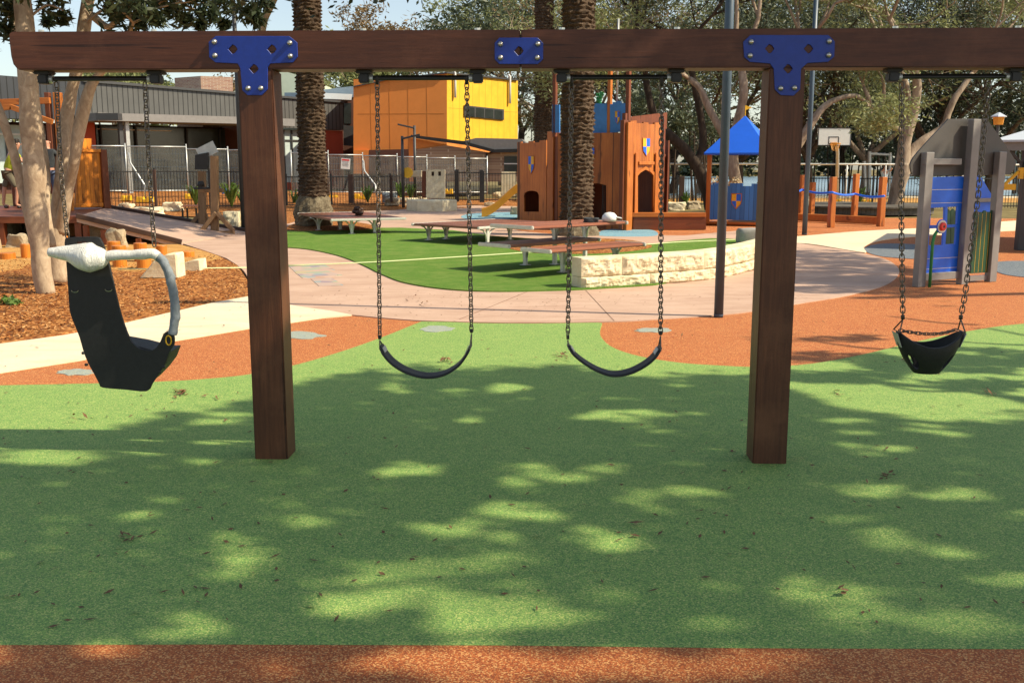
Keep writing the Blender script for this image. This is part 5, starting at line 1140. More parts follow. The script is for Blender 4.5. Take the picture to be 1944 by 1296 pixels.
mb = MB(); mb.tube([W(244, 290, 43.1), W(248, 310, 43.0), W(275, 352, 42.2), W(275, 376, 42.2)], .035, 8); tag(mb.build('fence_brace', M['galv'], smooth=True), 'bent galvanised pipe bracing the site fence near the amber screen', 'brace')
ff = [(555, 290, 46.5), (625, 294, 47), (690, 296, 47.6), (755, 298, 48), (811, 300, 48.5), (864, 301, 49), (925, 302, 49.5)]
for i in range(len(ff) - 1):
    a, b = ff[i], ff[i + 1]; A, B = W(a[0], 370, a[2]), W(b[0], 370, b[2]); site_fence('site_fence', ('temporary mesh fence panel left of the left palm trunk', 'temporary mesh fence panel carrying the small white sign', 'temporary mesh fence panel between the sign and the lamp posts', 'temporary mesh fence panel behind the dark lamp posts', 'temporary mesh fence panel above the pale notched wall', 'temporary mesh fence panel above the black gate')[i], A, B, W(a[0], a[1], a[2]).z, A.z)
mb = MB(); mb.tube([W(690, 305, 47.2), W(692, 325, 47), W(713, 352, 46.4), W(714, 372, 46.2)], .035, 8); tag(mb.build('fence_brace', M['galv'], smooth=True), 'bent galvanised pipe bracing the site fence right of the white sign', 'brace')
SG = thing('site_sign', W(656, 312, 46.9), 'small white notice hung tilted on the site fence beside the left palm', 'sign')
c = W(656, 311, 46.9); mb = MB(); mb.box(c, (.42, .02, .48), 0, 0, .08); sb_ = mb.build('sign_board', M['white'], SG)
mb = MB(); mb.box(c + Vector((.01, -.013, .17)), (.34, .004, .07), 0, 0, .08); mb.build('red_band', M['red'], sb_)
mb = MB()
for k in range(4): mb.box(c + Vector((-.005, -.013, .08 - .06 * k)), (.3 - .05 * (k % 2), .004, .012), 0, 0, .08)
mb.build('text_lines', M['darkgrey'], sb_)
for (x, y, Y, w_, m_, lb) in ((241, 381, 42.6, .42, 'yellow', 'yellow fence foot nearest the amber screen'), (277, 384, 42, .75, 'yellow', 'wide yellow fence foot under the bent brace'), (361, 378, 43, .42, 'yellow', 'yellow fence foot left of the catapult frame'), (436, 368, 44, .62, 'water_blue', 'blue fence foot left of the swing post'), (633, 380, 45, .4, 'yellow', 'yellow fence foot right of the left palm'), (686, 378, 45, .65, 'yellow', 'wide yellow fence foot left of the lamp posts'), (852, 368, 47, .4, 'yellow', 'yellow fence foot behind the gate'), (1262, 388, 44, .4, 'yellow', 'yellow fence foot right of the castle tower'), (1300, 386, 44, .4, 'yellow', 'yellow fence foot left of the turret'), (1586, 388, 43, .45, 'yellow', 'yellow fence foot behind the rope posts'), (1645, 389, 43, .5, 'yellow', 'yellow fence foot beside the pale tree')):
    sfeet(x, y, Y, w_, m_, lb)
mb = MB(); mb.rock(W(740, 378, 44), (.6, .4, .5), 3, 3, .4); tag(mb.build('tarp_bundle', M['rub_slate']), 'blue grey covered bundle behind the black fence near the lamp posts', 'bundle')
# lakeside pipe rail beyond
mb = MB(); a, b = W(1240, 311, 52), W(2050, 313, 52); mb.tube([a, b], .045, 8)
for k in range(12): p = a.lerp(b, k / 11); mb.tube([Vector((p.x, p.y, 0)), p], .04, 6)
tag(mb.build('court_fence', M['fence_white'], smooth=True), 'pale pipe rail of the ball court fence beside the lake', 'fence')
# ================================================================ BASKETBALL HOOP
yb = 33.0 * 1.55; HP = thing('basketball_hoop', W(1588, 375, yb), 'white basketball backboard with orange ring on a pale pole', 'hoop')
pb = Plane(W(1553, 276, yb), W(1614, 276, yb)); K = yb / 1900
bb = panel_px(HP, 'backboard', pb, [(1553, 276), (1553, 243.5), (1614.5, 243.5), (1614.5, 276)], [], 'white', -.05, 0)
mb = MB()
for q in ((1552, 242.5, 1615.5, 244), (1552, 275.5, 1615.5, 277)): pb.pbox(mb, *q, .002, .012)
for q in ((1552, 243, 1553.5, 276.5), (1614, 243, 1615.5, 276.5)): pb.pbox(mb, *q, .003, .010)
mb.build('board_edge', M['blackmetal'], bb)
mb = MB(); pb.pbox(mb, 1572.5, 259.5, 1592.5, 261, .002, .008); pb.pbox(mb, 1572.5, 272.5, 1592.5, 274, .002, .008); pb.pbox(mb, 1572.5, 261, 1574, 272.6, .002, .008); pb.pbox(mb, 1591, 261, 1592.5, 272.6, .002, .008); mb.build('target_square', M['blackmetal'], bb)
mb = MB(); c = pb.hit(1581.5, 273, 0) + Vector((0, -.38, 0)); mb.tube([c + Vector((.24 * math.cos(t), .24 * math.sin(t), 0)) for t in np.linspace(0, 2 * math.pi, 20)], .02, 6); mb.box(c + Vector((0, .3, -.01)), (.3, .14, .14)); rg = mb.build('ring', M['lantern'], HP)
mb = MB()
for k in range(12): t = k * math.pi / 6; mb.tube([c + Vector((.24 * math.cos(t), .24 * math.sin(t), 0)), c + Vector((.13 * math.cos(t + .3), .13 * math.sin(t + .3), -.35))], .008, 3)
mb.build('net', M['lantern'], rg)
mb = MB(); p0 = W(1589, 378, yb + .8); mb.tube([Vector((p0.x, p0.y, 0)), W(1590, 290, yb + .8), W(1588, 272, yb + .1)], .09, 10); mb.build('pole', M['galv'], HP, smooth=True)
# far swing frame
ys = 62; FS = thing('far_swing_frame', W(1670, 360, ys), 'small pale swing frame far beyond the lakeside fence', 'swing frame')
for q in ((1651, 288, 1651, 365), (1641, 306, 1643, 365), (1690, 290, 1688, 365)): mb = MB(); mb.tube([W(q[0], q[1], ys), W(q[2], q[3], ys)], .1, 6); mb.build('leg', M['galv'], FS)
mb = MB(); mb.tube([W(1650, 292, ys), W(1692, 294, ys)], .08, 6); mb.build('crossbar', M['galv'], FS)
for x in (1668, 1680): mb = MB(); mb.tube([W(x, 293, ys), W(x + 4, 325, ys)], .03, 4); mb.build('chain', M['chain'], FS)
# ================================================================ PEOPLE
def skin_mesh(name, nodes, edges, mat, parent=None, sub=2):
    vs = [n[0] for n in nodes]
    if parent is not None: m = rootinv(parent); vs = [m @ Vector(v) for v in vs]
    me = bpy.data.meshes.new(name); me.from_pydata([tuple(v) for v in vs], edges, []); o = bpy.data.objects.new(name, me); COL.objects.link(o)
    k = o.modifiers.new('skin', 'SKIN')
    for i, n in enumerate(nodes):
        r = n[1]; me.skin_vertices[0].data[i].radius = (r, r) if not hasattr(r, '__len__') else r
    me.skin_vertices[0].data[0].use_root = True
    k.use_smooth_shade = True; s = o.modifiers.new('sub', 'SUBSURF'); s.levels = sub; s.render_levels = sub
    me.materials.append(M[mat])
    if parent is not None: o.parent = parent; ROOT[o.name] = rootof(parent)
    return o
def person(base, label, rz, top, legs, hair=True, shorts=False, bend=0.0, arm=0.4, s=1.0, turn=0.0, step=.1):
    T_ = thing('person', base, label, 'person', rz=rz); m = Matrix.Translation(base) @ Matrix.Rotation(rz, 4, 'Z')
    def P(x, y, z): return m @ Vector((x * s, y * s, z * s))
    b = bend; hip = (0, 0, .95); ch = (0, -.36 * math.sin(b), .95 + .38 * math.cos(b)); nk = (0, -.53 * math.sin(b), .95 + .55 * math.cos(b)); hd = (0, -.64 * math.sin(b) - .03, .95 + .68 * math.cos(b))
    N = [(P(*hip), .13), (P(*ch), .15), (P(*nk), .062), (P(hd[0], hd[1], hd[2]), .088), (P(hd[0], hd[1], hd[2] + .08), .085)]; E = [(0, 1), (1, 2), (2, 3), (3, 4)]
    for sd in (-1, 1):
        i = len(N); st = step * sd
        N += [(P(.10 * sd, 0, .88), .085), (P(.10 * sd, st - .02, .50), .055), (P(.10 * sd, st + .03, .10), .038), (P(.10 * sd, st - .12, .04), .035)]; E += [(0, i), (i, i + 1), (i + 1, i + 2), (i + 2, i + 3)]
        i = len(N); sh = (.19 * sd, nk[1] + .02, nk[2] - .07); a = arm
        el = (.24 * sd, sh[1] - .28 * math.sin(a), sh[2] - .28 * math.cos(a)); wr = (.20 * sd, el[1] - .25 * math.sin(a + .7), el[2] - .25 * math.cos(a + .7))
        N += [(P(*sh), .058), (P(*el), .040), (P(*wr), .028), (P(wr[0], wr[1] - .07, wr[2] - .04), .03)]; E += [(1, i), (i, i + 1), (i + 1, i + 2), (i + 2, i + 3)]
        for f in range(5):
            k = len(N); N.append((P(wr[0] + (f - 2) * .016, wr[1] - .12, wr[2] - .07 - .004 * f), .008)); E.append((i + 3, k))
    skin_mesh('body', N, E, 'skin', T_); 
    sh = [(P(*hip[:2], .90), .155), (P(*ch), .18), (P(nk[0], nk[1], nk[2] - .02), .08)]; e = [(0, 1), (1, 2)]
    for sd in (-1, 1):
        i = len(sh); q = (.19 * sd, nk[1] + .02, nk[2] - .07); sh += [(P(*q), .074), (P(.225 * sd, q[1] - .18 * math.sin(arm), q[2] - .18 * math.cos(arm)), .062)]; e += [(1, i), (i, i + 1)]
    skin_mesh('shirt', sh, e, top, T_)
    tr = [(P(0, 0, .95), .15)]; e = []
    for sd in (-1, 1):
        i = len(tr); st = step * sd; tr += [(P(.10 * sd, 0, .86), .105), (P(.10 * sd, st - .02, .52), .078)]; e += [(0, i), (i, i + 1)]
        if not shorts: tr += [(P(.10 * sd, st + .03, .12), .062)]; e += [(i + 1, i + 2)]
        mb = MB(); mb.rock(P(.10 * sd, st - .04, .045), (.075 * s, .16 * s, .07 * s), 2, 2, .1); mb.build('shoe', M['blackmetal'], T_, smooth=True)
    skin_mesh('shorts' if shorts else 'trousers', tr, e, legs, T_)
    if hair: mb = MB(); mb.rock(P(hd[0], hd[1] + .025, hd[2] + .075), (.135 * s, .15 * s, .17 * s), 1, 3, .08); mb.build('hair', M['hair'], T_, smooth=True)
    mb = MB()
    for sd in (-1, 1): mb.rock(P(hd[0] + .092 * sd, hd[1], hd[2] + .03), (.02, .035, .05), 1, 1, .1)
    mb.build('ears', M['skin'], T_, smooth=True)
    mb = MB(); mb.rock(P(hd[0], hd[1] - .10, hd[2] + .02), (.022, .035, .05), 1, 1, .1); mb.build('nose', M['skin'], T_, smooth=True)
    mb = MB()
    for sd in (-1, 1): mb.rock(P(hd[0] + .034 * sd, hd[1] - .088, hd[2] + .045), (.016, .014, .012), 1, 1, .1)
    mb.build('eyes', M['hair'], T_, smooth=True)
    return T_
person(W(97, 394, 26.2), 'bald man in dark grey shirt and blue grey trousers behind the pale stems', R(175), 'cloth_grey', 'cloth_blue', hair=False, arm=.9, s=1.0)
person(W(22, 396, 25.8), 'dark haired man in a yellow hi vis shirt and khaki shorts at the left edge', R(110), 'cloth_yellow', 'cloth_khaki', shorts=True, bend=.35, arm=.7, step=.16)
pc = W(1677, 375, 58); person(Vector((pc.x, 58, .02)), 'distant person in a pale shirt holding both arms up by the far swing', R(0), 'cloth_white', 'cloth_grey', arm=1.6)
# ================================================================ BUILDINGS
M['joint'] = paint('panel_joint_paint', (.50, .22, .03), .6, .05, 3)
GB = Plane(W(-260, 365, 44), W(654, 370, 62))          # long facade of the grey school building
B1 = thing('school_building', GB.P(GB.L / 2, 0), 'long low building with ribbed grey metal fascia and red wall ends', 'building', rz=math.atan2(GB.u.y, GB.u.x))
def fb(T_, pl, x0, x1, z0, z1, d0, d1, mat, nm, bevel=0.0):
    """box on a facade: pixel columns at fence height, world heights"""
    mb = MB(); u0 = pl.uz(x0, 330, d1)[0]; u1 = pl.uz(x1, 330, d1)[0]; pl.box(mb, u0, u1, z0, z1, d0, d1); return mb.build(nm, M[mat], T_, bevel=bevel)
def zt(pl, x, y): return pl.uz(x, y)[1]
ztop = zt(GB, 400, 171); zrb = zt(GB, 170, 226)
def quadband(T_, pl, pts, d0, d1, mat, nm):
    mb = MB(); P = [pl.uz(x, y, d1) for x, y in pts]; mb.plate([P], lambda a, b, d: pl.P(a, b, d), d0, d1); return mb.build(nm, M[mat], T_)
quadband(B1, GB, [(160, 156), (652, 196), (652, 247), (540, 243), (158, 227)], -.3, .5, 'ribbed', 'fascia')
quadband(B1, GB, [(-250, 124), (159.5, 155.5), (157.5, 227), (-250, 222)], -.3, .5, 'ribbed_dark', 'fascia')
quadband(B1, GB, [(158, 150), (654, 192), (654, 195.5), (159, 155.5)], -.3, .62, 'darkgrey', 'parapet_cap')
quadband(B1, GB, [(-250, 370), (-250, 224), (652, 249), (652, 372)], -8, -1.6, 'brown_wall', 'wall')
fb(B1, GB, 158, 186, 0, zrb - .02, -1.5, .30, 'red_wall', 'red_wall_end'); fb(B1, GB, 622, 653, 0, zt(GB, 640, 249), -3, .35, 'red_wall', 'red_wall_end')
fb(B1, GB, 455, 540, 0, zt(GB, 500, 236), -1.5, .2, 'brown_wall', 'wall_bay')
# entrance canopy (pale beam with posts)
quadband(B1, GB, [(186, 214), (454, 222), (560, 226), (560, 240), (454, 235), (186, 229)], .55, 3.2, 'steel_grey', 'canopy')
for x in (239, 251): mb = MB(); u0 = GB.uz(x, 330, 3.0)[0]; zc = zt(GB, 240, 229); GB.box(mb, u0 - .09, u0 + .09, 0, zc + .0, 2.6, 2.8); mb.build('canopy_post', M['galv' if x > 245 else 'darkgrey'], B1)
mb = MB(); q = W(207, 222, 46); mb.box(q, (1.0, .5, .30)); mb.build('canopy_sign_box', M['darkgrey'], B1)
# shop front glass behind the canopy
zg = zt(GB, 300, 240); g1 = fb(B1, GB, 188, 454, .25, zg, -1.55, -1.2, 'glass', 'window')
for x in (196, 262, 358, 420): fb(g1, GB, x, x + 3, .25, zg, -1.19, -1.05, 'blackmetal', 'mullion')
fb(g1, GB, 190, 330, zt(GB, 250, 246), zt(GB, 250, 244.5), -1.19, -1.1, 'white', 'light_strip')
g2 = fb(B1, GB, 541, 622, .8, zt(GB, 570, 248), -.2, .1, 'paleglass', 'window')
for x in (541, 556, 573, 590, 607, 620): fb(g2, GB, x, x + 2.2, .8, zt(GB, 570, 248), .101, .2, 'darkgrey', 'mullion')
fb(g2, GB, 541, 622, zt(GB, 570, 268), zt(GB, 570, 266), .102, .18, 'darkgrey', 'transom'); fb(B1, GB, 541, 622, 0, .78, -1.5, .22, 'red_wall', 'sill_wall')
g3 = fb(B1, GB, -200, 92, .9, zt(GB, 50, 236), -1.55, -1.3, 'paleglass', 'window')
for x in (-150, -100, -60, -20, 16, 52, 88): fb(g3, GB, x, x + 3, .9, zt(GB, 50, 236), -1.29, -1.2, 'darkgrey', 'mullion')
fb(g3, GB, -200, 92, zt(GB, 50, 256), zt(GB, 50, 252), -1.29, -1.19, 'white', 'transom')
# roof body behind
mb = MB(); zz = ztop - .25; mb.hexa([GB.P(0, zz - .2, -.31), GB.P(GB.L, zz - .2, -.31), GB.P(GB.L, zz - .2, -12), GB.P(0, zz - .2, -12), GB.P(0, zz, -.31), GB.P(GB.L, zz, -.31), GB.P(GB.L, zz, -12), GB.P(0, zz, -12)]); mb.build('roof', M['roof_blue'], B1)
# brick chimney block
yc_ = 66; mb = MB(); a, b, t = W(320, 190, yc_), W(437, 190, yc_), W(380, 144.5, yc_).z; w_ = b.x - a.x; m_ = W(383, 190, yc_).x
ch = MB(); ch.hexa([Vector((a.x, yc_ + 1.4, 4)), Vector((m_, yc_, 4)), Vector((b.x, yc_ + .8, 4)), Vector((m_, yc_ + 2.6, 4)), Vector((a.x, yc_ + 1.4, t)), Vector((m_, yc_, t)), Vector((b.x, yc_ + .8, t)), Vector((m_, yc_ + 2.6, t))]); ch.build('brick_tower', M['brick'], B1)
# pale green gable and roof pieces right of the post
def pxbox(T_, x0, x1, y0, y1, Y, dp, mat, nm):
    a, b = W(x0, y1, Y), W(x1, y0, Y); mb = MB(); mb.hexa([Vector((a.x, Y, a.z)), Vector((b.x, Y, a.z)), Vector((b.x, Y + dp, a.z)), Vector((a.x, Y + dp, a.z)), Vector((a.x, Y, b.z)), Vector((b.x, Y, b.z)), Vector((b.x, Y + dp, b.z)), Vector((a.x, Y + dp, b.z))]); return mb.build(nm, M[mat], T_)
B2 = thing('pale_building', W(540, 370, 72), 'pale green building rising behind the grey school roof', 'building')
pl2 = Plane(W(430, 370, 72), W(640, 370, 72))
panel_px(B2, 'wall', pl2, [(418, 370), (418, 184), (450, 171), (452, 135), (520, 130), (570, 144), (612, 160), (612, 370)], [], 'pale_green', -5, 0)
panel_px(B2, 'roof', pl2, [(540, 184), (540, 176), (668, 176), (668, 190)], [], 'roof_blue', .01, 3.5)
B3 = thing('link_building', W(640, 370, 64), 'white edged roof link between the grey and orange buildings', 'building')
pl3 = Plane(W(600, 370, 63), W(690, 370, 63.5))
panel_px(B3, 'roof', pl3, [(600, 172), (668, 164), (674, 166), (674, 185), (600, 176)], [], 'roof_blue', -4, -.8)
panel_px(B3, 'roof_edge', pl3, [(600, 176), (669, 179), (667, 190), (600, 187)], [], 'white', -.6, .5)
panel_px(B3, 'wall', pl3, [(600, 370), (600, 188), (674, 190), (674, 370)], [], 'brown_wall', -4, -.7)
w_ = panel_px(B3, 'window', pl3, [(653, 235), (653, 196), (667, 196), (667, 235)], [], 'glass', -.69, -.6)
panel_px(B3, 'balustrade', pl3, [(652, 276), (652, 237), (672, 240), (674, 278)], [], 'darkgrey', -.3, -.2)
# orange and yellow building
cn = W(848, 330, 55); OB = Plane(W(672, 330, 55.2), cn); YB = Plane(cn, W(984, 330, 59.5))
B4 = thing('orange_building', cn, 'two storey building with an orange side and a bright yellow front', 'building', rz=math.atan2(YB.u.y, YB.u.x))
def hexpl(T_, pl, pts, d0, d1, mat, nm): return quadband(T_, pl, pts, d0, d1, mat, nm)
quadband(B4, OB, [(671, 300), (671, 165), (738, 151), (848, 138.5), (848, 300)], -.03, 0, 'orange_wall', 'orange_wall')
quadband(B4, OB, [(671, 163.5), (738, 149.5), (848, 137), (848, 139.5), (738, 151.5), (671, 165.5)], .003, .12, 'darkgrey', 'roof_edge')
quadband(B4, YB, [(848.5, 267), (848.5, 138), (983, 152.5), (983, 270)], -.03, 0, 'yellow_rib', 'yellow_wall')
quadband(B4, YB, [(848.5, 136.5), (983.5, 151), (983.5, 153.5), (848.5, 139.3)], .003, .12, 'darkgrey', 'roof_edge')
mb = MB()
for y in (206, 214): u0, z0 = YB.uz(850, y - .0); u1, z1 = YB.uz(982, y + 3)
u0, z0 = YB.uz(849, 205); u1, z1 = YB.uz(982, 213); mb.bar(YB.P(u0 + .1, z0, .004), YB.P(u1, z0, .004), .010, .012); mb.build('panel_joint', M['joint'], B4)
mb = MB(); z0 = OB.uz(700, 216)[1]; mb.bar(OB.P(.3, z0, .004), OB.P(OB.L - .1, z0, .004), .010, .012)
for k in (.2, .4, .6, .8): mb.bar(OB.P(OB.L * k, 2.6, .004), OB.P(OB.L * k, 6.5, .004), .010, .012)
mb.build('panel_joint', M['joint'], B4)
wn = quadband(B4, YB, [(882, 200), (957, 208), (957, 228), (882, 221)], -.1, .08, 'darkgrey', 'window')
for x in (886, 904, 921.5, 939): quadband(wn, YB, [(x, 203 + (x - 886) * .107), (x + 15, 204.6 + (x - 886) * .107), (x + 15, 222.3 + (x - 886) * .1), (x, 221 + (x - 886) * .1)], .081, .09, 'glass', 'pane')
for x, y0, y1 in ((861, 139, 186), (965, 146, 197)):
    u, z0 = YB.uz(x, y1); z1 = YB.uz(x, y0)[1]; mb = MB(); mb.tube([YB.P(u, z0, .12), YB.P(u, z1, .12), YB.P(u - .1, z1 + .1, .1)], .07, 8); mb.build('vent_pipe', M['white'], B4, smooth=True)
# lower wing: black sloping eave, brick walls
WG = Plane(W(778, 330, 52.5), W(990, 330, 52.0))
quadband(B4, WG, [(780, 256), (880, 268), (938, 284), (938, 290), (880, 275), (780, 261)], -1.5, .3, 'blackmetal', 'eave_beam')
quadband(B4, WG, [(904, 262), (990, 264), (1010, 282), (938, 284), (880, 268)], -1.6, .25, 'steel_grey', 'wing_roof')
quadband(B4, WG, [(936, 284.5), (1010, 282.5), (1010, 288), (936, 290)], -1.5, .35, 'blackmetal', 'eave_beam')
quadband(B4, WG, [(790, 345), (790, 284), (848, 276), (930, 290), (1010, 289), (1010, 345)], -.4, 0, 'brick_tan', 'brick_wall')
quadband(B4, WG, [(776, 345), (776, 262), (789, 264), (848, 275), (789, 283), (789, 345)], -.5, -.05, 'orange_wall', 'orange_wall')
g = quadband(B4, WG, [(957, 326), (957, 297), (990, 297), (990, 326)], -.1, .05, 'glass', 'window'); quadband(g, WG, [(957, 312), (957, 310), (990, 310), (990, 312)], .051, .08, 'white', 'transom')
mb = MB(); mb.tube([WG.hit(924, 340, .1), WG.hit(924, 292, .1), WG.hit(938, 288, .2)], .06, 6); mb.build('downpipe', M['blackmetal'], B4)
quadband(B4, OB, [(700, 330), (700, 285), (785, 283), (785, 330)], .002, .25, 'brown_wall', 'recess_wall'); quadband(B4, OB, [(671, 330), (671, 285), (699, 285), (699, 330)], .002, .3, 'orange_wall', 'orange_wall')
quadband(B4, OB, [(671, 370), (671, 300.5), (848, 300.5), (848, 370)], -.4, -.1, 'brown_wall', 'base_wall')

bk = MB(); q = [OB.P(.1, 0, -.06), OB.P(OB.L - .1, 0, -.06), YB.P(.1, 0, -.06), YB.P(YB.L - .02, 0, -.05)]; q = q + [q[3] * 1.12, q[0] * 1.12]; z0, z1 = 2.0, OB.uz(800, 150)[1]
bk.plate([[(p.x, p.y) for p in q]], lambda a, b, d: Vector((a, b, d)), z0, z1); bk.build('core_wall', M['orange_wall'], B4)
# ================================================================ TREES
def leafcloud(name, blobs, per, L, Wd, mat, parent, droop=0.0, seed=0, flat=.8):
    """blobs: (x, y, z, r); small diamond leaves through each blob's volume"""
    rg = np.random.default_rng(seed); B = np.array(blobs, dtype=float); n = len(B) * per
    c = np.repeat(B[:, :3], per, 0); r = np.repeat(B[:, 3], per)
    d = rg.normal(size=(n, 3)); d /= np.linalg.norm(d, axis=1)[:, None]; d *= (rg.random(n) ** .5)[:, None] * r[:, None]; d[:, 2] *= flat
    p = c + d; a = rg.normal(size=(n, 3)); a[:, 2] = a[:, 2] * .7 - droop; a /= np.linalg.norm(a, axis=1)[:, None]
    q = rg.normal(size=(n, 3)); b = np.cross(a, q); b /= np.linalg.norm(b, axis=1)[:, None]
    l = (L * rg.uniform(.55, 1.35, n) / 2)[:, None]; w = (Wd * rg.uniform(.6, 1.3, n) / 2)[:, None]
    V = np.stack([p - a * l, p + b * w, p + a * l, p - b * w], 1).reshape(-1, 3)
    m = np.array(rootinv(parent)); V = V @ m[:3, :3].T + m[:3, 3]
    me = bpy.data.meshes.new(name); me.vertices.add(4 * n); me.vertices.foreach_set('co', V.ravel()); me.loops.add(4 * n); me.loops.foreach_set('vertex_index', np.arange(4 * n, dtype=np.int32))
    me.polygons.add(n); me.polygons.foreach_set('loop_start', np.arange(0, 4 * n, 4, dtype=np.int32)); me.update(calc_edges=True); me.materials.append(M[mat])
    o = bpy.data.objects.new(name, me); COL.objects.link(o); o.parent = parent; ROOT[o.name] = rootof(parent); return o
def grow(mb, p, d, L, r, lev, rr, tips, bend=.35, up=.12, split=2, n=7):
    """recursive crooked branch; collects tip positions"""
    pts = [p.copy()]; rad = [r]; q = p.copy(); k = 5
    for i in range(k):
        d = (d + Vector((rr.gauss(0, bend), rr.gauss(0, bend), rr.gauss(0, bend * .6) + up)) * .45).normalized(); q = q + d * (L / k); pts.append(q.copy()); rad.append(r * (1 - .42 * (i + 1) / k))
    mb.tube(pts, rad, n if lev > 1 else 5, lev > 2)
    if lev <= 0: tips.append((q, L)); return
    if lev <= 2: tips.append((pts[3], L * .8))
    for s in range(split + (1 if rr.random() < .45 else 0)):
        e = (d + Vector((rr.gauss(0, .62), rr.gauss(0, .62), rr.gauss(0, .38)))).normalized(); b = pts[rr.choice([3, 4, 5, 5])]
        grow(mb, b, e, L * rr.uniform(.62, .86), r * .58, lev - 1, rr, tips, bend, up, split, n)
def tree(name, base, h, r, label, bark, leafm, seed, lev=4, trunkh=.3, spread=.5, per=150, L=.22, Wd=.09, br=.75, group=None, cat='tree', lean=(0, 0), nst=3, low=False, traced=(), droop=.2, up=.12):
    T_ = thing(name, base, label, cat, group); rr = random.Random(seed); mb = MB(); tips = []
    if traced:
        for (pts, gl, gr) in traced:
            P = smooth_curve([p for p, _ in pts], 4); rad = list(np.interp(np.linspace(0, len(pts) - 1, len(P)), range(len(pts)), [q for _, q in pts]))
            mb.tube(P, rad, 12, True, .16, 2.5)
            if gl: d = (P[-1] - P[-3]).normalized(); [grow(mb, P[-1], (d + Vector((rr.gauss(0, .4), rr.gauss(0, .4), rr.gauss(0, .2)))).normalized(), gl, rad[-1] * .75, gr, rr, tips, .4, up) for _ in range(2)]
    else:
        t = Vector(base) + Vector((lean[0], lean[1], h * trunkh)); P = [Vector(base) - Vector((0, 0, .1)), Vector(base).lerp(t, .5) + Vector((rr.gauss(0, .12), rr.gauss(0, .12), 0)), t]
        P = smooth_curve(P, 4); mb.tube(P, [r * (1.25 - .45 * i / (len(P) - 1)) for i in range(len(P))], 10, True, .15, 2)
        for s in range(nst):
            az = s * 2 * math.pi / nst + rr.random(); d = Vector((math.cos(az) * spread, math.sin(az) * spread, 1)).normalized()
            grow(mb, t if s else P[-2], d, h * (1 - trunkh) * .40, r * .62, lev, rr, tips, .4, up)
    mb.build('trunk', M[bark], T_, smooth=True, fixn=False)
    blobs = []
    for (q, l) in tips:
        rb = br * rr.uniform(.6, 1.25); blobs.append((q.x, q.y, q.z, rb))
    leafcloud('crown', blobs, per, L, Wd, leafm, T_, droop, seed)
    return T_, tips
# --- pale multi stemmed tree at the left (traced stems)
YT = G(85, 557).y
def tp(l, Y=YT, k=1.0):
    return [(W(x, y, Y + dy), r * (Y + dy) / F * k) for (x, y, r, dy) in l]
stems = [
    (tp([(88, 560, 17, 0), (80, 520, 16, 0), (76, 470, 18, 0), (70, 420, 19, 0), (66, 370, 18, 0), (66, 330, 20, 0), (62, 280, 19, 0), (58, 220, 18, 0), (54, 160, 17, 0), (50, 100, 17, .1), (46, 40, 16, .2), (38, -40, 15, .3)]), 1.1, 3),
    (tp([(64, 425, 12, 0), (52, 400, 8, .05), (40, 350, 9, .1), (30, 305, 9, .1), (16, 260, 8, .1), (4, 225, 8, .1), (-14, 180, 7, .1), (-40, 110, 6, .1)]), 0.9, 2),
    (tp([(108, 535, 20, .9), (104, 480, 19, .9), (106, 430, 18, .9), (112, 385, 14, .9), (118, 330, 12, .9), (121, 280, 12, .9), (126, 230, 12, 1), (136, 170, 11, 1), (152, 110, 12, 1), (160, 50, 12, 1.1), (172, -30, 12, 1.2)]), 1.1, 3),
    (tp([(112, 440, 14, .9), (122, 395, 11, .8), (132, 350, 10, .8), (142, 300, 10, .7), (150, 250, 11, .7), (160, 205, 12, .7), (172, 165, 10, .7), (188, 142, 7, .7), (214, 110, 6, .6)]), 0.8, 2),
    (tp([(98, 470, 9, .5), (90, 420, 8, .6), (86, 380, 8, .6), (88, 330, 7, .8), (76, 250, 7, 1), (62, 180, 9, 1.1), (42, 100, 10, 1.2), (26, 30, 11, 1.3), (10, -60, 10, 1.3)]), 0.9, 3),
    (tp([(176, 30, 8, 1.1), (205, 52, 6, 1.0), (228, 34, 5, .9), (262, 26, 4, .8), (330, -10, 4, .7)]), 0.9, 2)]
LT, ltips = tree('multi_stem_tree', G(90, 557), 6, .2, 'pale smooth barked tree with several crooked stems rising from the wood chips', 'bark_pale', 'leaf_near', 21, per=80, L=.19, Wd=.046, br=.42, traced=stems, droop=.5)
# the low fringe of its crown, dark hanging leaves seen over the beam
rr = random.Random(5); blobs = []
for (x, y, s) in ((15, 18, 30), (12, 55, 22), (95, 10, 30), (120, 35, 20), (215, 22, 26), (240, -8, 40), (270, 10, 30), (265, 42, 16), (310, -5, 36), (330, 24, 24), (352, 38, 18), (300, 40, 14), (375, -10, 34), (395, 28, 22), (420, 8, 30), (425, 46, 12), (455, -15, 34), (470, 24, 24), (488, 38, 16), (500, 8, 22), (380, 50, 10), (350, -45, 50), (430, -60, 50), (260, -50, 50), (100, -40, 60), (20, -30, 50), (505, -40, 34), (180, -30, 40), (90, 42, 10)):
    p = W(x, y, YT + rr.uniform(-.6, 1.2)); blobs.append((p.x, p.y, p.z, s * YT / F))
leafcloud('crown_fringe', blobs, 84, .19, .046, 'leaf_near', LT, .55, 9, .85)
mb = MB()
for a in (((165, 40), (210, 12), (262, 10), (330, -6), (400, 10)), ((330, -6), (370, 20), (420, 38)), ((300, -20), (350, -40), (430, -20), (480, 20)), ((60, 30), (90, 10), (120, 20))):
    P = smooth_curve([W(x, y, YT + .3) for x, y in a], 4); mb.tube(P, [.02 * (1 - .6 * i / len(P)) for i in range(len(P))], 6)
mb.build('twigs', M['bark_grey'], LT)
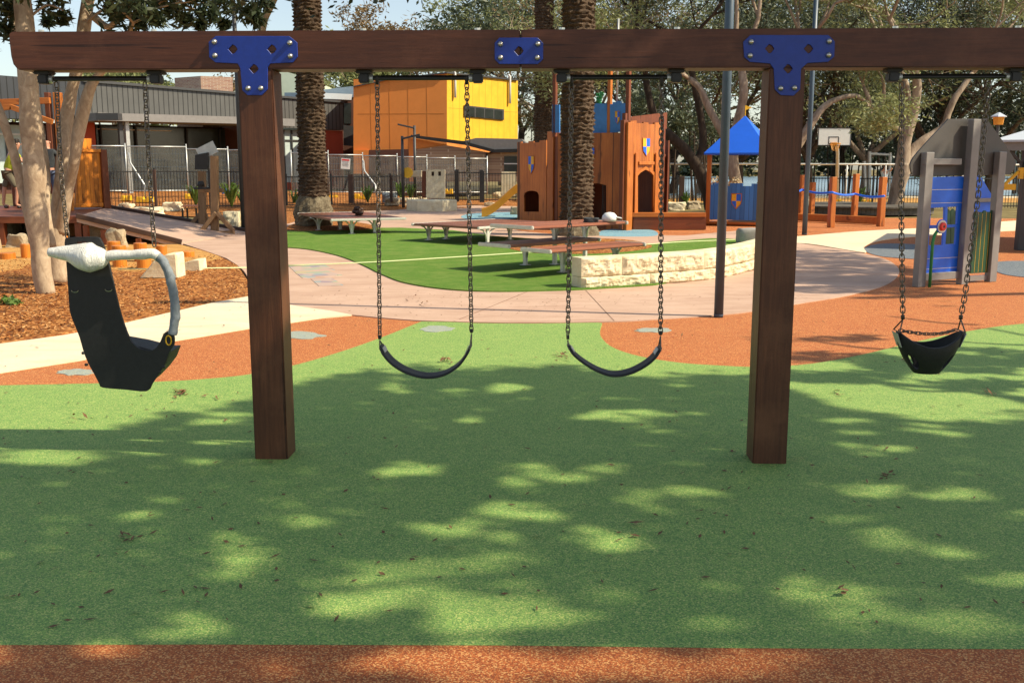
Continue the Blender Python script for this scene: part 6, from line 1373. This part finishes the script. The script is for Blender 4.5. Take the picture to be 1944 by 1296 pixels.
# --- pale gnarled tree on the round deck
yg = TREE_DECK.y - .2
def tq(l, Y=yg): return [(W(x, y, Y + dy), r * (Y + dy) / F) for (x, y, r, dy) in l]
tr = [
    (tq([(1690, 418, 13, 0), (1698, 380, 12, 0), (1709, 340, 14, 0), (1716, 310, 15, 0)]), 0, 0),
    (tq([(1712, 325, 13, 0), (1716, 285, 12, 0), (1722, 250, 11, 0), (1733, 215, 10, 0), (1738, 190, 9, -.1), (1741, 160, 8, -.2), (1735, 120, 7, -.3)]), 2.4, 3),
    (tq([(1716, 318, 11, 0), (1730, 290, 10, .2), (1752, 268, 9, .3), (1778, 252, 8, .4), (1793, 238, 7, .4), (1800, 215, 6, .5), (1812, 188, 6, .5), (1826, 168, 5, .6), (1846, 140, 5, .7)]), 2.2, 3),
    (tq([(1719, 270, 9, .1), (1714, 240, 8, .2), (1722, 200, 7, .3), (1718, 160, 7, .3), (1700, 120, 6, .4)]), 2.2, 3),
    (tq([(1716, 248, 5, 0), (1690, 240, 4.5, -.1), (1668, 225, 4.5, -.2), (1655, 208, 4.5, -.2), (1648, 185, 4, -.3), (1640, 165, 3, -.3)]), 1.2, 2),
    (tq([(1658, 210, 3.5, -.2), (1676, 195, 3, -.3), (1678, 172, 3, -.4)]), 1.0, 2)]
tree('gnarled_tree', G(1690, 418), 8, .2, 'pale gnarled tree leaning out of the round grey deck', 'bark_grey', 'leaf_olive', 33, per=90, L=.17, Wd=.05, br=.6, traced=tr, droop=.2)
# --- dark leaning trees behind the turret
ya = 40.0
def ta(l, Y): return [(W(x, y, Y + dy), r * (Y + dy) / F) for (x, y, r, dy) in l]
tree('leaning_tree', G(1345, 398), 9, .2, 'dark trunked tree leaning left behind the castle tower and turret', 'bark_dark', 'leaf_dark', 41, per=100, L=.24, Wd=.06, br=.9, droop=.3, traced=[
    (ta([(1350, 396, 12, 0), (1338, 350, 12, 0), (1320, 310, 11, 0), (1296, 280, 10, 0), (1272, 258, 9, 0), (1250, 235, 8, .3), (1236, 200, 7, .5), (1225, 150, 6, .8)], 37), 2.6, 3),
    (ta([(1322, 312, 8, 0), (1335, 270, 7, .3), (1330, 220, 7, .5), (1318, 160, 6, .6), (1305, 90, 5, .8)], 37), 2.4, 3)])
tree('leaning_tree', G(1405, 396), 9, .2, 'grey trunked tree standing inside the view under the turret roof', 'bark_grey', 'leaf_olive', 43, per=100, L=.2, Wd=.06, br=.85, droop=.2, traced=[
    (ta([(1408, 398, 12, 0), (1400, 360, 12, 0), (1392, 320, 11, 0), (1392, 270, 10, 0), (1404, 220, 9, 0), (1412, 170, 8, 0), (1405, 110, 7, .3)], 36), 2.6, 3),
    (ta([(1395, 300, 8, 0), (1370, 250, 7, .3), (1345, 205, 7, .5), (1330, 170, 6, .6), (1310, 150, 5, .8)], 36), 2.2, 3)])
tree('leaning_tree', G(1490, 398), 9, .2, 'tree with a long pale branch reaching right behind the right swing post', 'bark_grey', 'leaf_olive', 45, per=100, L=.2, Wd=.06, br=.8, droop=.2, traced=[
    (ta([(1480, 398, 12, 0), (1482, 350, 11, 0), (1496, 310, 10, 0), (1518, 270, 9, 0), (1540, 235, 8, 0), (1562, 205, 6, .2), (1590, 188, 5, .3), (1625, 182, 4, .4), (1645, 196, 3, .5)], 36), 1.6, 3),
    (ta([(1490, 330, 8, 0), (1478, 270, 7, .3), (1490, 200, 7, .5), (1510, 130, 6, .6)], 36), 2.6, 3)])
# --- background trees in rows beyond the fence
BT = 'tall trees beyond the lakeside fence'
rows = [  # px, Y, height, trunk r, kind, blob
    (1060, 84, 16, .3, 0), (1100, 78, 15, .3, 1), (1160, 72, 14, .25, 0), (1215, 70, 14, .28, 1), (1275, 66, 14, .25, 2), (1330, 66, 15, .3, 0), (1400, 58, 13, .3, 2), (1465, 70, 15, .3, 0), (1530, 60, 12.5, .28, 2), (1585, 72, 14, .3, 2), (1640, 64, 13, .3, 0), (1700, 74, 15, .3, 2), (1765, 62, 13, .28, 2), (1820, 72, 15, .3, 0), (1880, 60, 13, .28, 2), (1945, 68, 14, .3, 1), (2020, 60, 13, .3, 0)]
names = {0: ('olive leaved tree', 'bark_grey', 'leaf_olive'), 1: ('rusty leaved tree', 'bark_grey', 'leaf_rust'), 2: ('dark needled tree', 'bark_dark', 'leaf_dark')}
where = ['right of the yellow building', 'above the castle left panel', 'above the castle door', 'above the castle tower', 'between the castle tower and the turret', 'behind the turret flag', 'behind the turret roof', 'hidden half by the right swing post', 'above the lamp pole foot', 'right behind the backboard', 'above the far swing frame', 'just left of the pale gnarled tree', 'behind the pale gnarled tree', 'above the playhouse gable', 'behind the playhouse gable right corner', 'behind the shelter roof', 'beyond the right edge']
for i, (px, Y, h, r, k) in enumerate(rows):
    p = W(px, 360, Y); nm, bk, lf = names[k]
    tree('background_tree', Vector((p.x, Y, -.02)), h, r, f'{nm} {where[i]}', bk, lf, 100 + i, lev=4, trunkh=.16, spread=.75, per=25 if k != 2 else 44, L=.34, Wd=.10 if k != 2 else .08, br=1.1, group=BT, nst=4, droop=.35 if k == 2 else .1, up=.08)
# trees behind the buildings at the left
for i, (px, Y, h, r, k, lb) in enumerate(((-20, 85, 9.2, .25, 0, 'low green tree top peeping over the dark ribbed roof at the left edge'), (215, 84, 9.6, .25, 0, 'dark green tree top behind the grey roof left of the brick block'), (285, 90, 9.8, .25, 2, 'dark needled tree top left of the brick block'), (470, 92, 9.6, .25, 1, 'brownish tree top between the brick block and the left swing post'), (640, 95, 12, .3, 0, 'pale green tree behind the link roof and left palm'), (690, 90, 11, .3, 0, 'tree top above the orange wall corner'), (778, 98, 16.5, .35, 1, 'tall rusty crowned tree above the orange building'), (955, 96, 18, .35, 0, 'tall olive tree seen over the beam by the joining plate'), (990, 84, 16, .3, 2, 'dark tree right of the yellow building corner'))):
    p = W(px, 360, Y); nm, bk, lf = names[k]
    tree('background_tree', Vector((p.x, Y, -.02)), h, r, lb, bk, lf, 200 + i, lev=4, trunkh=.3, spread=.5, per=45, L=.5, Wd=.16, br=1.15, group='tree tops behind the buildings', nst=3, up=.10)
# understory shrubs closing the view beneath the crowns
SH_ = []
def mass(name, x0, x1, Y, z, n, rad, mat, label, seed, per=200, L=.35, Wd=.10, z0=2.6):
    T_ = thing(name, W((x0 + x1) / 2, 360, Y), label, 'shrub'); rr = random.Random(seed); bl = []
    for _ in range(n): p = W(rr.uniform(x0, x1), 360, Y + rr.uniform(-2, 2)); bl.append((p.x, p.y, rr.uniform(z0, z), rad * rr.uniform(.6, 1.2)))
    leafcloud('foliage', bl, per, L, Wd, mat, T_, .1, seed)
    mb = MB()
    for b in bl[:14]: mb.tube([Vector((b[0], b[1], 0)), Vector((b[0] + rr.uniform(-.4, .4), b[1], b[2]))], [.06, .03], 5)
    mb.build('stems', M['bark_dark'], T_)
mass('shrub_mass', 1200, 1360, 50, 5.2, 20, 1.1, 'leaf_dark', 'dark tall shrub thicket behind the lakeside fence left of the turret', 1)
mass('shrub_mass', 1540, 1680, 66, 6.5, 34, 1.3, 'leaf_dark', 'dark dense thicket behind the white backboard', 2)
mass('shrub_mass', 1740, 1960, 64, 6.5, 40, 1.4, 'leaf_dark', 'dark dense thicket behind the playhouse gable and shelter', 3)
mass('shrub_mass', 1010, 1080, 80, 6, 16, 1.3, 'leaf_olive', 'olive thicket right of the yellow building behind the dark palm', 4, z0=.4)
# far wood across the lake
rr = random.Random(77); bl = []
for k in range(230): x = rr.uniform(-40, 230); bl.append((x, 196 + rr.uniform(-3, 12), rr.uniform(.5, 7.5), rr.uniform(2, 3.6)))
T_ = thing('far_wood', (90, 200, 0), 'low dark wooded shore far across the lake', 'wood'); T_['kind'] = 'stuff'
o = leafcloud('foliage', bl, 170, 1.5, .7, 'leaf_dark', T_, 0, 12)
# --- overhead shade trees outside the frame, whose shadows fall on the green rubber
def shade(base, h, r, label, seed, blobs, per, L, Wd, mat='leaf_near'):
    T_ = thing('shade_tree', base, label, 'tree', 'shade trees beside the swings'); rr = random.Random(seed); mb = MB(); b = Vector(base); fork = b + Vector((0, 0, h * .42))
    mb.tube(smooth_curve([b - Vector((0, 0, .1)), b + Vector((.1, .1, h * .2)), fork], 4), [r * (1.2 - .04 * i) for i in range(9)], 12, True, .15, 2)
    for q in blobs[::4]:
        e = Vector(q[:3]); m_ = fork.lerp(e, .5) + Vector((rr.gauss(0, .3), rr.gauss(0, .3), .5)); P = smooth_curve([fork, m_, e], 5); mb.tube(P, [.09 * (1 - .8 * i / len(P)) for i in range(len(P))], 6)
    mb.build('trunk', M['bark_grey'], T_, smooth=True, fixn=False); leafcloud('crown', blobs, per, L, Wd, mat, T_, .2, seed)
rr = random.Random(11)
def over(gx, gy, z):
    """the point at height z whose shadow falls on ground point (gx, gy)"""
    return (gx + SV.x / SV.z * z, gy + SV.y / SV.z * z, z)
LIT = []   # gaps of the crown, found by the sun spots they leave on the ground
for (x, y, w_, h_) in ((110, 872, 120, 17), (785, 900, 55, 13), (1140, 795, 80, 13), (880, 805, 40, 8), (1000, 985, 55, 12), (1090, 915, 70, 12), (1790, 945, 95, 12), (860, 1010, 70, 16), (640, 1108, 60, 16), (1180, 1140, 60, 16), (1480, 1100, 60, 20), (1560, 1130, 90, 20), (1340, 1190, 80, 16), (1850, 1205, 80, 16), (620, 975, 50, 8), (970, 740, 55, 8), (430, 790, 60, 8), (1590, 800, 60, 8)):
    c = G(x, y); LIT.append((c.x, c.y, w_ * c.y / F, (G(x, y - h_).y - G(x, y + h_).y) / 2))
def crownfield(name, parent, xr, yr, cover, zc, zs, L, Wd, mat, seed, lam_max):
    """leaves of one crown; cover(gx, gy) in 0..1 is how closed the crown is above that ground spot, along the sun"""
    rg = np.random.default_rng(seed); n = int((xr[1] - xr[0]) * (yr[1] - yr[0]) * lam_max)
    gx = rg.uniform(*xr, n); gy = rg.uniform(*yr, n); lam = -np.log(1 - np.clip(cover(gx, gy), 0, .985)) / (L * Wd * .25); k = rg.random(n) < lam / lam_max
    gx, gy = gx[k], gy[k]; n = len(gx); z = zc + zs * np.sin(gx * 1.7 + 1) * np.cos(gy * 1.3) + rg.normal(0, .45, n)
    p = np.stack([gx + SV.x / SV.z * z, gy + SV.y / SV.z * z, z], 1); a = rg.normal(size=(n, 3)); a /= np.linalg.norm(a, axis=1)[:, None]; q = rg.normal(size=(n, 3)); b = np.cross(a, q); b /= np.linalg.norm(b, axis=1)[:, None]
    l = (L * rg.uniform(.6, 1.4, n) / 2)[:, None]; w = (Wd * rg.uniform(.6, 1.4, n) / 2)[:, None]; V = np.stack([p - a * l, p + b * w, p + a * l, p - b * w], 1).reshape(-1, 3)
    m = np.array(rootinv(parent)); V = V @ m[:3, :3].T + m[:3, 3]; me = bpy.data.meshes.new(name); me.vertices.add(4 * n); me.vertices.foreach_set('co', V.ravel()); me.loops.add(4 * n); me.loops.foreach_set('vertex_index', np.arange(4 * n, dtype=np.int32))
    me.polygons.add(n); me.polygons.foreach_set('loop_start', np.arange(0, 4 * n, 4, dtype=np.int32)); me.update(calc_edges=True); me.materials.append(M[mat])
    o = bpy.data.objects.new(name, me); COL.objects.link(o); o.parent = parent; ROOT[o.name] = rootof(parent); return o
def fbm(gx, gy, s, sd, octs=3):
    """smooth random field, about -1..1"""
    rg = np.random.default_rng(int(sd * 100) % 99991 + 17); o = np.zeros_like(gx, dtype=float); amp, tot = 1.0, 0.0
    for k in range(octs):
        q = np.zeros_like(o)
        for _ in range(14): a = rg.uniform(0, 2 * math.pi); f = s * 2 ** k * rg.uniform(.6, 1.4); q += np.cos(gx * f * math.cos(a) + gy * f * math.sin(a) + rg.uniform(0, 6.28))
        o += amp * q / 3.2; tot += amp; amp *= .6
    return o / tot
def wob(gx, gy, s, sd):
    return (np.sin(gx * s + 1.3 * np.sin(gy * s * 1.3 + sd)) * np.cos(gy * s * 1.7 + sd + .8 * np.sin(gx * s * .9)))
BX = [-7, -4.6, -3.2, -2.7, -2.35, -2.0, -1.6, -1.2, -.6, .2, 1, 1.6, 2.0, 2.3, 2.8, 3.4, 4.5, 7, 9]; BY = [5.55, 5.6, 5.7, 5.75, 6.5, 7.1, 7.6, 8.1, 8.25, 8.2, 8.15, 8.1, 7.6, 6.95, 6.6, 6.45, 6.2, 6.3, 6.5]
OPEN = []
for (x, y, w_, h_, q) in ((900, 1120, 190, 100, .9), (1450, 1150, 200, 70, .9), (660, 1120, 150, 70, .75), (1130, 1090, 140, 110, .72), (740, 1020, 160, 50, .55), (1240, 1200, 160, 30, .6), (40, 1180, 90, 40, .8), (560, 960, 120, 30, .5), (300, 1100, 140, 40, .45), (1840, 1200, 120, 30, .75), (972, 1262, 1400, 36, .72), (1100, 930, 150, 50, .4)):
    c = G(x, y); OPEN.append((c.x, c.y, w_ * c.y / F, (G(x, y - h_).y - G(x, y + h_).y) / 2, q))
for (x, z_, dy, r_) in ((-1.09, 1.2, .1, .17), (-1.09, .7, .1, .13), (-1.09, 1.7, .1, .15), (-1.30, 1.75, 0, .09), (-1.25, 1.05, 0, .08), (-1.9, 2.26, 0, .12), (-2.2, 2.26, 0, .1), (-.8, 2.26, 0, .1), (-1.6, 2.26, 0, .08), (-.45, 2.26, 0, .08)):
    p = Vector((x, 5.6 + dy, z_)) - SV / SV.z * z_; LIT.append((p.x, p.y, r_, r_ * .8))
def cover(gx, gy):
    far = np.interp(gx, BX, BY) + .22 * fbm(gx, gy * .5, 3.0, 2) + .07 * fbm(gx, gy, 14, 1)
    zn = np.clip((6.4 - gy) / 1.8, 0, 1); w = .18 + .16 * zn
    for (cx, cy, a, b, q) in OPEN:
        d = np.sqrt(((gx - cx) / a) ** 2 + ((gy - cy) / b) ** 2); w = np.maximum(w, q * np.clip(1.5 - d, 0, 1) ** .7)
    m = .60 * fbm(gx, gy, 4.2, 3) + .50 * fbm(gx + gy * .4, gy * 1.3, 9, 6)
    st = np.abs(fbm(gx * .8 + gy * .5, gy * 1.3 - gx * .25, 3.2, 8, 2)); m = m - .75 * np.clip(1 - st / .13, 0, 1)     # boughs leave dark bands
    thr = .90 - 1.28 * w; c = .965 - .96 * np.clip((m - thr + .2) / .42, 0, 1)
    for (cx, cy, a, b) in LIT:
        ux, uy = gx - cx, gy - cy; d = np.sqrt((ux / a) ** 2 + (uy / b) ** 2) + .55 * fbm(gx, gy, 9, cx + 5) + .30 * fbm(gx, gy, 22, cy); c = np.minimum(c, .02 + .95 * np.clip((d - .62) / .45, 0, 1))
    return c * np.clip((far - gy) / .30, 0, 1)
SHT = thing('shade_tree', (14.4, 2.0, 0), 'broad shade tree standing right of the swings outside the picture', 'tree', 'shade trees beside the swings')
mb = MB(); fk = Vector((13.8, 2.1, 4.6)); mb.tube(smooth_curve([Vector((14.4, 2, -.1)), Vector((14.3, 2.1, 2.4)), fk], 4), [.34 - .012 * i for i in range(9)], 12, True, .15, 2)
for l in (((1944, 1130), (1560, 1080), (1330, 1160), (1150, 1220), (900, 1235)), ((1944, 1000), (1500, 1060), (1250, 1050), (1000, 1090), (700, 1120), (400, 1160)), ((1900, 820), (1500, 800), (1100, 830), (800, 850), (400, 830)), ((1500, 1225), (1100, 1205), (700, 1225)), ((1944, 760), (1500, 720), (1100, 730))):
    P = smooth_curve([fk] + [Vector(over(G(x, y).x, G(x, y).y, 7.3 - .15 * i)) for i, (x, y) in enumerate(l)], 5); mb.tube(P, [.07 * (1 - .8 * i / len(P)) for i in range(len(P))], 7)
mb.build('trunk', M['bark_grey'], SHT, smooth=True, fixn=False)
crownfield('crown', SHT, (-7, 7.5), (1.6, 8.9), cover, 7.2, .4, .14, .065, 'leaf_near', 4, 1500)
def soft(spots, base=0.0):
    L = []
    for (x, y, w_, h_, q) in spots: c = G(x, y); L.append((c.x, c.y, w_ * c.y / F, (G(x, y - h_).y - G(x, y + h_).y) / 2, q))
    def f(gx, gy):
        c = np.zeros_like(gx)
        for (cx, cy, a, b, q) in L:
            d = np.sqrt(((gx - cx) / a) ** 2 + ((gy - cy) / b) ** 2); c = np.maximum(c, q * np.clip((1.15 - d + .25 * wob(gx, gy, 3.3, cx)) / .35, 0, 1))
        return np.clip(c - .45 * np.clip(wob(gx, gy, 2.6, 7) - .1, 0, 1), 0, .97)
    return f
SHT2 = thing('shade_tree', (16.5, 12.0, 0), 'second shade tree standing outside the picture beyond the playhouse', 'tree', 'shade trees beside the swings')
mb = MB(); mb.tube(smooth_curve([Vector((16.5, 12, -.1)), Vector((16.3, 12.1, 3)), Vector((15.5, 12.2, 6)), Vector((13, 11, 8.2))], 4), [.26 - .014 * i for i in range(13)], 10); mb.build('trunk', M['bark_grey'], SHT2, smooth=True, fixn=False)
crownfield('crown', SHT2, (1, 9), (8.2, 23), soft(((1600, 525, 130, 34, .93), (1560, 490, 90, 18, .9), (1650, 500, 50, 24, .9), (1590, 552, 100, 7, .9), (1470, 640, 60, 8, .5), (420, 700, 60, 8, .85))), 8.4, .4, .16, .08, 'leaf_near', 14, 1100)
rb = W(508, 420, 25.5); SHT3 = thing('shade_tree', Vector((rb.x, rb.y, 0)), 'slim trunked tree hidden behind the left swing post, shading the ramp', 'tree')
mb = MB(); mb.tube(smooth_curve([Vector((rb.x, rb.y, -.1)), Vector((rb.x, rb.y, 3)), Vector((rb.x + .2, rb.y - .3, 5.2)), Vector((rb.x + 2.0, rb.y - 1, 7.4))], 4), [.14 - .006 * i for i in range(13)], 10); mb.build('trunk', M['bark_grey'], SHT3, smooth=True, fixn=False)
crownfield('crown', SHT3, (-13, -5), (18, 28), soft(((230, 425, 130, 24, .9), (330, 435, 100, 16, .9), (170, 450, 150, 14, .9), (420, 445, 50, 8, .8), (120, 470, 60, 6, .7))), 7.0, .3, .2, .1, 'leaf_near', 15, 650)
# thin high branches that draw streaks across the lit rubber at the right
STR = thing('shade_tree', (16, 6, 0), 'bare limbed shade tree farther right outside the picture', 'tree', 'shade trees beside the swings'); mb = MB(); mb.tube([Vector((16, 6, 0)), Vector((15.5, 6, 4)), Vector((14, 6, 6.2))], [.2, .16, .1], 10)
for l in (((1480, 705), (1600, 715), (1700, 735), (1800, 742), (1944, 765)), ((1620, 720), (1730, 745), (1850, 748), (1960, 772)), ((1800, 650), (1880, 656), (1990, 660)), ((1850, 622), (1944, 640), (2000, 650)), ((1560, 650), (1640, 660), (1760, 668)), ((1690, 600), (1780, 612), (1850, 616))):
    P = smooth_curve([Vector(over(G(x, y).x, G(x, y).y, 5.2 + .002 * (x - 1400))) for x, y in l], 5); mb.tube(P, [.022 + .03 * i / len(P) for i in range(len(P))], 6)
mb.build('trunk', M['bark_grey'], STR, fixn=False)
bl = []
for (x, y, w_, h_, n) in ((1760, 695, 110, 14, 26), (1880, 680, 90, 14, 20), (1600, 678, 90, 8, 8), (1850, 735, 60, 8, 8), (1560, 720, 120, 8, 12), (1600, 640, 60, 6, 4)):
    for _ in range(n): c = G(x + rr.uniform(-w_, w_), y + rr.uniform(-h_, h_)); q = over(c.x, c.y, rr.uniform(4.8, 5.8)); bl.append((*q, rr.uniform(.12, .22)))
leafcloud('crown', bl, 34, .18, .07, 'leaf_near', STR, .2, 3)
# palm off to the right: its trunk shadow is the dark band across the turf
T_ = palm(972, 500, .30, 13.0, 'tall date palm outside the picture to the right of the playhouse', seed=30, frs=26)
T_.location = (0, 0, 0)
for o in list(T_.children):
    o.location = Vector((16.2, 17.55, 0)) - G(972, 500)
T_.location = (0, 0, 0)
# shade of a tree over the ramp, the left mulch and the right end of the pink path
for (name_, base, spots, sd, hh) in (('broad leaved tree outside the picture shading the pink path end', (19, 12.5, 0), (), 5, 6.0), ('small leaved tree outside the picture shading the ramp', (1.0, 19.5, 0), (), 6, 5.0)):
    if not spots: continue
    bl = []
    for (x, y, w_, h_, n) in spots:
        for _ in range(n): c = G(x + rr.uniform(-w_, w_), y + rr.uniform(-h_, h_)); q = over(c.x, c.y, rr.uniform(hh - .8, hh + .8)); bl.append((*q, rr.uniform(.2, .4)))
    shade(base, hh, .2, name_, sd, bl, 60, .2, .09)
# ================================================================ SMALL PLANTS
def spiky(px, py, h, n, label, seed, mat='leaf_green', Y=None):
    b = G(px, py) if Y is None else W(px, py, Y); T_ = thing('strappy_plant', b, label, 'plant', 'strappy plants in the garden bed'); rr = random.Random(seed); mb = MB()
    for k in range(n):
        az = rr.uniform(0, 6.28); l = h * rr.uniform(.6, 1.1); o = rr.uniform(.25, .8); w_ = Vector((-math.sin(az), math.cos(az), 0)) * .035; d = Vector((math.cos(az), math.sin(az), 0)); p0 = b; p1 = b + d * l * o * .5 + Vector((0, 0, l * .75)); p2 = b + d * l * o + Vector((0, 0, l * (.95 - .3 * o)))
        mb.add([p0 - w_, p0 + w_, p1 + w_, p1 - w_, p2], [(0, 1, 2, 3), (3, 2, 4)])
    mb.build('leaves', M[mat], T_, fixn=False)
for i, (x, y, h, n, Y, lb) in enumerate(((440, 392, 1.0, 50, 36, 'strappy plant right of the catapult frame'), (372, 390, .9, 40, 38, 'strappy plant left of the catapult frame above the small table'), (462, 394, .8, 30, 37, 'strappy plant beside the left swing post'), (698, 384, .8, 36, 43, 'strappy plant between the fence posts left of the lamp posts'), (762, 380, .9, 40, 44, 'strappy plant at the foot of the near lamp post'), (779, 379, .8, 30, 44.5, 'strappy plant right of the near lamp post'), (1300, 392, .7, 30, 41, 'strappy plant left of the turret'), (1632, 388, .9, 46, 42, 'bright strappy plant beside the pale gnarled tree'), (560, 392, .8, 30, 42, 'strappy plant left of the left palm root foot'))):
    spiky(x, y, h, n, lb, i, Y=Y)
p = W(1390, 350, 34); T_ = thing('flowering_shrub', Vector((p.x, 34, 0)), 'pale flowering shrub showing above the blue turret wall', 'shrub'); M['leaf_cream'] = paint('cream_blossom', (.55, .45, .28), .7, .3, 20)
leafcloud('foliage', [(p.x + random.gauss(0, .22), 34, p.z - .1 + random.gauss(0, .2), .2) for _ in range(12)], 60, .1, .06, 'leaf_cream', T_, 0, 1); mb = MB(); mb.tube([Vector((p.x, 34, 0)), Vector((p.x, 34, p.z))], .03, 5); mb.build('stem', M['bark_dark'], T_)
q = G(14, 576, .02); T_ = thing('weed_plant', q, 'small bright green weed on the wood chips at the left edge', 'plant'); leafcloud('leaves', [(q.x, q.y, .06, .13), (q.x + .1, q.y, .04, .08)], 50, .09, .04, 'leaf_green', T_, 0, 2, .4)

mb = MB(); P = [G(545, 504, .03), G(700, 498, .045), G(850, 489, .045), G(990, 480, .05), G(1200, 466, .05), G(1300, 459, .04), G(1420, 454, .03)]; mb.tube(smooth_curve(P, 4), .011, 5); M['string'] = paint('pale_string', (.62, .66, .35), .7, .1, 20)
tag(mb.build('string_line', M['string'], smooth=True), 'pale string stretched low across the turf and path', 'string')
mb = MB(); P = [G(225, 511, .03), G(330, 510, .04), G(470, 508, .03)]; mb.tube(P, .010, 5); tag(mb.build('string_line', M['string'], smooth=True), 'pale string lying across the sand by the stepping logs', 'string')
